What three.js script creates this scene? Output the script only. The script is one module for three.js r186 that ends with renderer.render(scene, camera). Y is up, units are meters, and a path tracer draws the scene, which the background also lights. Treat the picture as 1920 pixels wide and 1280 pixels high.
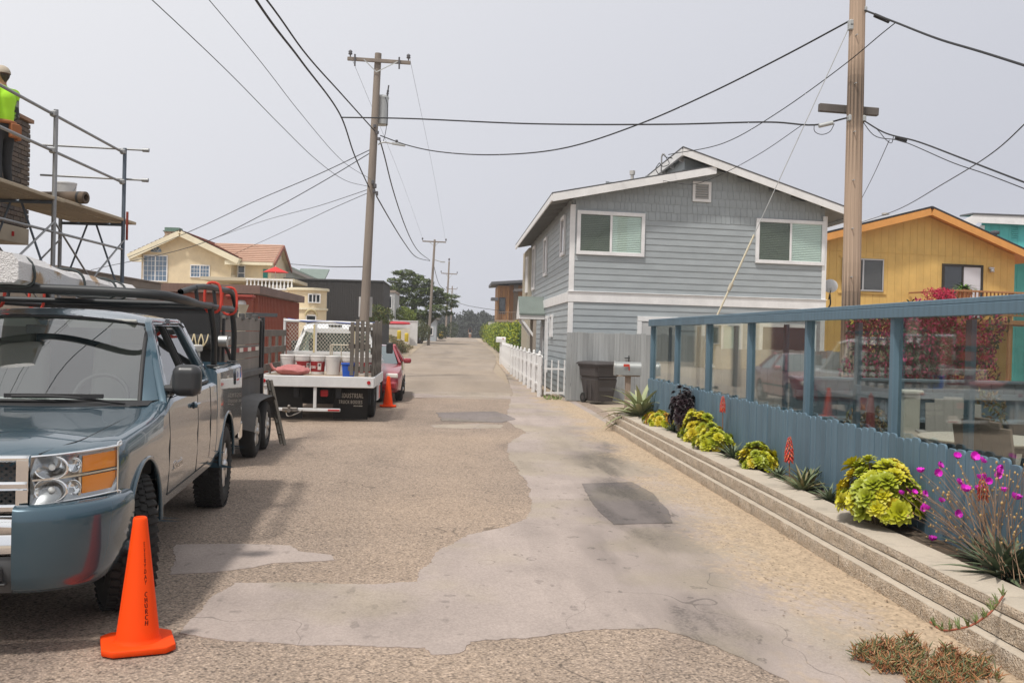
import * as THREE from 'three';
import { mergeGeometries, mergeVertices, toCreasedNormals } from 'three/addons/utils/BufferGeometryUtils.js';
import { MarchingCubes } from 'three/addons/objects/MarchingCubes.js';
import { RoundedBoxGeometry } from 'three/addons/geometries/RoundedBoxGeometry.js';
import { Brush, Evaluator, SUBTRACTION } from 'three-bvh-csg';

// ---------------------------------------------------------------- camera, sky, sun, exposure
const scene = new THREE.Scene();
const FPX = 1900, EYE = 1.75;
const camera = new THREE.PerspectiveCamera(37.2314, 1920 / 1280, 0.05, 3000);
camera.position.set(0, EYE, 0);
camera.rotation.order = 'YXZ';
const CAL = new THREE.Euler(-0.006971, -0.058021, 0.025, 'YXZ');
camera.rotation.copy(CAL);
camera.updateMatrixWorld(true);
const renderer = new THREE.WebGLRenderer({ antialias: true });
renderer.setSize(1024, 682);
renderer.toneMapping = THREE.LinearToneMapping;
renderer.toneMappingExposure = 1.0;
renderer.shadowMap.enabled = true;
renderer.shadowMap.type = THREE.PCFSoftShadowMap;

const SUN = new THREE.Vector3(-0.27, 0.88, 0.38).normalize();
{ // hazy sky: one smooth veil of cloud, whiter towards the sun, a cooler grey away from it
  const W = 512, Hh = 256, d = new Float32Array(W * Hh * 4);
  for (let j = 0; j < Hh; j++) for (let i = 0; i < W; i++) {
    const el = ((j + 0.5) / Hh - 0.5) * Math.PI, az = ((i + 0.5) / W - 0.5) * 2 * Math.PI;
    const x = Math.cos(el) * Math.cos(az), y = Math.sin(el), z = Math.cos(el) * Math.sin(az);
    const c = -0.585 * x + 0.795 * y + 0.16 * z;
    let t = Math.min(1, Math.max(0, (c + 0.30) / 0.85));
    const L = 0.61 + 0.325 * t;
    const k = (j * W + i) * 4;
    d[k] = L * (0.955 + 0.045 * t); d[k + 1] = L * (0.98 + 0.02 * t); d[k + 2] = L * (1.09 - 0.075 * t); d[k + 3] = 1;
    if (y < 0) { d[k] = d[k + 1] = d[k + 2] = 0.45; }
  }
  const sky = new THREE.DataTexture(d, W, Hh, THREE.RGBAFormat, THREE.FloatType);
  sky.mapping = THREE.EquirectangularReflectionMapping; sky.magFilter = THREE.LinearFilter; sky.needsUpdate = true;
  scene.background = sky; scene.environment = sky;
}
const sun = new THREE.DirectionalLight(new THREE.Color(1, 0.955, 0.89), 3.1);
sun.position.copy(SUN).multiplyScalar(120); sun.target.position.set(0, 0, -30);
sun.position.add(sun.target.position); sun.castShadow = true; sun.shadow.radius = 9;
sun.shadow.mapSize.set(4096, 4096);
Object.assign(sun.shadow.camera, { left: -60, right: 60, top: 70, bottom: -70, near: 1, far: 300 });
scene.add(sun, sun.target);
scene.fog = new THREE.FogExp2(new THREE.Color(0.78, 0.79, 0.82), 0.0006);

// ---------------------------------------------------------------- helpers
const V = (x, y, z) => new THREE.Vector3(x, y, z);
let seed = 7;
const rnd = () => { seed |= 0; seed = seed + 0x6D2B79F5 | 0; let t = Math.imul(seed ^ seed >>> 15, 1 | seed); t = t + Math.imul(t ^ t >>> 7, 61 | t) ^ t; return ((t ^ t >>> 14) >>> 0) / 4294967296; };
const rr = (a, b) => a + (b - a) * rnd();
const pick = a => a[Math.floor(rnd() * a.length)];
const lerp = (a, b, t) => a + (b - a) * t, clamp = (x, a = 0, b = 1) => Math.min(b, Math.max(a, x));
const sstep = (a, b, x) => { const t = clamp((x - a) / (b - a)); return t * t * (3 - 2 * t); };
// a photo pixel gives a direction; its distance comes from the plane it touches
const rayOf = (px, py) => V((px - 960) / FPX, -(py - 640) / FPX, -1).applyEuler(CAL);
const onGround = (px, py, h = 0) => { const d = rayOf(px, py), t = (h - EYE) / d.y; return V(d.x * t, h, d.z * t); };
const onX = (px, py, X) => { const d = rayOf(px, py), t = X / d.x; return V(X, EYE + d.y * t, d.z * t); };
const onZ = (px, py, Z) => { const d = rayOf(px, py), t = Z / d.z; return V(d.x * t, EYE + d.y * t, Z); };

function hash2(x, y, s) { let h = Math.imul(x, 374761393) + Math.imul(y, 668265263) + Math.imul(s, 1442695041) | 0; h = Math.imul(h ^ h >>> 13, 1274126177); return ((h ^ h >>> 16) >>> 0) / 4294967296; }
function vnoise(x, y, s = 0, per = 0) {
  let xi = Math.floor(x), yi = Math.floor(y); const fx = x - xi, fy = y - yi;
  const u = fx * fx * (3 - 2 * fx), v = fy * fy * (3 - 2 * fy);
  let x1 = xi + 1, y1 = yi + 1;
  if (per) { xi = ((xi % per) + per) % per; yi = ((yi % per) + per) % per; x1 = ((x1 % per) + per) % per; y1 = ((y1 % per) + per) % per; }
  const a = hash2(xi, yi, s), b = hash2(x1, yi, s), c = hash2(xi, y1, s), d = hash2(x1, y1, s);
  return a + (b - a) * u + (c - a) * v + (a - b - c + d) * u * v;
}
function fbm(x, y, s = 0, o = 4, per = 0) { let a = 0.5, t = 0, n = 0; for (let i = 0; i < o; i++) { t += a * vnoise(x, y, s + i * 17, per); n += a; a *= 0.5; x *= 2; y *= 2; per *= 2; } return t / n; }

function tex(w, h, fn, { srgb = false, rep = null, off = null } = {}) {
  const d = new Uint8Array(w * h * 4), o = [0, 0, 0];
  for (let j = 0; j < h; j++) for (let i = 0; i < w; i++) {
    const r = fn(i / w, j / h, o, i, j), k = (j * w + i) * 4;
    if (typeof r === 'number') { d[k] = d[k + 1] = d[k + 2] = clamp(r) * 255; }
    else { d[k] = clamp(o[0]) * 255; d[k + 1] = clamp(o[1]) * 255; d[k + 2] = clamp(o[2]) * 255; }
    d[k + 3] = 255;
  }
  const t = new THREE.DataTexture(d, w, h, THREE.RGBAFormat);
  t.wrapS = t.wrapT = THREE.RepeatWrapping; t.magFilter = THREE.LinearFilter; t.minFilter = THREE.LinearMipmapLinearFilter; t.generateMipmaps = true;
  if (srgb) t.colorSpace = THREE.SRGBColorSpace;
  if (rep) t.repeat.set(rep[0], rep[1]);
  t.needsUpdate = true; return t;
}
const again = (t, rx, ry, ox = 0, oy = 0) => { const c = t.clone(); c.repeat.set(rx, ry); c.offset.set(ox, oy); c.needsUpdate = true; return c; };
const sr = x => x <= 0.0031308 ? x * 12.92 : 1.055 * Math.pow(x, 1 / 2.4) - 0.055;

// shared greyscale surface maps (uv in metres; repeat = 1 / tile size)
const T = {};
T.grunge = tex(512, 512, (u, v) => 0.80 + 0.20 * fbm(u * 6, v * 6, 3, 6, 6) + 0.06 * (fbm(u * 40, v * 40, 9, 2, 40) - 0.5), { rep: [0.6, 0.6] });
T.wood = tex(512, 512, (u, v) => { const g = fbm(u * 30, v * 2, 5, 4, 2) * 0.5 + fbm(u * 90, v * 4, 15, 3, 2) * 0.5; return 0.62 + 0.38 * g - (fbm(u * 12, v * 3, 31, 3, 3) > 0.66 ? 0.06 : 0); }, { rep: [1.6, 0.5] });
T.woodH = tex(512, 512, (u, v) => { const g = fbm(v * 30, u * 2, 5, 4, 2) * 0.5 + fbm(v * 90, u * 4, 15, 3, 2) * 0.5; return 0.66 + 0.34 * g; }, { rep: [0.5, 1.6] });
T.weather = tex(512, 512, (u, v) => { const g = fbm(u * 24, v * 1.0 * 2, 7, 5, 2); const s = fbm(u * 4, v * 4, 77, 5, 4); return 0.45 + 0.4 * g + 0.25 * s; }, { rep: [0.9, 0.35] });
T.rough = tex(512, 512, (u, v) => 0.5 * fbm(u * 24, v * 24, 21, 5, 24) + 0.5 * vnoise(u * 128, v * 128, 33, 128), { rep: [1.2, 1.2] });
T.grit = tex(512, 512, (u, v) => 0.55 * vnoise(u * 128, v * 128, 41, 128) + 0.3 * vnoise(u * 256, v * 256, 42, 256) + 0.15 * fbm(u * 20, v * 20, 43, 3, 20), { rep: [1.1, 1.1] });
T.rust = tex(256, 256, (u, v, o) => { const n = fbm(u * 5, v * 5, 61, 5, 5), k = sstep(0.60, 0.72, n) * 0.8; o[0] = lerp(0.88, 0.66, k); o[1] = lerp(0.87, 0.50, k); o[2] = lerp(0.86, 0.32, k); }, { srgb: true, rep: [0.7, 0.7] });

T.polewood = tex(512, 512, (u, v) => { const f = fbm(u * 26, v * 2, 71, 4, 2), c = fbm(u * 60, v * 2, 73, 3, 2); return clamp(0.30 + 1.05 * (f - 0.18)) * (c < 0.32 ? 0.55 : 1); }, { rep: [0.85, 0.22] });

function M(c, o = {}) {
  const P = o.phys ? THREE.MeshPhysicalMaterial : THREE.MeshStandardMaterial; const { phys, ...q } = o;
  return new P({ color: Array.isArray(c) ? new THREE.Color().setRGB(c[0], c[1], c[2]) : new THREE.Color(c), roughness: 0.75, metalness: 0, side: THREE.DoubleSide, ...q });
}
const painted = (c, r = 0.55, b = 0.0006) => M(c, { roughness: r, map: T.grunge, bumpMap: T.grit, bumpScale: b });
const woody = (c, r = 0.8, h = false) => M(c, { roughness: r, map: h ? T.woodH : T.wood, bumpMap: h ? T.woodH : T.wood, bumpScale: 0.002 });
const glassPane = (c = [0.93, 0.96, 0.95], r = 0.02) => M(c, { phys: true, roughness: r, transmission: 1, thickness: 0, ior: 1.5 });

// geometry
function uvm(g) { // uv in metres from the face's direction
  g = g.index ? g.toNonIndexed() : g; const p = g.attributes.position, n = p.count, uv = new Float32Array(n * 2);
  const a = V(), b = V(), c = V();
  for (let i = 0; i < n; i += 3) {
    a.fromBufferAttribute(p, i); b.fromBufferAttribute(p, i + 1); c.fromBufferAttribute(p, i + 2);
    const nx = Math.abs((b.y - a.y) * (c.z - a.z) - (b.z - a.z) * (c.y - a.y)), ny = Math.abs((b.z - a.z) * (c.x - a.x) - (b.x - a.x) * (c.z - a.z)), nz = Math.abs((b.x - a.x) * (c.y - a.y) - (b.y - a.y) * (c.x - a.x));
    for (let k = 0; k < 3; k++) {
      const q = [a, b, c][k]; let u, v;
      if (nx >= ny && nx >= nz) { u = q.z; v = q.y; } else if (ny >= nz) { u = q.x; v = q.z; } else { u = q.x; v = q.y; }
      uv[(i + k) * 2] = u; uv[(i + k) * 2 + 1] = v;
    }
  }
  g.setAttribute('uv', new THREE.BufferAttribute(uv, 2)); return g;
}
const shiftUV = (g, du, dv) => { const u = g.attributes.uv; for (let i = 0; i < u.count; i++) u.setXY(i, u.getX(i) + du, u.getY(i) + dv); return g; };
function cbox(w, h, d, c = 0.004) { // box with chamfered edges, centred
  const g = new THREE.BufferGeometry(), P = [], x = w / 2, y = h / 2, z = d / 2; c = Math.min(c, x * 0.9, y * 0.9, z * 0.9);
  const quad = (a, b, e, f) => P.push(...a, ...b, ...e, ...a, ...e, ...f), tri = (a, b, e) => P.push(...a, ...b, ...e);
  const X = (s, sy, sz) => [s * x, sy * (y - c), sz * (z - c)], Y = (sx, s, sz) => [sx * (x - c), s * y, sz * (z - c)], Z = (sx, sy, s) => [sx * (x - c), sy * (y - c), s * z];
  const fl = (s, f, ...q) => s > 0 ? f(...q) : f(...q.reverse());
  for (const s of [1, -1]) {
    fl(s, quad, X(s, -1, 1), X(s, -1, -1), X(s, 1, -1), X(s, 1, 1)); fl(s, quad, Y(-1, s, 1), Y(1, s, 1), Y(1, s, -1), Y(-1, s, -1)); fl(s, quad, Z(-1, -1, s), Z(1, -1, s), Z(1, 1, s), Z(-1, 1, s));
    for (const t of [1, -1]) {
      fl(s * t, quad, X(s, t, 1), X(s, t, -1), Y(s, t, -1), Y(s, t, 1)); fl(s * t, quad, Y(-1, s, t), Y(1, s, t), Z(1, s, t).map((q, i) => q), Z(-1, s, t)) ; fl(-s * t, quad, X(s, 1, t), X(s, -1, t), Z(s, -1, t), Z(s, 1, t));
      for (const r of [1, -1]) fl(s * t * r, tri, X(s, t, r), Y(s, t, r), Z(s, t, r));
    }
  }
  g.setAttribute('position', new THREE.Float32BufferAttribute(P, 3)); g.computeVertexNormals(); return uvm(g);
}
const at = (g, x, y, z, ry = 0, rx = 0, rz = 0) => { if (rx) g.rotateX(rx); if (rz) g.rotateZ(rz); if (ry) g.rotateY(ry); return g.translate(x, y, z); };
const box = (w, h, d, x = 0, y = 0, z = 0, c = 0.004) => at(cbox(w, h, d, c), x, y, z);
// box from corner to corner
const boxc = (x0, x1, y0, y1, z0, z1, c = 0.004) => box(Math.abs(x1 - x0), Math.abs(y1 - y0), Math.abs(z1 - z0), (x0 + x1) / 2, (y0 + y1) / 2, (z0 + z1) / 2, c);
const clean = g => { g = g.index ? g.toNonIndexed() : g; for (const k of Object.keys(g.attributes)) if (!['position', 'normal', 'uv'].includes(k)) g.deleteAttribute(k); if (!g.attributes.normal) g.computeVertexNormals(); if (!g.attributes.uv) uvm(g); g.morphAttributes = {}; return g; };
const merge = a => mergeGeometries(a.map(clean), false);
function bar(a, b, r, r2 = r, n = 8) { // round bar from a to b
  const d = b.clone().sub(a), L = d.length(), g = new THREE.CylinderGeometry(r2, r, L, n, 1);
  g.translate(0, L / 2, 0); g.applyQuaternion(new THREE.Quaternion().setFromUnitVectors(V(0, 1, 0), d.normalize())); return uvlen(g.translate(a.x, a.y, a.z), r, L);
}
function uvlen(g, r, L) { const u = g.attributes.uv; for (let i = 0; i < u.count; i++) u.setXY(i, u.getX(i) * 6.28 * r, u.getY(i) * L); return g; }
function beam(a, b, w, h, up = V(0, 1, 0)) { // square bar from a to b
  const d = b.clone().sub(a), L = d.length(), g = cbox(w, h, L, Math.min(w, h) * 0.1); const z = d.normalize(), x = up.clone().cross(z).normalize(), y = z.clone().cross(x);
  g.applyMatrix4(new THREE.Matrix4().makeBasis(x, y, z)); return g.translate((a.x + b.x) / 2, (a.y + b.y) / 2, (a.z + b.z) / 2);
}
const tube = (pts, r, seg = 24, n = 6, closed = false) => new THREE.TubeGeometry(new THREE.CatmullRomCurve3(pts, closed, 'centripetal'), seg, r, n, closed);
const lathe = (pts, n = 24) => new THREE.LatheGeometry(pts.map(p => new THREE.Vector2(p[0], p[1])), n);
function extr(pts, depth, o = {}) { const s = pts instanceof THREE.Shape ? pts : new THREE.Shape(pts.map(p => new THREE.Vector2(p[0], p[1]))); return new THREE.ExtrudeGeometry(s, { depth, bevelEnabled: !!o.b, bevelThickness: o.b || 0, bevelSize: o.b || 0, bevelSegments: o.bs || 2, curveSegments: o.cs || 10 }); }
function gridGeo(nu, nv, f) { // f(u, v) -> [x, y, z]
  const P = [], U = [], I = [];
  for (let j = 0; j <= nv; j++) for (let i = 0; i <= nu; i++) { const q = f(i / nu, j / nv); P.push(q[0], q[1], q[2]); U.push(i / nu, j / nv); }
  for (let j = 0; j < nv; j++) for (let i = 0; i < nu; i++) { const a = j * (nu + 1) + i, b = a + 1, c = a + nu + 1, d = c + 1; I.push(a, b, d, a, d, c); }
  const g = new THREE.BufferGeometry(); g.setAttribute('position', new THREE.Float32BufferAttribute(P, 3)); g.setAttribute('uv', new THREE.Float32BufferAttribute(U, 2)); g.setIndex(I); g.computeVertexNormals(); return g;
}
function loft(secs, capped = true) { // rings of [x,y,z], all of one length
  const n = secs[0].length, P = [], I = []; for (const s of secs) for (const q of s) P.push(...q);
  for (let j = 0; j < secs.length - 1; j++) for (let i = 0; i < n; i++) { const a = j * n + i, b = j * n + (i + 1) % n; I.push(a, b, b + n, a, b + n, a + n); }
  if (capped) for (const [j, f] of [[0, -1], [secs.length - 1, 1]]) { const c = [0, 0, 0]; for (const q of secs[j]) for (let k = 0; k < 3; k++) c[k] += q[k] / n; const ci = P.length / 3; P.push(...c); for (let i = 0; i < n; i++) { const a = j * n + i, b = j * n + (i + 1) % n; f > 0 ? I.push(ci, a, b) : I.push(ci, b, a); } }
  const g = new THREE.BufferGeometry(); g.setAttribute('position', new THREE.Float32BufferAttribute(P, 3)); g.setIndex(I); return g;
}
const smooth = (g, deg = 35) => { const q = g.index ? g : mergeVertices(g); const r = toCreasedNormals(q, deg * Math.PI / 180); if (!r.attributes.uv) uvm(r); return r; };

// scene graph
const taken = {};
const numbered = n => { const k = taken[n] = (taken[n] ?? -1) + 1; return k ? `${n}_${String(k).padStart(3, '0')}` : n; };
function shadowy(o) { o.castShadow = true; o.receiveShadow = true; return o; }
function thing(name, label, category, x = 0, y = 0, z = 0, ry = 0, group) {
  const o = new THREE.Group(); o.name = numbered(name); o.position.set(x, y, z); o.rotation.y = ry; o.userData = { label, category }; if (group) o.userData.group = group; scene.add(o); return o;
}
function part(name, geo, m, parent, label) { const o = shadowy(new THREE.Mesh(Array.isArray(geo) ? merge(geo) : geo, m)); o.name = name; if (label) o.userData.label = label; parent.add(o); return o; }
function solo(name, geo, m, label, category, group) { const o = shadowy(new THREE.Mesh(Array.isArray(geo) ? merge(geo) : geo, m)); o.name = numbered(name); o.userData = { label, category }; if (group) o.userData.group = group; scene.add(o); return o; }
function struct(name, geo, m, label) { const o = shadowy(new THREE.Mesh(Array.isArray(geo) ? merge(geo) : geo, m)); o.name = numbered(name); o.userData = { kind: 'structure', label: label || name.replace(/_/g, ' ') }; scene.add(o); return o; }
function stuff(name, geo, m, parent, label, category) { const o = shadowy(new THREE.Mesh(Array.isArray(geo) ? merge(geo) : geo, m)); o.userData = { kind: 'stuff' }; if (label) o.userData.label = label; if (category) o.userData.category = category; o.name = parent === scene ? numbered(name) : name; parent.add(o); return o; }
function copyOf(root, label, x, y, z, ry = 0, group) { const c = root.clone(); c.name = numbered(root.name.replace(/_\d{3}$/, '')); c.userData = { ...root.userData }; if (label) c.userData.label = label; if (group) c.userData.group = group; c.position.set(x, y, z); c.rotation.y = ry; scene.add(c); return c; }
// ---------------------------------------------------------------- ground, road, patches
const rise = z => z > -55 ? 0 : z > -165 ? 0.95 * sstep(-55, -165, z) : 0.95 - 6 * sstep(-175, -400, z);
{
  const zs = [40, 20, 8, 0]; for (let z = -4; z > -60; z -= 4) zs.push(z); for (let z = -60; z > -420; z -= 8) zs.push(z); zs.push(-520, -700, -1000);
  const sandMap = tex(512, 512, (u, v, o) => { const n = fbm(u * 8, v * 8, 101, 6, 8), g = vnoise(u * 180, v * 180, 104, 180); const k = 0.75 + 0.3 * n + 0.12 * (g - 0.5); o[0] = sr(0.41 * k); o[1] = sr(0.33 * k); o[2] = sr(0.245 * k); }, { srgb: true, rep: [0.3, 0.3] });
  const g = gridGeo(20, zs.length - 1, (u, v) => { const z = zs[Math.round(v * (zs.length - 1))]; return [(u - 0.5) * 900, rise(z) - 0.02, z]; });
  struct('ground', uvm(g), M([1, 1, 1], { roughness: 0.95, map: sandMap, bumpMap: T.grit, bumpScale: 0.006 }), 'sandy ground beside the road');
}
// two sheets of road texture: a fine one for the foreground, a coarser one beyond; both follow the same ground
const SPLIT = -13, ROADS = { near: { x0: -5, x1: 3.6, z0: -4, z1: SPLIT, n: [2048, 2048] }, mid: { x0: -9, x1: 3.6, z0: SPLIT, z1: -27, n: [1024, 1024] } };
const roadUV = (g, R) => { const p = g.attributes.position, u = new Float32Array(p.count * 2); for (let i = 0; i < p.count; i++) { u[i * 2] = (p.getX(i) - R.x0) / (R.x1 - R.x0); u[i * 2 + 1] = (R.z0 - p.getZ(i)) / (R.z0 - R.z1); } g.setAttribute('uv', new THREE.BufferAttribute(u, 2)); return g; };
const WALLX = 3.02;
// sand washed against the wall's foot, a loose drift with a ragged edge
const drift = (x, z) => { const d = WALLX - x, w = 0.34 + 0.5 * fbm(z * 0.5, 3.3, 201, 3) + 0.25 * sstep(-9, -4, z); const e = (fbm(x * 2.2, z * 1.3, 203, 5) - 0.5) * 0.9 + (vnoise(x * 30, z * 18, 207) - 0.5) * 0.35; return d < -0.1 ? 0 : clamp(1.15 * sstep(w + 0.35, w - 0.45, d + e)); };
const chipTex = R => tex(R.n[0], R.n[1], (u, v, o, i, j) => {
  const x = R.x0 + u * (R.x1 - R.x0), z = R.z0 - v * (R.z0 - R.z1);
  const big = fbm(x * 0.45, z * 0.3, 111, 4), mid = fbm(x * 2.1, z * 1.6, 113, 3);
  const st = vnoise(x * 78, z * 74, 115), st2 = vnoise(x * 130, z * 120, 116), h = hash2(i, j, 9);
  let k = 0.70 + 0.36 * big + 0.18 * (mid - 0.5) + 0.60 * (st - 0.5) + 0.55 * (st2 - 0.5) + 0.26 * (h - 0.5);
  if (st2 > 0.80) k += 0.28; if (st < 0.2) k -= 0.14;
  const warm = 0.5 + 0.6 * (big - 0.5) + 0.25 * (vnoise(x * 60, z * 50, 131) - 0.5);
  let r = 0.330 * k, g = lerp(0.262, 0.243, warm) * k, b = lerp(0.215, 0.172, warm) * k;
  // old tyre-worn strips show more bitumen
  const oil = sstep(0.60, 0.76, fbm(x * 0.9 + 4, z * 0.35, 117, 4)) * 0.22; r *= 1 - oil; g *= 1 - oil; b *= 1 - oil * 0.9;
  // cracks
  const c1 = Math.abs(fbm(x * 0.8, z * 0.8, 119, 4) - 0.5); if (c1 < 0.0022) { r *= 0.6; g *= 0.6; b *= 0.6; }
  const s = drift(x, z) * 0.9, n = 0.8 + 0.4 * vnoise(x * 70, z * 50, 121); r = lerp(r, 0.40 * n, s); g = lerp(g, 0.31 * n, s); b = lerp(b, 0.212 * n, s);
  o[0] = sr(r); o[1] = sr(g); o[2] = sr(b);
}, { srgb: true });
const smoothTex = R => tex(R.n[0], R.n[1], (u, v, o, i, j) => {
  const x = R.x0 + u * (R.x1 - R.x0), z = R.z0 - v * (R.z0 - R.z1);
  const big = fbm(x * 0.5, z * 0.35, 141, 4), mid = fbm(x * 3, z * 2, 143, 4), st = vnoise(x * 90, z * 60, 145), h = hash2(i, j, 19);
  let k = 0.76 + 0.32 * big + 0.26 * (mid - 0.5) + 0.20 * (st - 0.5) + 0.14 * (h - 0.5);
  const tn = sstep(0.42, 0.68, fbm(x * 1.1 + 3, z * 0.9, 149, 5)); let r = lerp(0.385, 0.37, tn) * k, g = lerp(0.318, 0.308, tn) * k, b = lerp(0.282, 0.245, tn) * k;
  // darker wheel-worn bitumen showing in long streaks towards the wall, drips and pits
  const wx = x - lerp(1.45, 2.3, clamp((-z - 5) / 11)) - 0.5 * (fbm(z * 0.5, 1, 151, 3) - 0.5); const tr = Math.exp(-wx * wx / 0.16) * (0.25 + 0.75 * sstep(0.36, 0.66, fbm(x * 3.4, z * 0.7, 153, 5))) * sstep(-21, -15, z) * sstep(-3.5, -6, z) * 0.55 * (0.55 + 0.9 * st) + 0.07 * sstep(0.5, 0.72, fbm(x * 4, z * 0.6, 158, 4));
  const pit = 0.42 * sstep(0.74, 0.80, fbm(x * 11, z * 7, 155, 3)) * st + 0.05 * sstep(0.55, 0.75, fbm(x * 1.6, z * 1.1, 156, 4)); const d = 1 - clamp(tr + pit, 0, 0.6); r *= d; g *= d; b *= d;
  const c1 = Math.abs(fbm(x * 0.9 + 9, z * 0.7, 157, 4) - 0.5); if (c1 < 0.0016) { r *= 0.62; g *= 0.62; b *= 0.62; }
  const s = drift(x, z), n = 0.70 + 0.42 * vnoise(x * 70, z * 50, 121) + 0.22 * (vnoise(x * 26, z * 18, 122) - 0.3) + 0.16 * (h - 0.5); r = lerp(r, 0.43 * n, s); g = lerp(g, 0.325 * n, s); b = lerp(b, 0.222 * n, s);
  if (s > 0.5 && hash2(Math.floor(x * 90), Math.floor(z * 55), 77) > 0.985) { r *= 0.35; g *= 0.33; b *= 0.3; }
  o[0] = sr(r); o[1] = sr(g); o[2] = sr(b);
}, { srgb: true });
const bumpChip = tex(512, 512, (u, v) => 0.6 * vnoise(u * 110, v * 110, 161, 110) + 0.4 * vnoise(u * 200, v * 200, 162, 200));
for (const R of Object.values(ROADS)) {
  const w = R.x1 - R.x0, d = R.z0 - R.z1, ct = chipTex(R), st = smoothTex(R); for (const t of [ct, st]) t.wrapS = t.wrapT = THREE.MirroredRepeatWrapping;
  R.chip = M([1, 1, 1], { roughness: 0.93, map: ct, bumpMap: again(bumpChip, w / 1.3, d / 1.3), bumpScale: 0.007 });
  R.smooth = M([1, 1, 1], { roughness: 0.9, map: st, bumpMap: again(T.grit, w / 1.05, d / 1.05), bumpScale: 0.0022 });
  R.dark = M([0.57, 0.585, 0.615], { roughness: 0.92, map: st, bumpMap: again(T.grit, w / 1.05, d / 1.05), bumpScale: 0.003 });
}
struct('road', roadUV(gridGeo(1, 1, (u, v) => [lerp(-9, 3.6, u), 0.004, lerp(3, SPLIT, v)]), ROADS.near), ROADS.near.chip, 'worn chip sealed street surface in the foreground');
struct('road', roadUV(gridGeo(1, 1, (u, v) => [lerp(-9, 3.6, u), 0.004, lerp(SPLIT, -27, v)]), ROADS.mid), ROADS.mid.chip, 'worn chip sealed street surface beside the parked trucks');
{ // the street further on
  const farMap = tex(512, 1024, (u, v, o) => { const x = u * 7, z = v * 60; const k = 0.80 + 0.34 * fbm(x * 1.5, z * 0.2, 171, 5) + 0.10 * (vnoise(x * 20, z * 8, 172) - 0.5) - 0.09 * sstep(0.52, 0.6, fbm(x * 0.5, z * 0.12, 177, 3)) + 0.07 * sstep(0.56, 0.6, fbm(x * 0.25 + 5, z * 0.55, 178, 3)); const w = fbm(x * 0.5, z * 0.2, 173, 3); o[0] = sr(0.31 * k); o[1] = sr(lerp(0.258, 0.245, w) * k); o[2] = sr(lerp(0.212, 0.185, w) * k); }, { srgb: true, rep: [1, 1] });
  const zs = []; for (let z = -27; z >= -230; z -= z > -45 ? 0.75 : 3.5) zs.push(z);
  const L = z => -3.15 + 0.25 * (fbm(z * 0.09, 2, 175, 3) - 0.5) - 5.9 * sstep(-36, -27, z), R = z => lerp(1.95, 3.4, sstep(-42, -85, z)) + 0.5 * (fbm(z * 0.16, 9, 176, 3) - 0.5) * sstep(-27, -31, z) + 1.65 * sstep(-37, -27, z);
  const g = gridGeo(6, zs.length - 1, (u, v) => { const z = zs[Math.round(v * (zs.length - 1))]; return [lerp(L(z), R(z), u), rise(z) + 0.004, z]; });
  const p = g.attributes.position, uv = g.attributes.uv; for (let i = 0; i < p.count; i++) uv.setXY(i, (p.getX(i) + 3.5) / 7, -p.getZ(i) / 60);
  struct('far_road', g, M([1, 1, 1], { roughness: 0.94, map: farMap, bumpMap: again(T.grit, 7, 60), bumpScale: 0.004 }), 'worn street running on to the horizon');
}
function jag(pts, amp, step, s) { // ragged closed outline on the ground
  const out = []; for (let i = 0; i < pts.length; i++) { const a = pts[i], b = pts[(i + 1) % pts.length], L = Math.hypot(b[0] - a[0], b[1] - a[1]), n = Math.max(1, Math.round(L / step)); for (let k = 0; k < n; k++) { const t = k / n, x = lerp(a[0], b[0], t), z = lerp(a[1], b[1], t), m = Math.min(1, 4 * t, 4 * (1 - t) + 0.2); const f = 0.5 * Math.min(amp, 0.04); out.push([x + amp * (fbm(x * 3, z * 3, s, 4) - 0.5) * 2 + f * (hash2(i * 97 + k, 1, s) - 0.5), z + amp * (fbm(x * 3 + 9, z * 3, s + 5, 4) - 0.5) * 2 + f * (hash2(i * 97 + k, 2, s) - 0.5)]); } } return out;
}
const clipZ = (pts, z, far) => { const out = [], ins = p => far ? p[1] <= z : p[1] >= z; pts.forEach((a, i) => { const b = pts[(i + 1) % pts.length]; if (ins(a)) out.push(a); if (ins(a) !== ins(b)) { const t = (z - a[1]) / (b[1] - a[1]); out.push([lerp(a[0], b[0], t), z]); } }); return out; };
function patch(name, px, kind, y, label, amp = 0.05, step = 0.035) {
  const pts = jag(px.map(q => { if (q.length === 3) return [q[0], q[1]]; const w = onGround(q[0], q[1]); return [w.x, w.z]; }), amp, step, 300 + px.length);
  for (const k of ['near', 'mid']) { const c = clipZ(pts, SPLIT, k === 'mid'); if (c.length < 3) continue; const g = extr(c.map(q => [q[0], -q[1]]), y - 0.001); g.rotateX(-Math.PI / 2); g.translate(0, 0.001, 0); struct(name, roadUV(toCreasedNormals(g, 0.5), ROADS[k]), ROADS[k][kind], label + (k === 'mid' && px.length > 25 ? ' beyond' : '')); }
}
patch('asphalt_patch', [[925, 672], [948, 700], [962, 738], [952, 768], [950, 790], [985, 812], [950, 833], [955, 860], [972, 882], [995, 918], [996, 945], [986, 972], [940, 992], [880, 1005], [830, 1030], [792, 1068], [784, 1092], [700, 1098], [560, 1094], [440, 1094], [390, 1128], [332, 1188], [420, 1204], [560, 1212], [700, 1214], [800, 1216], [812, 1229], [868, 1226], [882, 1206], [1010, 1196], [1100, 1183], [1230, 1182], [1330, 1212], [1420, 1246], [1490, 1290], [3.3, -4.6, 1], [3.3, -26.9, 1], [3.0, -26.9, 1]], 'smooth', 0.0085, 'smooth pinkish asphalt overlay with a ragged edge');
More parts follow.
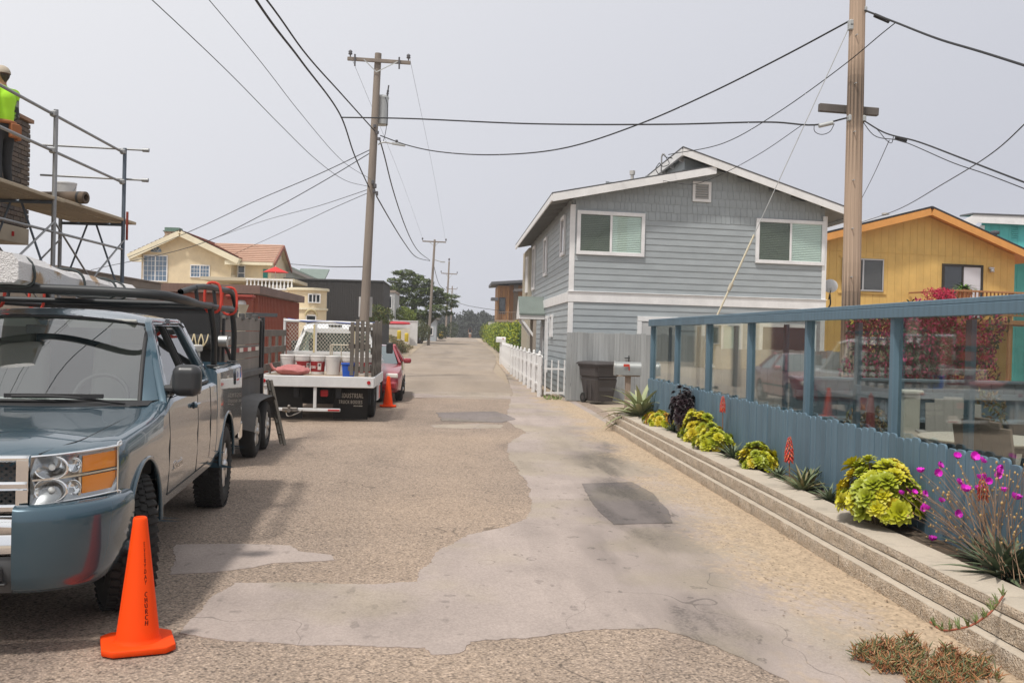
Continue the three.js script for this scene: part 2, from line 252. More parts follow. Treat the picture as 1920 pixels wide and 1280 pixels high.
patch('asphalt_patch', [[330, 1022], [440, 1021], [545, 1023], [560, 1034], [622, 1041], [625, 1052], [520, 1056], [470, 1066], [400, 1074], [320, 1079]], 'smooth', 0.0075, 'small smooth asphalt patch beside the pickup wheel', 0.03);
patch('dark_asphalt_patch', [[1090, 908], [1185, 905], [1222, 925], [1250, 955], [1262, 982], [1150, 985], [1122, 958], [1105, 935]], 'dark', 0.013, 'dark grey asphalt patch near the low wall', 0.02);
patch('dark_asphalt_patch', [[818, 774], [930, 772], [952, 779], [968, 786], [940, 793], [830, 790]], 'dark', 0.012, 'dark oblong asphalt patch in mid street', 0.05);
patch('asphalt_patch', [[770, 735], [870, 735], [955, 737], [962, 748], [880, 744], [775, 746]], 'smooth', 0.0075, 'pale asphalt strip crossing the street', 0.08);
patch('asphalt_patch', [[810, 797], [900, 795], [945, 797], [940, 803], [870, 804], [812, 802]], 'smooth', 0.0075, 'thin pale asphalt strip beside the dark oblong patch', 0.05);
patch('asphalt_patch', [[1240, 1222], [1330, 1222], [1380, 1250], [1420, 1282], [1440, 1310], [1180, 1310]], 'chip', 0.014, 'raised gravelly asphalt slab near the ice plant', 0.05);
// ---------------------------------------------------------------- low block wall with planter, glass-topped fence
const WZ0 = -1.2, WZ1 = -19.7;
{
  const blockCol = tex(512, 512, (u, v, o) => { const n = fbm(u * 7, v * 7, 401, 5, 7), g = vnoise(u * 90, v * 90, 402, 90), q = vnoise(u * 170, v * 170, 403, 170); let k = 0.78 + 0.34 * n + 0.34 * (g - 0.5) + 0.26 * (q - 0.5); if (g < 0.16) k *= 0.62; const w = fbm(u * 14, v * 14, 405, 3, 14); o[0] = sr(0.50 * k); o[1] = sr(lerp(0.425, 0.395, w) * k); o[2] = sr(lerp(0.345, 0.285, w) * k); }, { srgb: true, rep: [1.15, 1.15] });
  const capCol = tex(512, 512, (u, v, o) => { const n = fbm(u * 5, v * 5, 411, 6, 5), g = vnoise(u * 120, v * 120, 412, 120); const k = 0.86 + 0.26 * n + 0.09 * (g - 0.5) - (fbm(u * 11, v * 11, 415, 4, 11) > 0.68 ? 0.1 : 0); o[0] = sr(0.47 * k); o[1] = sr(0.405 * k); o[2] = sr(0.325 * k); }, { srgb: true, rep: [0.8, 0.8] });
  const rough = M([1, 1, 1], { roughness: 0.95, map: blockCol, bumpMap: T.rough, bumpScale: 0.014 });
  const capM = M([1, 1, 1], { roughness: 0.9, map: capCol, bumpMap: T.grit, bumpScale: 0.0025 });
  const wall = thing('retaining_wall', 'low tan block retaining wall with pale cap slabs along the blue fence', 'retaining wall');
  // a split-face block: its street side is a coarse broken grid
  function block(len, h, dep, s, amp) {
    const f = gridGeo(7, 3, (u, v) => { const e = Math.min(u, 1 - u, v, 1 - v) < 0.01 ? 0.35 : 1; return [-e * amp * (fbm(u * 5 + s * 7, v * 3 + s, 421 + s, 3) - 0.25) * 1.6, (v - 0.5) * h, (0.5 - u) * len]; });
    const b = cbox(dep, h, len - 0.001, 0.006); b.translate(dep / 2 + 0.003, 0, 0);
    return mergeGeometries([clean(uvm(f)), clean(b)], true);
  }
  const courses = [[0, 0.113, 0.42, 0.0, 0.018], [0.121, 0.113, 0.36, 0.07, 0.017], [0.242, 0.056, 0.30, 0.125, 0.012]];
  courses.forEach(([y0, h, dep, set, amp], ci) => {
    const vars = [0, 1, 2, 3, 4].map(s => { const g = block(0.46, h, dep, s + ci * 5, amp); return shiftUV(g, s * 0.37 + ci * 0.2, s * 0.53); });
    for (let z = WZ0 - ci * 0.17, k = 0; z > WZ1 + 0.2; z -= 0.461, k++) {
      const o = part(ci === 2 ? 'cap_slab' : 'block', vars[(k * 3 + ci + (k >> 2)) % 5], [rough, capM], wall);
      o.position.set(WALLX + set + 0.012 * (fbm(z * 0.6, ci * 3, 431, 2) - 0.5) + rr(-0.002, 0.002), y0 + h / 2 + 0.006, z - 0.23); o.rotation.y = rr(-0.004, 0.004);
    }
    // the far end turns towards the yard
    for (let k = 0; k < 2; k++) { const o = part(ci === 2 ? 'cap_slab' : 'block', vars[k], [rough, capM], wall); o.rotation.y = -Math.PI / 2; o.position.set(WALLX + set + 0.42 + dep * 0.0 + k * 0.461 + 0.012, y0 + h / 2 + 0.006, WZ1 + 0.17 - set * 0.6); }
  });
  const soilMap = tex(256, 256, (u, v, o) => { const k = 0.6 + 0.6 * fbm(u * 12, v * 12, 441, 5, 12); o[0] = sr(0.15 * k); o[1] = sr(0.11 * k); o[2] = sr(0.075 * k); }, { srgb: true, rep: [1, 1] });
  struct('planter_soil', gridGeo(3, 90, (u, v) => { const x = lerp(3.37, 3.95, u), z = lerp(WZ0, WZ1 + 0.4, v); return [x, 0.255 + 0.05 * fbm(x * 6, z * 4, 443, 3), z]; }), M([1, 1, 1], { map: again(soilMap, 1, 30), roughness: 1, bumpMap: T.rough, bumpScale: 0.03 }), 'dark soil of the planter behind the wall');
  struct('yard_ground', boxc(3.96, 15, -0.05, 0.2, -19.2, 2), M([0.27, 0.23, 0.185], { map: T.grunge, roughness: 0.95, bumpMap: T.rough, bumpScale: 0.01 }), 'packed dirt of the fenced yard');
}
const BLUE = [0.128, 0.215, 0.283];
{
  const fence = thing('glass_fence', 'blue grey picket fence topped with clear glass panels and a wide rail', 'fence');
  const FX = 3.76;
  const tones = [0, 1, 2].map(k => M(BLUE.map(c => c * (0.94 + 0.06 * k)), { roughness: 0.62, map: T.weather2 = T.weather2 || again(T.weather, 0.9, 0.35), bumpMap: T.wood, bumpScale: 0.0015 }));
  const post = cbox(0.085, 1.82, 0.075, 0.006), mid = cbox(0.045, 1.75, 0.085, 0.004);
  const Z = []; for (let k = 0; k < 9; k++) Z.push(-18.9 + k * 2.1);
  for (const z of Z) { const o = part('post', post, tones[2], fence); o.position.set(FX, 0.2 + 0.91, z); }
  for (let k = 0; k < Z.length - 1; k++) { const o = part('mid_post', mid, tones[0], fence); o.position.set(FX + 0.10, 0.2 + 0.87, Z[k] + 1.05); }
  const gm = M([0.80, 0.845, 0.83], { phys: true, roughness: 0.03, transmission: 1, thickness: 0, ior: 1.75 });
  for (let k = 0; k < Z.length - 1; k++) { const o = part('glass_pane', cbox(0.006, 1.10, 2.022, 0.001), gm, fence); o.position.set(FX + 0.01, 1.455, Z[k] + 1.05); o.rotation.y = rr(-0.004, 0.004); o.rotation.z = rr(-0.004, 0.004); }
  // top rail: a flat cap over a deep face board, in lengths that butt over every second post
  for (let k = 0; k < Z.length - 1; k += 2) { const z0 = Z[k] - (k ? 0 : 0.06), z1 = Z[k + 2] ?? Z[k + 1]; const L = z1 - z0 - 0.003;
    let o = part('cap_rail', shiftUV(cbox(0.165, 0.04, L, 0.005), k, k), tones[2], fence); o.position.set(FX, 2.075, (z0 + z1) / 2);
    o = part('face_rail', shiftUV(cbox(0.04, 0.085, L, 0.004), k * 0.7, k), tones[1], fence); o.position.set(FX - 0.066, 2.011, (z0 + z1) / 2);
    o = part('lower_rail', cbox(0.045, 0.09, L, 0.004), tones[0], fence); o.position.set(FX + 0.076, 0.84, (z0 + z1) / 2);
  }
  // pickets with rounded dog-eared tops
  const pv = []; for (let s = 0; s < 6; s++) { const w = 0.0630, h = 0.745 + 0.012 * (s % 3), sh = new THREE.Shape(); sh.moveTo(-w, 0); sh.lineTo(w, 0); sh.lineTo(w, h - 0.03); sh.quadraticCurveTo(w - 0.004, h - 0.004, w - 0.03, h); sh.lineTo(-w + 0.03, h); sh.quadraticCurveTo(-w + 0.004, h - 0.004, -w, h - 0.03);
    const g = extr(sh, 0.014, { b: 0.003, bs: 1, cs: 3 }); g.rotateY(-Math.PI / 2); pv.push(shiftUV(uvm(clean(g)), s * 0.31, s * 0.77)); }
  let n = 0; for (let z = -18.9; z < -2.2; z += 0.1435) { const o = part('picket', pv[n++ % 6], tones[Math.floor(hash2(n, 4, 5) * 3)], fence); o.position.set(FX - 0.05 + rr(-0.003, 0.003), 0.235 + rr(-0.006, 0.006), z); o.rotation.x = rr(-0.008, 0.008); o.rotation.y = rr(-0.02, 0.02); }
}
// ---------------------------------------------------------------- windows for all houses
const darkGlass = M([0.025, 0.03, 0.035], { phys: true, roughness: 0.06, metalness: 0, clearcoat: 1, clearcoatRoughness: 0.03 });
const whiteTrim = M([0.84, 0.83, 0.83], { roughness: 0.5, map: T.grunge });
const clearGlass = glassPane([0.89, 0.94, 0.915], 0.02), screenGlass = glassPane([0.62, 0.65, 0.61], 0.05);
const blindM = M([0.84, 0.86, 0.84], { roughness: 0.7 });
// window proud of a wall: x right, y up from the sill, z outward; a box frame round panes with blinds behind
function win(parent, w, h, o = {}) {
  const { fr = 0.10, mat = whiteTrim, panes = 2, blind = false, mx = 0, my = 0, dp = 0.07, glass = darkGlass, cross = 'v', sill = 0 } = o;
  const g = new THREE.Group(); g.name = 'window'; parent.add(g);
  part('frame', [box(w, fr, dp, 0, fr / 2, dp / 2), box(w, fr, dp, 0, h - fr / 2, dp / 2), box(fr, h - 2 * fr - 0.004, dp - 0.004, -w / 2 + fr / 2, h / 2, dp / 2), box(fr, h - 2 * fr - 0.004, dp - 0.004, w / 2 - fr / 2, h / 2, dp / 2)], mat, g);
  const iw = w - 2 * fr, ih = h - 2 * fr;
  if (sill) part('sill', box(w + 0.1, sill, dp + 0.04, 0, -sill / 2, dp / 2 + 0.02), mat, g);
  for (let k = 0; k < panes; k++) {
    const pw = cross === 'v' ? iw / panes : iw, ph = cross === 'v' ? ih : ih / panes, cx = cross === 'v' ? -iw / 2 + pw * (k + 0.5) : 0, cy = cross === 'v' ? h / 2 : fr + ph * (k + 0.5);
    part('pane', box(pw - 0.002, ph - 0.002, 0.005, cx, cy, blind ? 0.045 : 0.03, 0.001), Array.isArray(glass) ? glass[k % glass.length] : glass, g);
    if (mx || my) { const b = []; for (let i = 1; i < mx; i++) b.push(box(0.022, ph, 0.012, cx - pw / 2 + pw * i / mx, cy, 0.042, 0.002)); for (let j = 1; j < my; j++) b.push(box(pw, 0.022, 0.010, cx, cy - ph / 2 + ph * j / my, 0.041, 0.002)); if (b.length) part('glazing_bars', b, mat, g).userData.kind = 'stuff'; }
  }
  for (let k = 1; k < panes; k++) part('mullion', cross === 'v' ? box(0.065, ih, dp - 0.012, -iw / 2 + iw * k / panes, h / 2, dp / 2 - 0.004) : box(iw, 0.05, dp - 0.012, 0, fr + ih * k / panes, dp / 2 - 0.004), mat, g);
  if (blind) { const s = []; for (let y = fr + 0.02; y < h - fr - 0.01; y += 0.05) s.push(at(cbox(iw - 0.02, 0.003, 0.046, 0.0005), 0, y, 0.022, 0, 1.15)); part('blind_slats', s, blindM, g).userData.kind = 'stuff'; part('backing', box(iw, ih, 0.004, 0, h / 2, 0.003, 0.001), M([0.45, 0.46, 0.44]), g); }
  return g;
}
const put = (o, x, y, z, ry = 0) => { o.position.set(x, y, z); o.rotation.y = ry; return o; };
// ---------------------------------------------------------------- grey lap-sided house
{
  const TH = 9 * Math.PI / 180, ux = Math.cos(TH), uz = -Math.sin(TH);
  const SH = new THREE.Matrix4().makeBasis(V(ux, 0, uz), V(0, 1, 0), V(0, 0, 1)); // s along the front, d towards the street end
  const hs = g => { g = clean(g); g.applyMatrix4(SH); g.computeVertexNormals(); return g; };
  const house = thing('grey_house', 'two storey blue grey lap sided house with white trim and low gable roof', 'house', 3.2, 0, -28);
  const W = 7.76, D = 15.4;
  const GREY = [0.365, 0.40, 0.415];
  const sideCol = [0, 1, 2].map(k => M(GREY.map(c => c * (0.97 + 0.03 * k)), { roughness: 0.62, map: again(T.grunge, 0.35, 0.9), bumpMap: T.woodH, bumpScale: 0.0012 }));
  const white = M([0.84, 0.83, 0.82], { roughness: 0.5, map: T.grunge, bumpMap: T.woodH, bumpScale: 0.0006 });
  const dark = M(GREY, { roughness: 0.9 });
  part('wall_core', hs(extr([[0.03, 0], [W - 0.03, 0], [W - 0.03, 5.66], [3.3, 6.90], [3.3, 6.30], [0.03, 5.60]], D - 0.08).translate(0, 0, -D + 0.04)), dark, house);
  // lap boards: wedge section, exposed 0.178 m
  const EXP = 0.178, lap = (L, alongZ) => { const g = extr([[0, 0], [0.019, 0], [0.019, 0.01], [0.004, EXP + 0.012], [0, EXP + 0.012]], L); if (!alongZ) { g.rotateY(Math.PI / 2); g.scale(1, 1, -1); g.translate(0, 0, 0); const i = g.index; return g; } return g; };
  // board along s, its thick edge outward (+d)
  const boardS = (s0, s1) => { const P = [[0, 0], [0.019, 0], [0.019, 0.01], [0.004, EXP + 0.012], [0, EXP + 0.012]]; const g = extr(P.map(p => [p[0], p[1]]), s1 - s0); g.applyMatrix4(new THREE.Matrix4().makeBasis(V(0, 0, 1), V(0, 1, 0), V(1, 0, 0))); g.translate(s0, 0, 0); return hs(g); };
  const boardD = (d0, d1) => { const P = [[0, 0], [-0.019, 0], [-0.019, 0.01], [-0.004, EXP + 0.012], [0, EXP + 0.012]]; const g = extr(P, d1 - d0); g.translate(0, 0, d0); return hs(g); };
  const fullS = [0, 1, 2].map(k => shiftUV(uvm(boardS(0.1, W - 0.1)), k * 1.7, k * 0.3)), fullD = [0, 1, 2].map(k => shiftUV(uvm(boardD(-D + 0.1, -0.1)), k * 1.3, k * 0.4));
  let k = 0;
  for (let y = 0.02; y < 2.60; y += EXP) { put(part('siding_board', fullS[k % 3], sideCol[k % 3], house), 0, y, 0); put(part('siding_board', fullD[(k + 1) % 3], sideCol[(k + 1) % 3], house), 0, y, 0); k++; }
  for (let y = 2.96; y < 5.0; y += EXP) { put(part('siding_board', fullS[k % 3], sideCol[k % 3], house), 0, y, 0); put(part('siding_board', fullD[(k + 2) % 3], sideCol[(k + 2) % 3], house), 0, y, 0); k++; }
  for (let y = 2.96 + 12 * EXP; y < 5.4; y += EXP) { put(part('siding_board', fullD[k % 3], sideCol[k % 3], house), 0, y, 0); k++; }
  // shakes in the gable
  const roofY = s => s < 3.25 ? 5.60 + (s + 0.5) * 0.215 - 0.10 : Math.min(6.93 - (s - 3.16) * 0.28 - 0.13, s < 4.2 ? 5.60 + (s + 0.5) * 0.215 - 0.10 : 9);
  const shk = [0, 1, 2, 3].map(q => { const w = [0.11, 0.14, 0.17, 0.20][q]; const g = extr([[0, 0], [0.016, 0], [0.003, 0.31], [0, 0.31]], w - 0.006); g.applyMatrix4(new THREE.Matrix4().makeBasis(V(0, 0, 1), V(0, 1, 0), V(1, 0, 0))); return [w, uvm(hs(g))]; });
  const GT = 0.235; let row = 0;
  for (let y = 5.07; y < 6.6; y += GT, row++) for (let s = 0.06 + (row % 2) * 0.05; s < W - 0.05;) { const q = Math.floor(hash2(row, Math.round(s * 40), 8) * 4), [w, g] = shk[q]; if (roofY(s) > y + 0.02 && roofY(s + w) > y + 0.02 && s + w < W) { const o = part('shake', g, sideCol[Math.floor(hash2(q, Math.round(s * 70), 2) * 3)], house); o.position.set(s * ux, y + rr(-0.008, 0.008), s * uz + 0.004); } s += w; }
  // white trim: corner boards, belly band, fascia
  const tr = (nm, s0, s1, y0, y1, d0, d1) => part(nm, hs(boxc(s0, s1, y0, y1, d0, d1, 0.005)), white, house);
  tr('corner_board', -0.032, 0.11, 0, 2.698, -0.10, 0.030); tr('corner_board', -0.032, 0.11, 2.983, 5.40, -0.10, 0.030); tr('corner_board', W - 0.11, W + 0.032, 0, 2.698, -0.1, 0.030); tr('corner_board', W - 0.11, W + 0.032, 2.983, 5.44, -0.1, 0.030);
  tr('belly_band', -0.045, W + 0.045, 2.70, 2.98, 0.0, 0.042); tr('belly_band', -0.044, 0.0, 2.70, 2.98, -D, -0.001);
  tr('band_drip', -0.075, W + 0.07, 2.981, 3.0, -0.02, 0.075);
  // roof planes: the right one runs past the ridge above the left one
  const shing = M([0.12, 0.12, 0.125], { roughness: 0.95, map: T.grunge, bumpMap: T.rough, bumpScale: 0.01 }), soff = M([0.33, 0.33, 0.32], { roughness: 0.8, map: T.grunge });
  const slope = (s0, y0, s1, y1, t, d0, d1) => hs(extr([[s0, y0], [s1, y1], [s1, y1 + t], [s0, y0 + t]], d1 - d0).translate(0, 0, d0));
  part('roof_slope', slope(-0.62, 5.605, 4.12, 6.63, 0.03, -D - 0.4, 0.47), shing, house); part('roof_deck', slope(-0.58, 5.515, 4.1, 6.525, 0.088, -D - 0.4, 0.43), soff, house);
  part('roof_slope', slope(3.10, 7.085, 8.62, 5.545, 0.03, -D - 0.4, 0.53), shing, house); part('roof_deck', slope(3.16, 6.97, 8.55, 5.468, 0.088, -D - 0.4, 0.44), soff, house);
  const barge = (s0, y0, s1, y1, h, z) => part('barge_board', slope(s0, y0 - h, s1, y1 - h, h, z - 0.04, z), white, house);
  barge(-0.60, 5.60, 4.14, 6.626, 0.21, 0.474); barge(3.12, 7.075, 8.58, 5.55, 0.21, 0.518);
  part('ridge_fascia', hs(boxc(3.085, 3.155, 6.86, 7.055, -D - 0.38, 0.44)), white, house); part('eave_fascia', hs(boxc(-0.625, -0.585, 5.42, 5.59, -D - 0.39, 0.44)), white, house); part('eave_fascia', hs(boxc(8.56, 8.60, 5.36, 5.53, -D - 0.39, 0.44)), white, house);
  for (let d = -0.2; d > -D; d -= 1.2) { part('rafter', slope(3.17, 6.83, 4.0, 6.60, 0.13, d - 0.05, d), white, house); part('rafter_tail', slope(-0.57, 5.40, 0.0, 5.52, 0.11, d - 0.05, d), soff, house); }
  // vent, stack, service mast
  { const v = new THREE.Group(); v.name = 'gable_vent'; house.add(v); put(v, 3.82 * ux, 5.66, 3.82 * uz + 0.02, TH);
    part('frame', [box(0.56, 0.08, 0.05, 0, 0.04, 0.02), box(0.56, 0.08, 0.05, 0, 0.54, 0.02), box(0.08, 0.416, 0.046, -0.24, 0.29, 0.02), box(0.08, 0.416, 0.046, 0.24, 0.29, 0.02)], white, v);
    for (let q = 0; q < 6; q++) part('louvre', at(cbox(0.40, 0.06, 0.012, 0.002), 0, 0.11 + q * 0.068, 0.018, 0, -0.7), M([0.42, 0.40, 0.38]), v); part('backing', box(0.4, 0.42, 0.004, 0, 0.29, 0.002, 0.001), dark, v); }
  part('vent_stack', [bar(V(2.1, 6.1, -2.5), V(2.1, 6.75, -2.5), 0.05), bar(V(2.1, 6.68, -2.5), V(2.1, 6.80, -2.5), 0.085, 0.085, 12)], M([0.55, 0.53, 0.5], { roughness: 0.4, metalness: 0.6 }), house);
  const mast = part('service_mast', [bar(V(2.60, 6.1, -0.6), V(2.60, 6.92, -0.6), 0.022), tube([V(2.6, 6.92, -0.6), V(2.64, 6.99, -0.58), V(2.70, 6.92, -0.56)], 0.026, 12)], M([0.3, 0.3, 0.3], { roughness: 0.5, metalness: 0.5 }), house);
  part('drip_loops', [tube([V(2.7, 6.92, -0.56), V(2.80, 6.70, -0.5), V(2.62, 6.62, -0.5), V(2.52, 6.72, -0.5)], 0.012, 24, 5), tube([V(2.71, 6.9, -0.56), V(2.86, 6.84, -0.4), V(2.7, 6.8, 0.0)], 0.012, 12, 5), tube([V(2.52, 6.72, -0.5), V(2.42, 6.55, -0.5), V(2.5, 6.4, -0.5)], 0.012, 12, 5)], M([0.05, 0.05, 0.05]), mast);
  // front windows
  const fw = (s, y, w, h, o) => put(win(house, w, h, o), s * ux, y, s * uz + 0.014, TH);
  fw(1.14, 4.02, 1.98, 1.22, { blind: true, glass: [screenGlass, clearGlass] }); fw(6.61, 3.99, 2.18, 1.29, { blind: true, glass: [screenGlass, clearGlass] });
  fw(4.55, 0.95, 1.25, 1.30, { blind: true, glass: [screenGlass, clearGlass] }); fw(6.6, 0.95, 1.8, 1.30, { panes: 2 });
  { const d = new THREE.Group(); d.name = 'door'; house.add(d); put(d, 2.6 * ux, 0, 2.6 * uz + 0.014, TH); part('frame', [box(0.12, 2.2, 0.07, -0.55, 1.1, 0.03), box(0.12, 2.2, 0.07, 0.55, 1.1, 0.03), box(1.22, 0.14, 0.07, 0, 2.28, 0.03)], white, d); part('leaf', box(0.96, 2.18, 0.04, 0, 1.1, 0.025), M([0.55, 0.55, 0.54], { map: T.grunge }), d); part('handle', bar(V(-0.38, 1.0, 0.05), V(-0.30, 1.0, 0.09), 0.025), M([0.4, 0.38, 0.3], { metalness: 1, roughness: 0.3 }), d); }
  // street-side windows and porch
  const sw = (d, y, w, h, o) => put(win(house, w, h, o), -0.014, y, d, -Math.PI / 2);
  sw(-1.75, 4.10, 1.0, 1.16, { panes: 1 }); sw(-7.4, 3.82, 1.05, 1.34, { panes: 1 }); sw(-12.6, 3.55, 1.2, 1.75, { panes: 1 });
  sw(-4.6, 1.70, 0.62, 0.72, { panes: 1, fr: 0.08 }); sw(-6.2, 0.5, 0.62, 1.9, { panes: 1 }); sw(-12.5, 0.9, 1.1, 1.2, {});
  const beige = M([0.52, 0.47, 0.38], { roughness: 0.7, map: T.grunge });
  part('rear_bay', hs(boxc(-0.16, 0.0, 0.05, 5.35, -D - 1.6, -D + 1.6)), beige, house); for (let q = 0; q < 6; q++) part('batten', hs(boxc(-0.19, -0.161, 0.05, 5.33, -D - 1.5 + q * 0.55, -D - 1.42 + q * 0.55)), beige, house); put(win(house, 0.7, 1.5, { panes: 1 }), -0.162, 3.5, -D + 1.05, -Math.PI / 2);
  { const p = new THREE.Group(); p.name = 'porch'; house.add(p); p.position.set(0, 0, -8.1); const sg = M([0.20, 0.235, 0.215], { roughness: 0.95, map: T.grunge, bumpMap: T.rough, bumpScale: 0.01 });
    for (const s of [1, -1]) part('porch_roof', extr([[0, 3.06], [s * 0.80, 2.44], [s * 0.80, 2.50], [0, 3.12]], 0.90).rotateY(-Math.PI / 2).translate(-0.02, 0, 0), sg, p);
    part('porch_fascia', [boxc(-0.90, -0.02, 2.30, 2.435, 0.72, 0.76), boxc(-0.90, -0.02, 2.30, 2.435, -0.76, -0.72)], white, p); part('porch_gable', extr([[-0.74, 2.31], [0.74, 2.31], [0.74, 2.46], [0, 3.03], [-0.74, 2.46]], 0.04).rotateY(-Math.PI / 2).translate(-0.88, 0, 0), white, p);
    for (const z of [0.68, -0.68]) { part('porch_post', box(0.11, 2.3, 0.11, -0.36, 1.15, z), woody([0.42, 0.36, 0.30]), p); part('brace', beam(V(-0.38, 1.70, z), V(-0.82, 2.28, z), 0.08, 0.08), white, p); }
    const dr = part('door', box(0.04, 2.05, 0.9, -0.035, 1.05, 0), M([0.5, 0.5, 0.5], { map: T.grunge }), p); part('handle', bar(V(-0.06, 1.0, 0.35), V(-0.12, 1.0, 0.35), 0.03), M([0.3, 0.3, 0.25], { metalness: 1, roughness: 0.3 }), dr); }
}
// ---------------------------------------------------------------- board fence and gate beside the grey house, white picket fence
{
  const bf = thing('board_fence', 'weathered grey vertical board fence with a gate beside the grey house', 'fence', 3.12, 0, -26.9, 0.10);
  const mats = [0, 1, 2].map(k => M([0.42, 0.435, 0.435].map((c, i) => c * (0.92 + 0.07 * k)), { roughness: 0.85, map: T.weather, bumpMap: T.wood, bumpScale: 0.003 }));
  const bv = [0, 1, 2, 3].map(k => shiftUV(cbox(0.138 + 0.004 * k, 1.80 + 0.02 * (k % 3), 0.018, 0.003), k * 0.33, k * 0.6));
  for (let k = 0; k < 26; k++) { const o = part('board', bv[k % 4], mats[Math.floor(hash2(k, 1, 3) * 3)], bf); o.position.set(-0.03 + k * 0.146, 0.94 + rr(-0.012, 0.012), rr(-0.004, 0.004)); o.rotation.z = rr(-0.004, 0.004); }
  for (const y of [0.45, 1.5]) part('rail', box(3.8, 0.09, 0.04, 1.85, y, -0.035), mats[0], bf); for (const x of [0.0, 1.55, 2.4, 3.75]) part('post', box(0.09, 1.85, 0.09, x, 0.92, -0.105), mats[1], bf);
  part('latch', [box(0.02, 0.16, 0.02, 1.62, 1.18, 0.02), bar(V(1.50, 1.19, 0.04), V(1.64, 1.19, 0.04), 0.012)], M([0.05, 0.05, 0.05], { metalness: 0.8, roughness: 0.5 }), bf);
  const wp = M([0.80, 0.79, 0.78], { roughness: 0.5, map: T.grunge });
  // picket fence along the street: two runs from the near corner post
  const A = onGround(1014, 744), B = V(2.62, 0, -44), C = V(3.0, 0, -62);
  const run = (nm, label, a, b, h, post0) => {
    const f = thing(nm, label, 'picket fence', a.x, 0, a.z, Math.atan2(-(b.z - a.z), b.x - a.x)); const L = a.distanceTo(b);
    const pk = [0, 1].map(q => { const w = 0.040 + 0.001 * q; return uvm(clean(extr([[-w, 0], [w, 0], [w, h - 0.05], [0, h], [-w, h - 0.05]], 0.016, { b: 0.002, bs: 1 }))); });
    for (let x = 0.1, n = 0; x < L - 0.05; x += 0.092, n++) { const o = part('picket', pk[n % 2], wp, f); o.position.set(x, 0.05 + 0.02 * Math.sin(x * 0.9), 0.02); o.rotation.z = rr(-0.006, 0.006); }
    for (const y of [0.3, 0.85]) part('rail', box(L, 0.07, 0.035, L / 2, y, -0.005), wp, f);
    for (let x = 0; x <= L + 0.01; x += L / Math.round(L / 2.2)) { const p = part('post', box(0.10, h + 0.06, 0.10, x, (h + 0.06) / 2, -0.06), wp, f); part('finial', lathe([[0.07, h + 0.06], [0.07, h + 0.08], [0.03, h + 0.09], [0.05, h + 0.13], [0.02, h + 0.18], [0, h + 0.19]], 10).translate(x, 0, -0.06), wp, p); }
    return f;
  };
  run('white_picket_fence', 'white wooden picket fence from the lattice gate towards the porch', A, B, 1.12);
  run('white_picket_fence', 'white wooden picket fence beyond the porch ending at a white mailbox', B.clone().add(V(0, 0, -0.3)), C, 1.12);
  const gt = thing('lattice_gate', 'open white wooden gate of thin upright bars by the grey house corner', 'gate', A.x + 0.06, 0, A.z + 0.02, 0.02);
  part('frame', [box(0.62, 0.06, 0.035, 0.33, 0.12, 0), box(0.62, 0.05, 0.035, 0.33, 0.80, 0), box(0.05, 1.0, 0.035, 0.05, 0.56, 0.002), box(0.05, 1.0, 0.035, 0.60, 0.56, 0.002)], wp, gt); for (let q = 0; q < 2; q++) part('bar', box(0.04, 0.98, 0.025, 0.23 + q * 0.19, 0.56, 0.01), wp, gt); 
  const mb = thing('mailbox', 'white mailbox on a white post at the far end of the picket fence', 'mailbox', C.x - 0.25, 0, C.z + 3.5, 0.2);
  part('box', extr([[-0.14, 0], [0.14, 0], [0.14, 0.2], [0.1, 0.28], [0, 0.31], [-0.1, 0.28], [-0.14, 0.2]], 0.52).rotateY(Math.PI / 2).translate(-0.26, 1.28, 0), wp, mb); part('post', box(0.1, 1.28, 0.1, 0, 0.64, 0), wp, mb); part('flag', box(0.1, 0.05, 0.01, 0.1, 1.50, 0.146), M([0.5, 0.05, 0.05]), mb);
}
// ---------------------------------------------------------------- wheels
const rubber = M([0.018, 0.017, 0.016], { roughness: 0.85, bumpMap: T.grit, bumpScale: 0.002 }), alloy = M([0.62, 0.62, 0.63], { metalness: 0.9, roughness: 0.28 }), blackPl = M([0.02, 0.02, 0.021], { roughness: 0.6 }), chrome = M([0.86, 0.87, 0.88], { metalness: 1, roughness: 0.06 }), chassisM = M([0.025, 0.025, 0.027], { roughness: 0.8 });
const amber = M([0.85, 0.27, 0.02], { phys: true, roughness: 0.25, clearcoat: 1 }), redLens = M([0.42, 0.02, 0.025], { phys: true, roughness: 0.25, clearcoat: 1 });
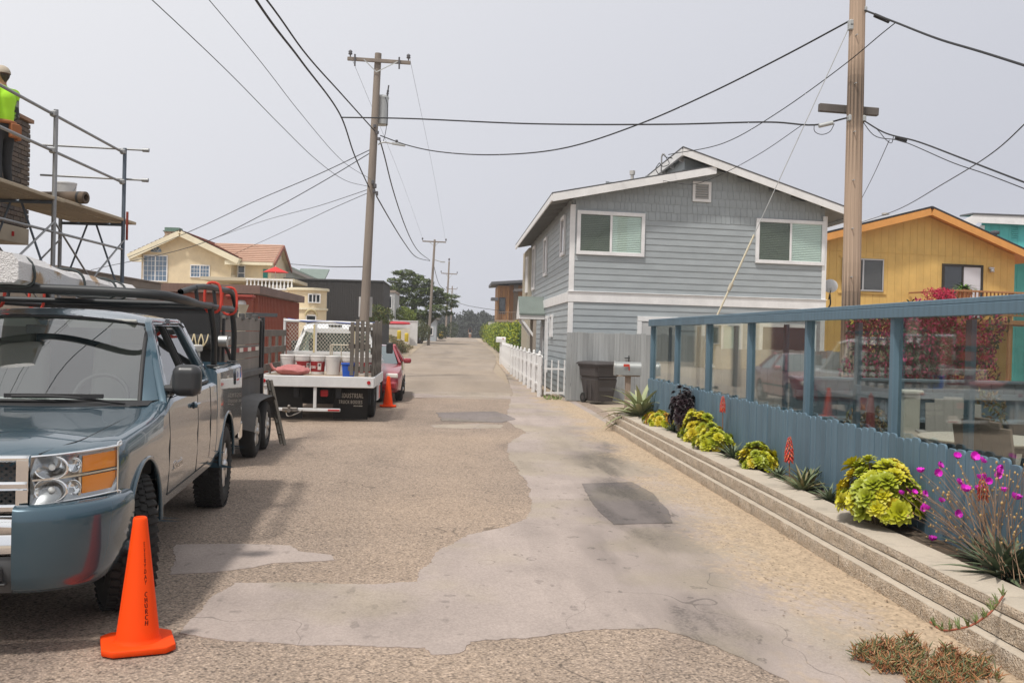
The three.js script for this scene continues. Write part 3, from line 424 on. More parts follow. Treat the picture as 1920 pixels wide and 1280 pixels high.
// axle along x, outer face at +x
function wheel(parent, R, w, rimR, { spokes = 6, lugs = 44, rimM = alloy, deep = false } = {}) {
  const g = new THREE.Group(); g.name = 'wheel'; parent.add(g);
  const h = w / 2, prof = [[rimR, -h * 0.72], [rimR + 0.02, -h * 0.92], [(rimR + R) / 2, -h], [R - 0.045, -h * 0.93], [R - 0.012, -h * 0.76], [R - 0.004, -h * 0.4], [R - 0.003, 0], [R - 0.004, h * 0.4], [R - 0.012, h * 0.76], [R - 0.045, h * 0.93], [(rimR + R) / 2, h], [rimR + 0.02, h * 0.92], [rimR, h * 0.72]];
  const ty = part('tyre', lathe(prof, 48).rotateZ(-Math.PI / 2), rubber, g);
  if (lugs) { const L = []; const rows = [-0.74, -0.40, -0.13, 0.13, 0.40, 0.74];
    rows.forEach((q, ri) => { const edge = Math.abs(q) > 0.6; for (let k = 0; k < lugs; k++) { const a = (k + (ri % 2) * 0.5 + (ri > 2 ? 0.25 : 0)) / lugs * 6.2832; const b = cbox(h * (edge ? 0.40 : 0.235), edge ? 0.020 : 0.013, 6.2832 * R / lugs * (edge ? 0.60 : 0.72), 0.002); b.rotateY((ri % 2 ? 1 : -1) * 0.28); b.translate(q * h, R + (edge ? -0.006 : 0.001), 0); b.rotateX(a); L.push(b); } });
    part('tread_blocks', L, rubber, ty).userData.kind = 'stuff'; }
  const fz = deep ? h * 0.15 : h * 0.62;
  part('rim', lathe([[rimR + 0.004, -h * 0.7], [rimR - 0.012, -h * 0.6], [rimR - 0.03, -h * 0.2], [rimR - 0.03, h * 0.5], [rimR - 0.008, h * 0.72], [rimR + 0.008, h * 0.74], [rimR + 0.004, h * 0.66]], 40).rotateZ(-Math.PI / 2), rimM, g);
  part('brake_disc', new THREE.CylinderGeometry(rimR * 0.72, rimR * 0.72, 0.02, 24).rotateZ(Math.PI / 2).translate(-h * 0.15, 0, 0), M([0.12, 0.11, 0.10], { metalness: 0.7, roughness: 0.5 }), g);
  for (let k = 0; k < spokes; k++) { const s = extr([[-0.035, 0.03], [0.035, 0.03], [0.042, rimR - 0.02], [-0.042, rimR - 0.02]], 0.02, { b: 0.008, bs: 2 }); s.rotateY(Math.PI / 2); s.rotateX(k / spokes * 6.2832); s.translate(fz, 0, 0); part('spoke', s, rimM, g); }
  part('hub_cap', lathe([[0, 0.05], [0.03, 0.048], [0.055, 0.03], [0.06, 0], [0.07, -0.02]], 20).rotateZ(-Math.PI / 2).translate(fz + 0.005, 0, 0), rimM, g);
  return g;
}
// ---------------------------------------------------------------- blue-grey pickup
const TRUCK = { x: -2.80, z: -5.36, ry: 4.7 * Math.PI / 180 };
{
  const tk = thing('pickup_truck', 'blue grey extended cab pickup truck with black ladder rack facing up the street', 'pickup truck', TRUCK.x, 0, TRUCK.z, TRUCK.ry);
  const paint = M([0.036, 0.078, 0.108], { phys: true, metalness: 0.30, roughness: 0.26, clearcoat: 1, clearcoatRoughness: 0.02 });
  const fz = x => { x = Math.abs(x); return -0.13 * x * x - 2.8 * Math.max(0, x - 0.68) ** 2; };
  // body shell: half profile from belly to centre line, mirrored
  const S = [ // z, W, belly, shoulder, hood edge x,y, inner x,y, centre y
    [-0.08, 0.60, 0.72, 1.020, 0.50, 1.028, 0.36, 1.035, 1.040], [-0.14, 0.73, 0.66, 1.045, 0.60, 1.055, 0.42, 1.066, 1.072], [-0.24, 0.865, 0.6, 1.065, 0.70, 1.078, 0.48, 1.098, 1.104], [-0.36, 0.948, 0.55, 1.078, 0.755, 1.093, 0.52, 1.120, 1.126], [-0.50, 0.985, 0.5, 1.092, 0.785, 1.106, 0.55, 1.136, 1.142],
    [-0.98, 1.003, 0.47, 1.128, 0.81, 1.138, 0.58, 1.172, 1.180], [-1.36, 1.003, 0.46, 1.158, 0.835, 1.165, 0.62, 1.200, 1.208], [-1.60, 1.002, 0.46, 1.188, 0.86, 1.19, 0.66, 1.205, 1.205], [-1.74, 1.001, 0.46, 1.225, 0.875, 1.215, 0.7, 1.205, 1.20], [-1.86, 1.0, 0.46, 1.250, 0.885, 1.23, 0.86, 1.20, 1.19], [-1.90, 1.0, 0.46, 1.256, 0.885, 1.20, 0.87, 0.66, 0.66], [-3.0, 1.002, 0.46, 1.268, 0.885, 1.20, 0.87, 0.66, 0.66], [-3.86, 1.0, 0.46, 1.272, 0.885, 1.20, 0.87, 0.66, 0.66], [-3.895, 1.0, 0.46, 1.272, 0.885, 1.25, 0.7, 1.25, 1.25], [-3.905, 0.97, 0.50, 1.24, 0.885, 1.24, 0.7, 1.24, 1.24], [-3.917, 0.97, 0.50, 1.26, 0.885, 1.26, 0.7, 1.26, 1.26],
    [-3.925, 1.0, 0.47, 1.372, 0.88, 1.372, 0.7, 1.372, 1.372], [-4.00, 1.001, 0.5, 1.374, 0.88, 1.372, 0.82, 1.372, 1.372], [-4.03, 1.003, 0.5, 1.374, 0.87, 1.37, 0.83, 0.86, 0.86], [-4.6, 1.003, 0.5, 1.374, 0.87, 1.37, 0.83, 0.86, 0.86], [-5.66, 0.998, 0.56, 1.376, 0.87, 1.37, 0.83, 0.86, 0.86], [-5.70, 0.998, 0.56, 1.376, 0.88, 1.372, 0.82, 1.372, 1.372], [-5.82, 0.975, 0.6, 1.37, 0.86, 1.37, 0.7, 1.37, 1.37]];
  const secs = S.map(([z, W, yb, ys, x1, y1, x2, y2, yc]) => {
    const hf = [[W * 0.5, yb], [W - 0.11, yb], [W - 0.035, yb + 0.045], [W - 0.012, 0.60 < yb + 0.06 ? yb + 0.07 : 0.60], [W, 0.78], [W - 0.002, 0.90], [W + 0.001, 1.0], [W - 0.012, ys - 0.045], [W - 0.03, ys - 0.018], [W - 0.062, ys - 0.003], [x1 + (W - 0.062 - x1) * 0.45, (ys + y1) / 2 + 0.001], [x1, y1], [x2, y2], [x2 * 0.5, (y2 + yc) / 2 + 0.002]];
    return [[0, yb, z], ...hf.map(p => [p[0], p[1], z]), [0, yc, z], ...hf.slice().reverse().map(p => [-p[0], p[1], z])];
  });
  // resample stations smoothly along the hood
  const fine = []; for (let i = 0; i < secs.length - 1; i++) { const n = Math.max(1, Math.round((secs[i][0][2] - secs[i + 1][0][2]) / 0.09)); for (let k = 0; k < n; k++) fine.push(secs[i].map((p, j) => p.map((c, q) => lerp(c, secs[i + 1][j][q], k / n)))); } fine.push(secs[secs.length - 1]);
  let bodyG = loft(fine, true); bodyG = clean(bodyG.toNonIndexed()); bodyG.computeVertexNormals();
  const ev = new Evaluator(); ev.useGroups = false; ev.attributes = ['position', 'normal', 'uv'];
  let B = new Brush(mergeVertices(bodyG)); B.updateMatrixWorld();
  const cut = g => { const c = new Brush(clean(g)); c.updateMatrixWorld(); B = ev.evaluate(B, c, SUBTRACTION); B.updateMatrixWorld(); };
  for (const z of [-0.99, -4.63]) for (const s of [1, -1]) cut(new THREE.CylinderGeometry(0.475, 0.475, 0.42, 40).rotateZ(Math.PI / 2).translate(s * 0.93, 0.44, z));
  const seal = [];
  for (const s of [1, -1]) { for (const [z, y0, y1] of [[-1.70, 0.58, 1.17], [-2.86, 0.58, 1.235], [-3.52, 0.62, 1.235]]) seal.push(tube([V(s * 0.9885, y0, z), V(s * 0.9995, 0.8, z), V(s * 1.0005, 1.0, z), V(s * 0.988, y1, z)], 0.0035, 14, 4)); seal.push(bar(V(s * 0.9885, 0.58, -1.70), V(s * 0.9885, 0.58, -3.52), 0.0035, 0.0035, 4)); seal.push(tube([[0.62, 1.048, -0.125], [0.70, 1.0795, -0.26], [0.755, 1.0945, -0.36], [0.80, 1.1335, -0.9], [0.83, 1.1625, -1.34], [0.862, 1.188, -1.6]].map(q => V(s * q[0], q[1] - 0.001, q[2])), 0.0035, 30, 4)); }
  part('shut_line_seals', seal, M([0.01, 0.01, 0.01]), tk).userData.kind = 'stuff';
  { // drop stray slivers left inside the wheel openings
    const g = B.geometry.index ? B.geometry.toNonIndexed() : B.geometry, p = g.attributes.position, keep = []; for (let i = 0; i < p.count; i += 3) { const cx = (p.getX(i) + p.getX(i + 1) + p.getX(i + 2)) / 3, cy = (p.getY(i) + p.getY(i + 1) + p.getY(i + 2)) / 3, cz = (p.getZ(i) + p.getZ(i + 1) + p.getZ(i + 2)) / 3; const inside = [-0.99, -4.63].some(z => Math.hypot(cy - 0.44, cz - z) < 0.455 && Math.abs(cx) > 0.76); if (!inside) for (let k = 0; k < 3; k++) keep.push(p.getX(i + k), p.getY(i + k), p.getZ(i + k)); }
    const q = new THREE.BufferGeometry(); q.setAttribute('position', new THREE.Float32BufferAttribute(keep, 3)); part('body', smooth(q, 28), paint, tk); }
  // wheel housings and underside
  for (const z of [-0.99, -4.63]) for (const s of [1, -1]) { part('wheel_housing', new THREE.CylinderGeometry(0.47, 0.47, 0.34, 28, 1, true, Math.PI * 0.45, Math.PI * 1.1).rotateX(Math.PI / 2).rotateY(Math.PI / 2).translate(s * 0.72, 0.44, z), blackPl, tk); part('wheel_arch_lip', new THREE.TorusGeometry(0.482, 0.016, 8, 40, Math.PI * 0.98).rotateZ(0.03).rotateY(Math.PI / 2).translate(s * 0.995, 0.44, z), paint, tk); }
  part('chassis', [boxc(-0.50, -0.40, 0.38, 0.52, -5.5, -0.3), boxc(0.40, 0.50, 0.38, 0.52, -5.5, -0.3), boxc(-0.6, 0.6, 0.3, 0.5, -1.15, -0.85), bar(V(-0.85, 0.40, -0.99), V(0.85, 0.40, -0.99), 0.05), bar(V(-0.85, 0.40, -4.63), V(0.85, 0.40, -4.63), 0.06), boxc(-0.3, 0.3, 0.28, 0.5, -2.9, -1.3), new THREE.SphereGeometry(0.16, 14, 10).translate(0, 0.4, -4.63)], chassisM, tk);
  for (const s of [1, -1]) { let w = wheel(tk, 0.405, 0.285, 0.225); w.position.set(s * 0.87, 0.405, -0.99); w.rotation.y = (s < 0 ? Math.PI : 0) + 0.38; w = wheel(tk, 0.405, 0.265, 0.225); w.position.set(s * 0.865, 0.405, -4.63); w.rotation.y = s < 0 ? Math.PI : 0; }
  // cab sides: a panel with window openings leaning in towards the roof
  const lean = y => 0.948 - 0.36 * (y - 1.24) - 0.16 * Math.max(0, y - 1.24) ** 2;
  const side = new THREE.Shape(); [[-1.74, 1.20], [-1.80, 1.262], [-2.38, 1.765], [-2.5, 1.80], [-3.55, 1.80], [-3.70, 1.77], [-3.88, 1.262], [-3.89, 1.20]].forEach((p, i) => i ? side.lineTo(p[0], p[1]) : side.moveTo(p[0], p[1]));
  const hole = pts => { const h = new THREE.Path(); const n = pts.length; pts.forEach((p, i) => { const a = pts[(i + n - 1) % n], b = pts[(i + 1) % n], r = 0.05; const pa = Math.hypot(a[0] - p[0], a[1] - p[1]), pb = Math.hypot(b[0] - p[0], b[1] - p[1]); const q0 = [lerp(p[0], a[0], r / pa), lerp(p[1], a[1], r / pa)], q1 = [lerp(p[0], b[0], r / pb), lerp(p[1], b[1], r / pb)]; i ? h.lineTo(q0[0], q0[1]) : h.moveTo(q0[0], q0[1]); h.quadraticCurveTo(p[0], p[1], q1[0], q1[1]); }); h.closePath(); return h; };
  const wf = [[-1.915, 1.285], [-2.43, 1.752], [-2.79, 1.76], [-2.84, 1.285]], wr = [[-2.925, 1.285], [-2.875, 1.758], [-3.42, 1.752], [-3.66, 1.285]];
  side.holes.push(hole([wf[0], wf[1], wr[2], wr[3]]));
  const sideTint = M([0.40, 0.45, 0.43], { phys: true, roughness: 0.01, transmission: 1, thickness: 0, ior: 2.1 });
  for (const s of [1, -1]) {
    const warp = (g, off) => { const p = g.attributes.position; for (let i = 0; i < p.count; i++) { const z = p.getX(i), y = p.getY(i), d = p.getZ(i); p.setXYZ(i, s * (lean(y) + d + off), y, z); } g.computeVertexNormals(); return clean(g); };
    part('cab_side', smooth(warp(extr(side, 0.035, { b: 0.008, bs: 2, cs: 5 }), -0.035), 30), paint, tk);
    for (const [pts, nm] of [[wf, 'door_window'], [wr, 'rear_side_window']]) { const sh = new THREE.Shape(hole(pts).getPoints(5)); part(nm, warp(new THREE.ShapeGeometry(sh), -0.022), sideTint, tk); const pth = hole(pts).getPoints(5).map(q => V(s * (lean(q.y) - 0.004), q.y, q.x)); part('window_seal', tube(pth, 0.006, 60, 5, true), blackPl, tk); }
    part('b_pillar', warp(extr([[-2.83, 1.26], [-2.93, 1.26], [-2.885, 1.775], [-2.785, 1.775]], 0.03), -0.034), blackPl, tk);
    part('belt_moulding', boxc(s * 0.955, s * 0.972, 1.262, 1.285, -3.55, -1.86, 0.005), blackPl, tk);
    // mirror
    const mir = part('door_mirror', new RoundedBoxGeometry(0.20, 0.225, 0.15, 5, 0.065).translate(s * 1.075, 1.365, -1.88), M([0.03, 0.031, 0.033], { roughness: 0.35 }), tk); part('mirror_arm', [box(0.13, 0.06, 0.09, s * 0.97, 1.30, -1.90, 0.02), extr([[0, 1.25], [-0.16, 1.25], [-0.16, 1.40], [-0.04, 1.29]].map(q => [q[0], q[1]]), 0.02).rotateY(-Math.PI / 2).translate(s * 0.955 + 0.01, 0, -1.85)], blackPl, mir); part('mirror_glass', box(0.17, 0.2, 0.004, s * 1.075, 1.365, -1.947, 0.001), chrome, mir);
    part('door_handle', [new RoundedBoxGeometry(0.03, 0.035, 0.17, 3, 0.012).translate(s * 1.018, 1.13, -2.70), box(0.012, 0.05, 0.1, s * 1.0, 1.13, -2.70)], paint, tk);
  }
  // roof, windscreen, rear wall
  const top = u => Math.pow(Math.abs(u), 3.2);
  part('roof', smooth(gridGeo(24, 14, (a, b) => { const u = a * 2 - 1, z = lerp(-2.26 - 0.13 * u * u, -3.70, b), hw = lerp(0.715, 0.742, b), crown = 1.868 - 0.05 * (1 - sstep(0, 0.28, b)) * 1.15 - 0.035 * sstep(0.8, 1, b); return [u * hw, crown - 0.075 * top(u) - 0.02 * u * u, z]; }), 60), paint, tk);
  const wsB = u => [u * 0.775, 1.235 - 0.02 * u * u, -1.46 - 0.32 * u * u], wsT = u => [u * 0.690, 1.800 - 0.05 * u * u, -2.275 - 0.125 * u * u];
  part('windscreen', gridGeo(20, 8, (a, b) => { const u = a * 2 - 1, p = wsB(u), q = wsT(u), k = Math.sin(b * Math.PI) * 0.03; return [lerp(p[0], q[0], b), lerp(p[1], q[1], b) + k, lerp(p[2], q[2], b) + k]; }), M([0.80, 0.88, 0.86], { phys: true, roughness: 0.008, transmission: 1, thickness: 0, ior: 2.8 }), tk);
  { const e = []; for (const s of [1, -1]) e.push(tube([0, 0.25, 0.5, 0.75, 1].map(b => { const p = wsB(s), q = wsT(s), k = Math.sin(b * Math.PI) * 0.03; return V(lerp(p[0], q[0], b), lerp(p[1], q[1], b) + k, lerp(p[2], q[2], b) + k); }), 0.016, 20, 6)); for (const f of [wsB, wsT]) e.push(tube([-1, -0.6, -0.2, 0.2, 0.6, 1].map(u => V(...f(u))), 0.012, 24, 6)); part('windscreen_seal', e, blackPl, tk); }
  for (const s of [1, -1]) part('a_pillar', smooth(gridGeo(3, 8, (a, b) => { const p = wsB(s), q = wsT(s), k = Math.sin(b * Math.PI) * 0.03, y1 = lerp(1.24, 1.775, b), P = [lerp(p[0], q[0], b), lerp(p[1], q[1], b) + k, lerp(p[2], q[2], b) + k], Q = [s * lean(y1) , y1, lerp(-1.82, -2.42, b)]; return [lerp(P[0], Q[0], a) + s * 0.012 * Math.sin(a * Math.PI), lerp(P[1], Q[1], a), lerp(P[2], Q[2], a) + 0.01 * Math.sin(a * Math.PI)]; }), 60), paint, tk);
  part('cab_back', [extr([[-0.92, 1.2], [0.92, 1.2], [0.70, 1.77], [-0.70, 1.77]].map(q => q), 0.02).translate(0, 0, -3.86)].map(g => { const p = g.attributes.position; for (let i = 0; i < p.count; i++) p.setZ(i, p.getZ(i) + 0.2 * (p.getY(i) - 1.2)); return g; }), paint, tk);
  part('cowl', gridGeo(16, 2, (a, b) => { const u = a * 2 - 1; return [u * 0.86, 1.214 - 0.012 * (1 - b) + 0.012 * b, lerp(-1.34 - 0.30 * u * u, -1.48 - 0.32 * u * u, b)]; }), blackPl, tk);
  for (const [x0, x1] of [[0.72, -0.02], [0.04, -0.66]]) { const w = part('wiper', [tube([V(x0, 1.215, -1.60), V((x0 + x1) / 2, 1.262, -1.475), V(x1 + 0.05, 1.262, -1.475)], 0.010, 16, 5), beam(V(x0 - 0.12, 1.268, -1.512), V(x1, 1.265, -1.488), 0.018, 0.03)], blackPl, tk); }
  // cabin
  const cab = M([0.22, 0.215, 0.20], { roughness: 0.85 }), lightCab = M([0.46, 0.46, 0.43], { roughness: 0.9 });
  part('cabin_floor', boxc(-0.84, 0.84, 0.63, 0.66, -3.84, -1.88), cab, tk); part('dashboard', [new RoundedBoxGeometry(1.62, 0.24, 0.42, 4, 0.06).translate(0, 1.10, -1.86), boxc(-0.84, 0.84, 0.7, 1.0, -1.90, -1.87)], lightCab, tk); part('headlining', gridGeo(6, 4, (a, b) => [(a * 2 - 1) * 0.66, 1.79 - 0.03 * (a * 2 - 1) ** 2, lerp(-2.40, -3.62, b)]), lightCab, tk);
  for (const x of [-0.42, 0.42]) { const st = part('seat', [new RoundedBoxGeometry(0.52, 0.16, 0.5, 4, 0.05).translate(x, 0.98, -2.6), at(new RoundedBoxGeometry(0.5, 0.66, 0.16, 4, 0.06), x, 1.27, -2.9, 0, -0.2)], cab, tk); part('headrest', new RoundedBoxGeometry(0.26, 0.18, 0.1, 4, 0.04).translate(x, 1.66, -2.98), cab, st); }
  part('steering_wheel', at(new THREE.TorusGeometry(0.19, 0.017, 8, 28), 0.42, 1.21, -2.16, 0, -0.5), blackPl, tk); part('rear_view_mirror', new RoundedBoxGeometry(0.25, 0.07, 0.03, 3, 0.012).translate(0, 1.70, -2.22), blackPl, tk);
  for (const s of [1, -1]) part('sun_visor', at(new RoundedBoxGeometry(0.52, 0.16, 0.02, 3, 0.008), s * 0.36, 1.755, -2.42, 0, 1.2), lightCab, tk);
  // front: grille, lamps, bumper
  const bend = (g, o = 0) => { g = clean(g); const p = g.attributes.position; for (let i = 0; i < p.count; i++) p.setZ(i, p.getZ(i) + fz(p.getX(i)) + o); g.computeVertexNormals(); return g; };
  const rrect = (x0, x1, y0, y1, r, P = THREE.Shape) => { const s = new P(); s.moveTo(x0 + r, y0); s.lineTo(x1 - r, y0); s.quadraticCurveTo(x1, y0, x1, y0 + r); s.lineTo(x1, y1 - r); s.quadraticCurveTo(x1, y1, x1 - r, y1); s.lineTo(x0 + r, y1); s.quadraticCurveTo(x0, y1, x0, y1 - r); s.lineTo(x0, y0 + r); s.quadraticCurveTo(x0, y0, x0 + r, y0); return s; };
  { const seg = (x0, x1, y0, y1, d, b) => { const g = []; const n = 10; return bend(smooth(new RoundedBoxGeometry(x1 - x0, y1 - y0, d, 3, b).translate((x0 + x1) / 2, (y0 + y1) / 2, 0), 60)); };
    const long = (x0, x1, y0, y1, z0, d) => { const n = 12, sec = []; const c = 0.012; for (let i = 0; i <= n; i++) { const x = lerp(x0, x1, i / n), z = fz(x) + z0; sec.push([[x, y0 + c, z], [x, y0, z - c], [x, y0, z - d], [x, y1, z - d], [x, y1, z - c], [x, y1 - c, z]]); } return smooth(loft(sec), 40); };
    part('grille_frame', [long(-0.60, 0.60, 1.018, 1.052, 0.035, 0.06), long(-0.60, 0.60, 0.872, 0.918, 0.045, 0.07), long(-0.60, 0.60, 0.752, 0.798, 0.035, 0.06), long(0.545, 0.603, 0.753, 1.050, 0.033, 0.058), long(-0.603, -0.545, 0.753, 1.050, 0.033, 0.058)], chrome, tk);
    for (const [y0, y1] of [[0.918, 1.018], [0.798, 0.872]]) { const L = []; for (let x = -0.62; x < 0.62; x += 0.042) for (const s of [1, -1]) { const a = Math.max(-0.545, Math.min(0.545, x)), b = Math.max(-0.545, Math.min(0.545, x + s * (y1 - y0) * 1.25)); if (Math.abs(a - b) > 0.02) { const t0 = (a - x) / (s * (y1 - y0) * 1.25), t1 = (b - x) / (s * (y1 - y0) * 1.25); L.push(beam(V(a, lerp(y0, y1, t0), fz(a) + 0.012), V(b, lerp(y0, y1, t1), fz(b) + 0.012), 0.007, 0.014)); } } const m = part('grille_mesh', L, blackPl, tk); m.userData.kind = 'stuff'; }
    part('grille_backing', bend(boxc(-0.56, 0.56, 0.77, 1.04, -0.055, -0.05)), M([0.025, 0.025, 0.026]), tk);
    part('emblem', bend(extr([[-0.14, -0.028], [-0.045, -0.028], [-0.035, -0.06], [0.035, -0.06], [0.06, -0.028], [0.14, -0.028], [0.15, 0.028], [0.045, 0.028], [0.035, 0.06], [-0.035, 0.06], [-0.05, 0.028], [-0.15, 0.028]], 0.012, { b: 0.006 }).translate(0, 0.895, 0.05)), M([0.75, 0.52, 0.12], { metalness: 1, roughness: 0.25 }), tk); }
  for (const s of [1, -1]) {
    const hl = new THREE.Group(); hl.name = 'headlight'; tk.add(hl);
    const X0 = 0.612, X1 = 0.972, surf = (a, b, o, m = 1) => { const x = lerp(X0, X1, a), y0 = 0.792 + 0.030 * a, y1 = 1.044 + 0.030 * a; return [s * x, lerp(y0, y1, b), fz(x) + o]; };
    part('housing', gridGeo(16, 3, (a, b) => { const e = Math.min(a, 1 - a, b, 1 - b) < 0.02; return surf(a, b, e ? 0.03 : -0.055); }), M([0.35, 0.36, 0.37], { metalness: 1, roughness: 0.22 }), hl);
    for (const [cy, r] of [[0.985, 0.052], [0.865, 0.050]]) { const xx = 0.70; part('reflector', lathe([[0.0, -0.055], [0.02, -0.05], [0.045, -0.025], [r + 0.006, 0.006], [r + 0.012, 0.012], [r + 0.016, 0.004]], 24).rotateX(Math.PI / 2).scale(1.35, 1, 1).translate(s * xx, cy, fz(xx) - 0.002), chrome, hl); part('bulb', new THREE.SphereGeometry(0.018, 12, 8).translate(s * xx, cy, fz(xx) - 0.02), M([0.8, 0.8, 0.78], { roughness: 0.15 }), hl);
      const pk = part('side_reflector', lathe([[0.0, -0.03], [0.025, -0.015], [0.036, 0.008], [0.042, 0.002]], 16).rotateX(Math.PI / 2).translate(s * 0.80, cy + 0.008, fz(0.80) + 0.0), chrome, hl);
      part('amber_lens', gridGeo(5, 3, (a, b) => { const q = surf(lerp(0.62, 0.975, a), lerp(cy > 0.9 ? 0.55 : 0.08, cy > 0.9 ? 0.93 : 0.46, b), 0.005); return q; }), amber, hl); part('chrome_rib', gridGeo(8, 1, (a, b) => surf(lerp(0.585, 0.615, b), lerp(cy > 0.9 ? 0.55 : 0.06, cy > 0.9 ? 0.95 : 0.46, a), 0.012)), chrome, hl); }
    part('divider', gridGeo(14, 2, (a, b) => surf(a, 0.485 + 0.04 * b, 0.012)), chrome, hl);
    part('lens_cover', gridGeo(18, 5, (a, b) => { const k = Math.min(a * 8, (1 - a) * 8, b * 6, (1 - b) * 6, 1); return surf(a, b, 0.022 + 0.02 * k); }), glassPane([0.96, 0.97, 0.97], 0.01), hl);
    const rim = []; for (let i = 0; i <= 12; i++) rim.push(V(...surf(i / 12, 1, 0.02))); for (let i = 0; i <= 6; i++) rim.push(V(...surf(1, 1 - i / 6, 0.02))); for (let i = 12; i >= 0; i--) rim.push(V(...surf(i / 12, 0, 0.02))); part('lens_rim', tube(rim, 0.007, 70, 5), chrome, hl);
    // painted bumper end wrapping to the wheel opening
    const path = [[0.56, 0.075], [0.66, 0.062], [0.78, 0.008], [0.88, -0.085], [0.955, -0.21], [0.995, -0.36], [1.006, -0.50]], prof = [[-0.05, 0.800], [0.0, 0.796], [0.022, 0.775], [0.03, 0.72], [0.028, 0.64], [0.026, 0.55], [0.012, 0.44], [-0.005, 0.375], [-0.04, 0.345], [-0.12, 0.34]];
    const cv = new THREE.CatmullRomCurve3(path.map(q => V(q[0], 0, q[1])));
    part('bumper_end', smooth(gridGeo(24, prof.length - 1, (a, b) => { const p = cv.getPoint(a), t = cv.getTangent(a), q = prof[Math.round(b * (prof.length - 1))], nx = -t.z, nz = t.x, up = q[1] > 0.6 ? 0.012 * a : q[1] < 0.46 ? 0.10 * sstep(0.6, 1, a) : 0; const L = Math.hypot(nx, nz); return [s * (p.x - (-nx / L) * q[0] * 1), q[1] + up, p.z - (-nz / L) * q[0] * -1 * -1]; }), 50), paint, tk);
  }
  { const prof = [[-0.05, 0.748], [0.01, 0.744], [0.035, 0.725], [0.044, 0.70], [0.036, 0.672], [0.018, 0.655], [0.022, 0.645], [0.022, 0.56], [0.0, 0.545], [-0.04, 0.542]];
    part('bumper', smooth(gridGeo(16, prof.length - 1, (a, b) => { const x = lerp(-0.585, 0.585, a), q = prof[Math.round(b * (prof.length - 1))]; return [x, q[1], fz(x) + 0.09 + q[0]]; }), 40), chrome, tk);
    const pv = [[0.02, 0.541], [0.028, 0.50], [0.02, 0.42], [-0.02, 0.345], [-0.1, 0.33]]; part('valance', smooth(gridGeo(16, 4, (a, b) => { const x = lerp(-0.60, 0.60, a), q = pv[Math.round(b * 4)]; return [x, q[1], fz(x) + 0.075 + q[0]]; }), 50), M([0.075, 0.078, 0.082], { roughness: 0.55 }), tk);
    for (const s of [1, -1]) { const f = part('tow_recess', box(0.20, 0.085, 0.03, s * 0.42, 0.455, 0.085, 0.012), M([0.03, 0.03, 0.031]), tk); part('recess_lip', box(0.24, 0.012, 0.045, s * 0.42, 0.406, 0.085, 0.004), blackPl, f); } }
  // rear: lamps, tailgate panel, model badge on the door
  for (const s of [1, -1]) part('tail_light', new RoundedBoxGeometry(0.10, 0.44, 0.06, 3, 0.02).translate(s * 0.93, 1.05, -5.82), redLens, tk);
  part('rear_bumper', new RoundedBoxGeometry(1.96, 0.2, 0.16, 3, 0.03).translate(0, 0.62, -5.90), chrome, tk);
  // bed-side sticker in red, white and blue
  const stick = (() => { const c = document.createElement('canvas'); c.width = 256; c.height = 160; const x = c.getContext('2d'); x.fillStyle = '#c9ced6'; x.fillRect(0, 0, 256, 160); x.fillStyle = '#2b3f7c'; x.save(); x.transform(1, 0, -0.35, 1, 30, 0); x.fillRect(30, 30, 70, 62); x.fillRect(112, 48, 44, 44); x.restore(); x.fillStyle = '#b3262c'; x.fillRect(34, 104, 190, 18);  const t = new THREE.CanvasTexture(c); t.colorSpace = THREE.SRGBColorSpace; return t; })();
  part('bed_sticker', gridGeo(1, 1, (a, b) => [1.0065, 1.16 + b * 0.17, -5.12 - a * 0.30]), M([1, 1, 1], { map: stick, roughness: 0.35 }), tk);
  const badge = (() => { const c = document.createElement('canvas'); c.width = 512; c.height = 96; const x = c.getContext('2d'); x.clearRect(0, 0, 512, 96); x.fillStyle = '#fff'; x.font = 'italic bold 76px serif'; x.fillText('Silverado', 40, 72); return c; })();
  { // raised chrome script
    const d = badge.getContext('2d').getImageData(0, 0, 512, 96).data, q = []; const st = 5; for (let j = 0; j < 96; j += st) for (let i = 0; i < 512; i += st) { let a = 0; for (let v = 0; v < st; v++) for (let u = 0; u < st; u++) if (j + v < 96 && i + u < 512) a += d[((j + v) * 512 + i + u) * 4 + 3]; if (a / (st * st) > 110) q.push(new THREE.BoxGeometry(0.006, 0.0058, 0.0045).translate(1.0035, 0.80 - j / 96 * 0.105, -1.82 - i / 512 * 0.46)); } if (q.length) { const b = part('badge_script', q, chrome, tk); b.userData.kind = 'stuff'; } }
  part('bed_toolbox', [new RoundedBoxGeometry(0.34, 0.30, 0.5, 3, 0.02).translate(0.56, 1.36, -4.35), new RoundedBoxGeometry(0.38, 0.07, 0.54, 3, 0.02).translate(0.56, 1.54, -4.35)], M([0.62, 0.60, 0.55], { map: T.grunge }), tk);
  // ladder rack of black tube, red straps round its rails
  const rk = new THREE.Group(); rk.name = 'ladder_rack'; tk.add(rk); const tubeM = M([0.032, 0.034, 0.036], { roughness: 0.5, metalness: 0.3 });
  part('front_crossbar', [tube([V(-0.92, 1.93, -2.25), V(-0.80, 1.975, -2.2), V(0, 1.995, -2.18), V(0.80, 1.975, -2.2), V(0.92, 1.955, -2.45), V(0.93, 1.94, -3.0)], 0.036, 40, 10)], tubeM, rk);
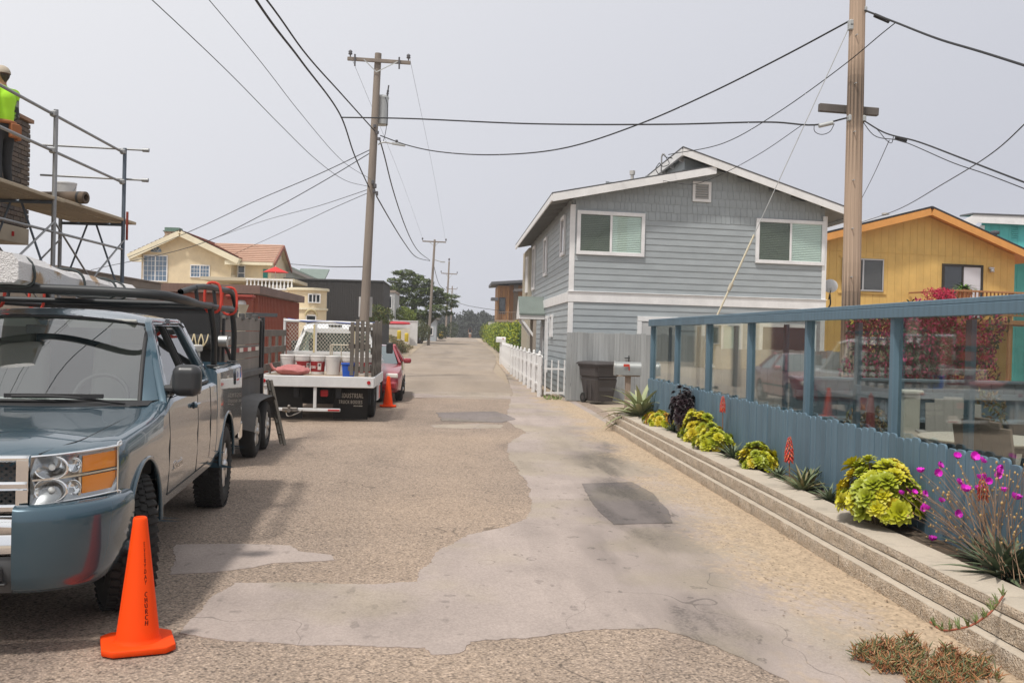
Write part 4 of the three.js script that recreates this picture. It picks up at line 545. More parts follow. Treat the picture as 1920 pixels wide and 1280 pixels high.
  for (const s of [1, -1]) { part('side_rail', tube([V(s * 0.93, 1.94, -3.0), V(s * 0.94, 1.93, -4.2), V(s * 0.94, 1.93, -5.5)], 0.028, 16, 8), tubeM, rk); part('upper_rail', tube([V(s * 0.86, 2.02, -2.75), V(s * 0.90, 2.09, -3.4), V(s * 0.92, 2.11, -4.4), V(s * 0.93, 2.09, -5.3), V(s * 0.94, 1.95, -5.5)], 0.026, 24, 8), tubeM, rk);
    for (const [z, z2] of [[-3.75, -4.10], [-5.20, -5.45]]) { part('leg', tube([V(s * 0.94, 1.93, z), V(s * 0.95, 1.68, (z + z2) / 2), V(s * 0.93, 1.40, z2)], 0.028, 12, 8), tubeM, rk); part('foot', box(0.09, 0.02, 0.16, s * 0.92, 1.39, z2), tubeM, rk); }
    for (const z of [-3.2, -4.2]) part('rail_spacer', bar(V(s * 0.92, 1.94, z), V(s * 0.90, 2.09, z), 0.016), tubeM, rk); 
    for (const z of [-3.95, -5.05]) part('strap', tube([V(s * 0.885, 1.89, z), V(s * 0.985, 1.90, z), V(s * 0.975, 2.14, z - 0.02), V(s * 0.88, 2.14, z)], 0.014, 24, 6, true).scale(1, 1, 1), M([0.55, 0.05, 0.03], { roughness: 0.8 }), rk); }
  for (const z of [-3.9, -5.3]) part('crossbar', bar(V(-0.94, 1.95, z), V(0.94, 1.95, z), 0.024), tubeM, rk);
}
{ // wrapped bundle lying on the rack
  const o = thing('wrapped_bundle', 'long stained white wrapped bundle tied on the pickup ladder rack', 'bundle', TRUCK.x, 0, TRUCK.z, TRUCK.ry);
  const secs = []; for (let i = 0; i <= 22; i++) { const t = i / 22, z = -1.85 - 4.1 * t, cx = -0.24 - 0.10 * t, w = 0.175 + 0.02 * Math.sin(t * 9) - 0.02 * t, h = 0.21 - 0.05 * t + 0.012 * Math.sin(t * 14), y0 = 2.02 - 0.02 * Math.sin(t * 3.1); const r = []; for (const [a, b] of [[-1, 0.1], [-0.8, 0], [0, 0.02], [0.8, 0], [1, 0.1], [1, 0.7], [0.72, 0.97], [0.1, 1.06], [-0.6, 1.0], [-1, 0.72]]) r.push([cx + a * w + 0.012 * (fbm(t * 20 + a, b * 4, 501, 2) - 0.5), y0 + b * h + 0.02 * (fbm(t * 16, a * 3 + b, 503, 2) - 0.5), z]); secs.push(r); }
  part('wrapping', shiftUV(uvm(smooth(loft(secs), 25)), 0.55, 0.83), M([0.86, 0.86, 0.86], { map: T.rust, roughness: 0.55, bumpMap: T.rough, bumpScale: 0.01 }), o);
  for (const t of [0.07, 0.42, 0.72, 0.83]) { const z = -1.85 - 4.1 * t, cx = -0.24 - 0.10 * t; part('tie', tube([V(cx - 0.19, 2.03, z), V(cx - 0.185, 2.18, z), V(cx - 0.1, 2.225 - 0.05 * t, z), V(cx + 0.1, 2.23 - 0.05 * t, z), V(cx + 0.18, 2.18 - 0.05 * t, z), V(cx + 0.19, 2.03, z), V(cx, 2.008, z)], 0.011, 30, 5, true), M([0.05, 0.06, 0.06]), o); }
}
// ---------------------------------------------------------------- traffic cones
function coneLabel() { const c = document.createElement('canvas'); c.width = 1024; c.height = 1024; const x = c.getContext('2d'); x.fillStyle = '#fff'; x.fillRect(0, 0, 1024, 1024); x.fillStyle = '#3a1208'; const w = 'EVERYDAY'; const put = (ch, yy, s, r) => { x.save(); x.translate(512, yy); x.rotate(r); x.font = `bold ${s}px sans-serif`; x.textAlign = 'center'; x.textBaseline = 'middle'; x.fillText(ch, 0, 0); x.restore(); };
  [...'EVERYDAY'].forEach((ch, i) => put(ch, 205 + i * 42, 50, Math.PI / 2 * 0 + 0.12 * Math.sin(i * 3))); [...'CHURCH'].forEach((ch, i) => put(ch, 590 + i * 44, 52, 0.14 * Math.sin(i * 5 + 1))); const t = new THREE.CanvasTexture(c); t.colorSpace = THREE.SRGBColorSpace; t.wrapS = t.wrapT = THREE.RepeatWrapping; return t; }
function makeCone(label, x, z, ry, lettered) {
  const o = thing('traffic_cone', label, 'traffic cone', x, 0.012, z, ry, 'orange traffic cones beside the parked vehicles');
  const om = M([0.95, 0.072, 0.001], { roughness: 0.7, map: T.grunge, specularIntensity: 0.5, phys: true }), sh = new THREE.Shape(); const a = 0.178, r = 0.05; sh.moveTo(-a + r, -a); sh.lineTo(a - r, -a); sh.lineTo(a, -a + r); sh.lineTo(a, a - r); sh.lineTo(a - r, a); sh.lineTo(-a + r, a); sh.lineTo(-a, a - r); sh.lineTo(-a, -a + r); sh.closePath();
  part('base', smooth(extr(sh, 0.02, { b: 0.008, bs: 3 }).rotateX(-Math.PI / 2).translate(0, 0.008, 0), 50), om, o);
  const body = lathe([[0.128, 0.03], [0.122, 0.042], [0.112, 0.06], [0.040, 0.66], [0.038, 0.685], [0.034, 0.698], [0.028, 0.702], [0.026, 0.69]], 48);
  part('cone_body', body, lettered ? M([0.90, 0.068, 0.001], { roughness: 0.7, specularIntensity: 0.5, phys: true, map: again(coneLabel(), 1, 1, 0.44, 0) }) : om, o);
  if (lettered) { const p = body.attributes.position, uv = body.attributes.uv; for (let i = 0; i < p.count; i++) uv.setXY(i, uv.getX(i), clamp(p.getY(i) / 0.70, 0.01, 0.99)); body.attributes.uv.needsUpdate = true; }
  return o;
}
makeCone('orange traffic cone with handwritten black lettering standing at the pickup bumper', onGround(257, 1215).x, onGround(257, 1215).z, 0.35, true);
makeCone('plain orange traffic cone standing beside the flatbed and red car', onGround(727, 763).x, onGround(727, 763).z, 0.1, false);
// ---------------------------------------------------------------- dump trailer behind the pickup
{
  const tr = thing('dump_trailer', 'black dump trailer with tall board sides behind the blue grey pickup', 'trailer', -3.88, 0, -14.05, 0.03);
  const black = M([0.022, 0.022, 0.023], { roughness: 0.55, map: T.grunge }), dusty = M([0.15, 0.145, 0.14], { roughness: 0.8, map: T.weather }), plank = M([0.30, 0.27, 0.24], { roughness: 0.9, map: T.weather, bumpMap: T.wood, bumpScale: 0.004 });
  const W = 1.0, z0 = 1.52, z1 = -1.62; // half width, front, rear
  part('bed', [boxc(-W, W, 0.62, 0.70, z1, z0), boxc(W - 0.05, W, 0.70, 1.12, z1, z0), boxc(-W, -W + 0.05, 0.70, 1.12, z1, z0), boxc(-W + 0.052, W - 0.052, 0.702, 1.12, z0 - 0.05, z0)], dusty, tr);
  part('front_panel', [boxc(-W - 0.01, W - 0.02, 1.125, 1.95, z0 - 0.04, z0), boxc(-W - 0.02, W - 0.01, 1.951, 2.0, z0 - 0.06, z0 + 0.02)], black, tr);
  for (const s of [1, -1]) { for (let k = 0; k < 4; k++) part('side_board', boxc(s * (W - 0.035), s * (W - 0.005 + 0.003 * (k % 2)), 1.13 + k * 0.192, 1.315 + k * 0.192, z1 + 0.02, z0 - 0.05, 0.006), plank, tr); for (let k = 0; k < 2; k++) part('stake', boxc(s * (W), s * (W + 0.03), 1.0, 1.86, z0 - 0.06 - k * 2.9 - 0.06, z0 - 0.06 - k * 2.9, 0.005), black, tr); }
  part('rear_post', boxc(W - 0.03, W + 0.04, 0.62, 1.92, z1 - 0.04, z1 + 0.04), black, tr);
  part('bed_rib', [boxc(W, W + 0.04, 1.06, 1.15, z1, z0, 0.01), boxc(W, W + 0.03, 0.64, 0.72, z1, z0, 0.01)], dusty, tr);
  const tape = (() => { const t = tex(64, 8, (u, v, o) => { const r = (u * 4) % 1 < 0.55; o[0] = r ? 0.55 : 0.85; o[1] = r ? 0.16 : 0.82; o[2] = r ? 0.14 : 0.78; }, { srgb: true }); t.magFilter = THREE.NearestFilter; return t; })();
  part('reflector_tape', gridGeo(1, 1, (a, b) => [W + 0.012, 1.42 + 0.055 * b, z0 - 0.2 - a * 2.6]), M([1, 1, 1], { map: tape, roughness: 0.5 }), tr);
  // fenders and tandem wheels
  for (const s of [1, -1]) { part('fender', smooth(gridGeo(20, 2, (a, b) => { const pts = [[0.70, 0.42], [0.58, 0.66], [0.40, 0.775], [-0.0, 0.80], [-0.62, 0.80], [-1.02, 0.775], [-1.20, 0.66], [-1.32, 0.42]]; const c = new THREE.CatmullRomCurve3(pts.map(q => V(0, q[1], q[0]))); const p = c.getPoint(a); return [s * (W + 0.02 + 0.28 * b), p.y - 0.03 * (b === 1 ? 1 : 0), p.z]; }), 60), dusty, tr);
    for (const z of [0.18, -0.72]) { const w = wheel(tr, 0.35, 0.21, 0.20, { spokes: 5, lugs: 0, rimM: M([0.5, 0.49, 0.47], { metalness: 0.7, roughness: 0.4 }) }); w.position.set(s * (W + 0.155), 0.35, z); if (s < 0) w.rotation.y = Math.PI; } }
  part('axle', [bar(V(-1.1, 0.35, 0.18), V(1.1, 0.35, 0.18), 0.04), bar(V(-1.1, 0.35, -0.72), V(1.1, 0.35, -0.72), 0.04), boxc(-0.6, -0.5, 0.45, 0.60, z1, z0 + 0.9), boxc(0.5, 0.6, 0.45, 0.60, z1, z0 + 0.3)], chassisM, tr);
  part('drawbar', [beam(V(-0.5, 0.5, z0), V(0, 0.5, z0 + 1.25), 0.1, 0.1), beam(V(0.5, 0.5, z0), V(0, 0.5, z0 + 1.25), 0.1, 0.1), bar(V(0.1, 0.1, z0 + 0.9), V(0.1, 1.05, z0 + 0.9), 0.04), bar(V(0.1, 1.0, z0 + 0.9), V(0.1, 1.0, z0 + 1.05), 0.02)], chassisM, tr);
  // rolled tarp with its arm on the front panel, coiled rope
  part('tarp_roll', [bar(V(-0.9, 1.60, z0 + 0.11), V(0.96, 1.56, z0 + 0.11), 0.085, 0.09, 12), tube([V(0.98, 1.56, z0 + 0.11), V(1.07, 1.50, z0 + 0.05), V(1.10, 1.36, z0 - 0.1), V(1.08, 1.30, z0 - 0.3)], 0.02, 14, 6)], M([0.03, 0.03, 0.032], { roughness: 0.7, bumpMap: T.rough, bumpScale: 0.02 }), tr);
  part('tarp_crank', [new THREE.CylinderGeometry(0.07, 0.07, 0.1, 16).rotateZ(Math.PI / 2).translate(1.05, 1.58, z0 + 0.11), bar(V(1.08, 1.58, z0 + 0.11), V(1.08, 1.62, z0 - 0.12), 0.018)], M([0.45, 0.45, 0.44], { metalness: 0.8, roughness: 0.4 }), tr);
  { const L = []; for (let k = 0; k < 7; k++) { const x = 0.30 + k * 0.085; L.push(tube([V(x, 1.66, z0 + 0.2), V(x + 0.03, 1.54, z0 + 0.23), V(x + 0.05 * (k % 2 ? 1 : -1), 1.44, z0 + 0.21), V(x + 0.06, 1.56, z0 + 0.24), V(x + 0.08, 1.66, z0 + 0.2)], 0.008, 16, 5)); } part('rope_coil', L, M([0.62, 0.52, 0.33], { roughness: 0.9 }), tr); const y = []; for (let k = 0; k < 9; k++) y.push(new THREE.TorusGeometry(0.028, 0.009, 6, 10).rotateY(k * 1.2).translate(0.60 + 0.035 * Math.sin(k * 2.1), 1.46 - k * 0.026, z0 + 0.21)); part('yellow_chain', y, M([0.75, 0.50, 0.03], { roughness: 0.5 }), tr); }
  // clamps along the top edge
  for (let k = 0; k < 5; k++) part('top_clamp', box(0.07, 0.09, 0.12, W - 0.01, 1.90 + 0.02 * (k % 2), z0 - 0.35 - k * 0.55, 0.008), dusty, tr);
}
{ const a = onGround(530, 834); const o = thing('loading_ramp', 'narrow grey slotted ramp leaning against the trailer rear corner', 'ramp', a.x, 0.012, a.z, 0.5);
  const rm = M([0.36, 0.33, 0.28], { roughness: 0.8, map: T.weather, metalness: 0.2 }); const p = V(0, 0, 0), q = V(-0.25, 0.95, 0.10);
  for (const z of [-0.075, 0.075]) part('side_rail', beam(V(0, 0, z), V(-0.25, 0.97, z + 0.04), 0.035, 0.045), rm, o); for (let k = 1; k < 6; k++) { const t = k / 6; part('rung', beam(V(-0.25 * t, 0.97 * t, -0.075 + 0.04 * t), V(-0.25 * t, 0.97 * t, 0.075 + 0.04 * t), 0.06, 0.02), rm, o); } }
// ---------------------------------------------------------------- white flatbed truck seen from behind
const FB = { x: -2.56, z: -19.35 };
{
  const fb = thing('flatbed_truck', 'white flatbed truck with mesh headache rack and grey stake sides', 'flatbed truck', FB.x, 0, FB.z, 0.015);
  const white = M([0.70, 0.70, 0.70], { roughness: 0.45, map: T.grunge }), cabW = M([0.76, 0.77, 0.78], { phys: true, roughness: 0.35, clearcoat: 0.8, clearcoatRoughness: 0.05 }), grey = M([0.20, 0.175, 0.15], { roughness: 0.9, map: T.weather, bumpMap: T.wood, bumpScale: 0.004 });
  const W = 1.08, L = 2.9;
  part('deck', boxc(-W + 0.03, W - 0.03, 0.80, 0.855, -L, -0.02), M([0.50, 0.40, 0.30], { map: T.woodH, roughness: 0.85 }), fb);
  part('deck_rail', [boxc(-W, W, 0.66, 0.87, -0.02, 0.03, 0.012), boxc(W - 0.03, W + 0.012, 0.67, 0.868, -L, -0.021, 0.008), boxc(-W - 0.012, -W + 0.03, 0.67, 0.868, -L, -0.021, 0.008)], white, fb);
  for (const s of [1, -1]) part('corner_light', new THREE.CylinderGeometry(0.035, 0.035, 0.02, 16).rotateX(Math.PI / 2).translate(s * (W - 0.10), 0.765, 0.036), redLens, fb);
  part('rear_frame', [boxc(-0.06, 0.0, 0.26, 0.658, -0.06, 0.0, 0.008), boxc(-0.95, 0.45, 0.20, 0.258, -0.06, 0.0, 0.008), boxc(-0.98, -0.92, 0.26, 0.658, -0.06, 0, 0.008)], white, fb);
  part('reflector', boxc(0.22, 0.44, 0.212, 0.246, 0.001, 0.006, 0.002), redLens, fb); part('tail_light', [box(0.15, 0.13, 0.06, 0.13, 0.54, -0.14, 0.02)], redLens, fb);
  part('tow_hitch', [boxc(-0.62, -0.34, 0.19, 0.27, 0.001, 0.10, 0.01), bar(V(-0.48, 0.23, 0.1), V(-0.48, 0.23, 0.24), 0.04), new THREE.SphereGeometry(0.035, 12, 8).translate(-0.48, 0.30, 0.2), tube([V(-0.55, 0.21, 0.1), V(-0.5, 0.12, 0.2), V(-0.35, 0.16, 0.16), V(-0.25, 0.22, 0.06)], 0.012, 20, 5)], M([0.3, 0.28, 0.26], { metalness: 0.8, roughness: 0.5, map: T.rust }), fb);
  part('underframe', [boxc(-0.45, -0.35, 0.45, 0.79, -6, -0.1), boxc(0.35, 0.45, 0.45, 0.79, -6, -0.1), boxc(-0.98, 0.98, 0.30, 0.64, -0.7, -0.62), bar(V(-0.9, 0.4, -1.3), V(0.9, 0.4, -1.3), 0.08)], chassisM, fb);
  const flap = (() => { const c = document.createElement('canvas'); c.width = 512; c.height = 640; const x = c.getContext('2d'); x.fillStyle = '#191716'; x.fillRect(0, 0, 512, 640); x.fillStyle = '#a9a298'; x.textAlign = 'center'; x.font = 'bold 70px sans-serif'; x.save(); x.scale(0.92, 1.5); x.fillText('INDUSTRIAL', 278, 190); x.restore(); x.font = 'bold 56px sans-serif'; x.save(); x.scale(0.9, 1.4); x.fillText('TRUCK BODIES', 284, 272); x.restore(); x.fillRect(300, 408, 34, 18); x.fillRect(342, 408, 22, 18); x.fillRect(372, 408, 60, 18); const t = new THREE.CanvasTexture(c); t.colorSpace = THREE.SRGBColorSpace; return t; })();
  for (const s of [1, -1]) { part('mud_flap', gridGeo(1, 1, (a, b) => [s * 0.62 + (a - 0.5) * 0.66, 0.04 + b * 0.74, -0.30 + 0.02 * b]), s > 0 ? M([1, 1, 1], { map: flap, roughness: 0.8 }) : M([0.02, 0.019, 0.018]), fb); for (const q of [0.72, 0.98]) { const w = wheel(fb, 0.39, 0.22, 0.22, { lugs: 0, spokes: 6, rimM: white, deep: true }); w.position.set(s * (q - 0.06), 0.39, -1.35); if (s < 0) w.rotation.y = Math.PI; } }
  part('tool_box', [boxc(0.62, 1.05, 0.30, 0.64, -2.6, -1.85, 0.015), boxc(-1.05, -0.62, 0.30, 0.64, -2.6, -1.85, 0.015)], white, fb); part('tool_box_label', boxc(1.0505, 1.054, 0.33, 0.60, -2.5, -2.1, 0.001), M([0.62, 0.12, 0.10]), fb);
  // stake sides
  const stakes = (x, za, n, len, out) => { for (let k = 0; k < n; k++) part('stake', box(0.045, 1.08 + 0.05 * (k % 3), 0.10, x + rr(-0.01, 0.01), 1.37 + 0.02 * (k % 2), za - k * len, 0.006), grey, fb); for (const y of [1.02, 1.36, 1.70]) part('stake_board', box(0.03, 0.13, (n - 1) * len + 0.16, x - out * 0.04, y, za - (n - 1) * len / 2, 0.005), grey, fb); };
  stakes(W - 0.04, -0.25, 6, 0.48, 1); for (let k = 0; k < 3; k++) part('side_board', box(0.03, 0.13, 2.7, -W + 0.06, 1.0 + k * 0.33, -1.5, 0.005), grey, fb); for (let k = 0; k < 4; k++) part('stake', box(0.05, 0.86, 0.09, -W + 0.02, 1.28, -0.2 - k * 0.85, 0.006), grey, fb);
  for (let k = 0; k < 4; k++) part('gate_stake', box(0.072, 1.02 + 0.06 * (k % 2), 0.03, W - 0.44 + k * 0.095, 1.40 + 0.02 * (k % 3), -0.08 - 0.01 * k, 0.004), grey, fb); for (const y of [1.02, 1.45, 1.78]) part('gate_board', box(0.42, 0.09, 0.022, W - 0.30, y, -0.115, 0.004), grey, fb);
  // headache rack with expanded mesh
  { const r = new THREE.Group(); r.name = 'headache_rack'; fb.add(r); const z = -L - 0.03; part('rack_frame', [bar(V(-1.08, 1.93, z), V(0.98, 1.90, z), 0.035), bar(V(-1.06, 0.86, z), V(-1.06, 1.98, z), 0.03), bar(V(1.0, 0.86, z), V(1.0, 1.95, z), 0.03), boxc(-1.0, 0.95, 1.20, 1.28, z - 0.02, z + 0.02, 0.006), boxc(-0.42, -0.36, 1.28, 1.88, z - 0.02, z + 0.02, 0.006), boxc(0.42, 0.48, 1.28, 1.88, z - 0.02, z + 0.02, 0.006)], white, r);
    const m = []; const dx = 0.075, dy = 0.045; for (let j = 0; j < 13; j++) for (let i = -13; i < 13; i++) { const x = i * dx + (j % 2) * dx / 2, y = 1.29 + j * dy; for (const s of [1, -1]) m.push(beam(V(x, y, z), V(x + s * dx / 2, y + dy, z), 0.007, 0.007)); } part('expanded_mesh', m, M([0.62, 0.58, 0.48], { roughness: 0.5 }), r).userData.kind = 'stuff';
    part('tie_strap', [boxc(-0.44, -0.40, 1.25, 1.86, z + 0.022, z + 0.028, 0.002), boxc(0.42, 0.46, 1.25, 1.86, z + 0.022, z + 0.028, 0.002)], M([0.60, 0.50, 0.28]), r); }
  // cab
  const S = [[-3.02, 0.80, 0.55, 1.0], [-3.10, 0.94, 0.5, 1.06], [-5.2, 0.96, 0.5, 1.06], [-5.4, 0.95, 0.5, 1.08], [-6.3, 0.93, 0.55, 1.02], [-6.5, 0.85, 0.6, 0.95]];
  part('cab_body', smooth(loft(S.map(([z, w, yb, yt]) => [[-w * 0.9, yb, z], [w * 0.9, yb, z], [w, yb + 0.1, z], [w, yt, z], [w * 0.9, yt + 0.08, z], [-w * 0.9, yt + 0.08, z], [-w, yt, z], [-w, yb + 0.1, z]])), 40), cabW, fb);
  const gh = [[-3.12, 1.10, 0.90], [-3.20, 1.55, 0.80], [-3.32, 1.80, 0.70]]; 
  part('cab_top', smooth(loft([[-3.20, 0.66, 1.77], [-3.34, 0.72, 1.86], [-4.2, 0.72, 1.89], [-4.7, 0.70, 1.85]].map(([z, w, y]) => [[-w, y - 0.06, z], [-w * 0.9, y, z], [0, y + 0.015, z], [w * 0.9, y, z], [w, y - 0.06, z], [w * 0.8, y - 0.09, z], [-w * 0.8, y - 0.09, z]])), 50), cabW, fb);
  for (const s of [1, -1]) { part('rear_pillar', smooth(gridGeo(2, 6, (a, b) => { const y = lerp(1.1, 1.80, b), w = lerp(0.93, 0.70, b * b * 0.4 + b * 0.6), z = -3.12 - 0.16 * b; return [s * (w - 0.10 * (1 - a)), y, z - 0.10 * a]; }), 70), cabW, fb); part('cab_pillar', beam(V(s * 0.92, 1.12, -4.0), V(s * 0.72, 1.80, -4.05), 0.05, 0.10), cabW, fb); part('front_pillar', beam(V(s * 0.90, 1.12, -5.35), V(s * 0.70, 1.80, -4.72), 0.06, 0.06), cabW, fb); part('side_window', gridGeo(1, 1, (a, b) => [s * lerp(0.91, 0.70, b), lerp(1.13, 1.79, b), lerp(-3.3, lerp(-5.2, -4.7, b), a)]), darkGlass, fb); part('door_mirror', new RoundedBoxGeometry(0.16, 0.26, 0.1, 3, 0.03).translate(s * 1.12, 1.35, -5.0), blackPl, fb); }
  part('rear_window', gridGeo(8, 4, (a, b) => { const y = lerp(1.12, 1.77, b), w = lerp(0.84, 0.62, b); return [(a * 2 - 1) * w, y, -3.14 - 0.15 * b]; }), glassPane([0.62, 0.74, 0.66], 0.02), fb); part('windscreen', gridGeo(6, 3, (a, b) => [(a * 2 - 1) * lerp(0.84, 0.66, b), lerp(1.12, 1.79, b), lerp(-5.38, -4.70, b)]), glassPane([0.66, 0.76, 0.70], 0.02), fb);
  part('high_brake_light', box(0.3, 0.05, 0.03, 0, 1.84, -3.22, 0.01), M([0.03, 0.03, 0.03]), fb); for (const x of [-0.4, 0.4]) part('seat', [new RoundedBoxGeometry(0.5, 0.7, 0.14, 3, 0.05).translate(x, 1.2, -3.9), new RoundedBoxGeometry(0.25, 0.16, 0.1, 3, 0.04).translate(x, 1.62, -3.9)], M([0.1, 0.1, 0.1]), fb);
  for (const s of [1, -1]) { const w = wheel(fb, 0.39, 0.24, 0.22, { lugs: 0, rimM: white }); w.position.set(s * 0.82, 0.39, -5.75); if (s < 0) w.rotation.y = Math.PI; part('tail_lamp', box(0.1, 0.3, 0.05, s * 0.88, 0.92, -3.09, 0.02), redLens, fb); }
  part('rolled_hose', tube([V(-1.0, 1.97, -2.95), V(-0.6, 1.92, -2.9), V(-0.2, 1.935, -2.92), V(0.3, 1.90, -2.9), V(0.95, 1.93, -2.93)], 0.016, 40, 6), M([0.06, 0.10, 0.30]), fb);
}
{ // load on the flatbed
  const pailW = M([0.72, 0.69, 0.66], { roughness: 0.5, map: T.grunge });
  const lab = (() => { const c = document.createElement('canvas'); c.width = 512; c.height = 256; const x = c.getContext('2d'); x.fillStyle = '#8d1f22'; x.fillRect(0, 0, 512, 256); x.fillStyle = '#ddd6cf'; x.fillRect(60, 30, 60, 190); x.fillRect(330, 40, 70, 170); x.fillStyle = '#2a2625'; x.fillRect(345, 60, 40, 60); x.fillStyle = '#e8e2da'; x.fillRect(170, 120, 120, 22); x.fillRect(170, 160, 120, 14); const t = new THREE.CanvasTexture(c); t.colorSpace = THREE.SRGBColorSpace; return t; })();
  function pail(label, x, z, ry, labelled) { const o = thing('paint_pail', label, 'pail', FB.x + x, 0.857, FB.z + z, ry, 'white pails on the flatbed');
    part('bucket', lathe([[0, 0.0], [0.125, 0.0], [0.13, 0.01], [0.147, 0.29], [0.152, 0.295], [0.152, 0.31], [0.148, 0.312], [0.148, 0.33], [0.153, 0.335], [0.153, 0.35], [0.148, 0.37]], 24), pailW, o); part('lid', lathe([[0, 0.375], [0.12, 0.375], [0.13, 0.382], [0.154, 0.382], [0.156, 0.36]], 24), pailW, o); part('handle', tube([V(-0.155, 0.30, 0), V(-0.12, 0.20, 0.13), V(0, 0.15, 0.16), V(0.12, 0.20, 0.13), V(0.155, 0.30, 0)], 0.004, 20, 4), M([0.3, 0.3, 0.3], { metalness: 0.7 }), o);
    if (labelled) part('paper_label', gridGeo(20, 1, (a, b) => { const t = (a - 0.5) * 3.6, r = lerp(0.1345, 0.1465, b) + 0.001; return [r * Math.sin(t), lerp(0.06, 0.262, b), r * Math.cos(t)]; }), M([1, 1, 1], { map: lab, roughness: 0.6 }), o); return o; }
  pail('white pail with a dark red label directly behind the red bag', -0.42, -1.0, 0.2, true); pail('white pail with a dark red label between the bag and the plain sided pail', -0.12, -1.0, -0.4, true); pail('white pail turned so its plain side shows on the flatbed deck', 0.19, -0.95, 3.0, true); pail('white pail with a dark red label directly behind the blue bin', 0.50, -1.0, 0.5, true); pail('white pail with a dark red label at the stake side of the flatbed', 0.82, -1.02, 0.1, true); pail('plain white pail beside the red bag on the flatbed', -0.72, -1.05, 0.3, false);
  const bg = thing('red_bag', 'crumpled pinkish red bag lying on the flatbed deck edge', 'bag', FB.x - 0.52, 0.858, FB.z - 0.42, 0.1); const g = new THREE.SphereGeometry(1, 40, 24); { const p = g.attributes.position; for (let i = 0; i < p.count; i++) { const x = p.getX(i), y = p.getY(i), z = p.getZ(i), k = 1 + 0.5 * (fbm(x * 3 + 5, z * 3 + y * 2, 601, 4) - 0.5); p.setXYZ(i, x * 0.31 * k, Math.max(0, (y * 0.5 + 0.42) * 0.21 * k), z * 0.20 * k); } g.computeVertexNormals(); }
  part('sack', uvm(g), M([0.62, 0.22, 0.21], { roughness: 0.5, map: T.grunge, bumpMap: T.rough, bumpScale: 0.02 }), bg); part('tied_neck', tube([V(-0.28, 0.08, 0), V(-0.38, 0.14, 0.03), V(-0.42, 0.22, 0.02)], 0.03, 10, 6), M([0.62, 0.24, 0.22]), bg);
  const bb = thing('blue_bin', 'small bright blue plastic bin on the flatbed deck corner', 'bin', FB.x + 0.56, 0.858, FB.z - 0.32, 0.05); part('tub', loft([[0, 0.105], [0.25, 0.125]].map(([y, r]) => [[-r, y, -r], [r, y, -r], [r, y, r], [-r, y, r]])), M([0.015, 0.10, 0.55], { roughness: 0.4 }), bb); part('rim', boxc(-0.14, 0.14, 0.235, 0.262, -0.14, 0.14, 0.008), M([0.02, 0.12, 0.58], { roughness: 0.4 }), bb); part('lining', boxc(-0.115, 0.115, 0.262, 0.268, -0.115, 0.115, 0.002), M([0.01, 0.04, 0.2]), bb);
  const cr = thing('wire_crates', 'tan wire frame crate standing behind the pails on the flatbed', 'crate', FB.x + 0.30, 0.857, FB.z - 1.5, 0); const cm = M([0.5, 0.44, 0.34]); for (const x of [-0.22, 0.22]) for (const z of [-0.15, 0.15]) part('upright', bar(V(x, 0, z), V(x, 0.60, z), 0.014), cm, cr); for (const y of [0.02, 0.32, 0.59]) for (const z of [-0.15, 0.15]) part('rail', bar(V(-0.22, y, z), V(0.22, y, z), 0.012), cm, cr); part('divider', bar(V(0, 0.02, 0.15), V(0, 0.6, 0.15), 0.012), cm, cr);
}
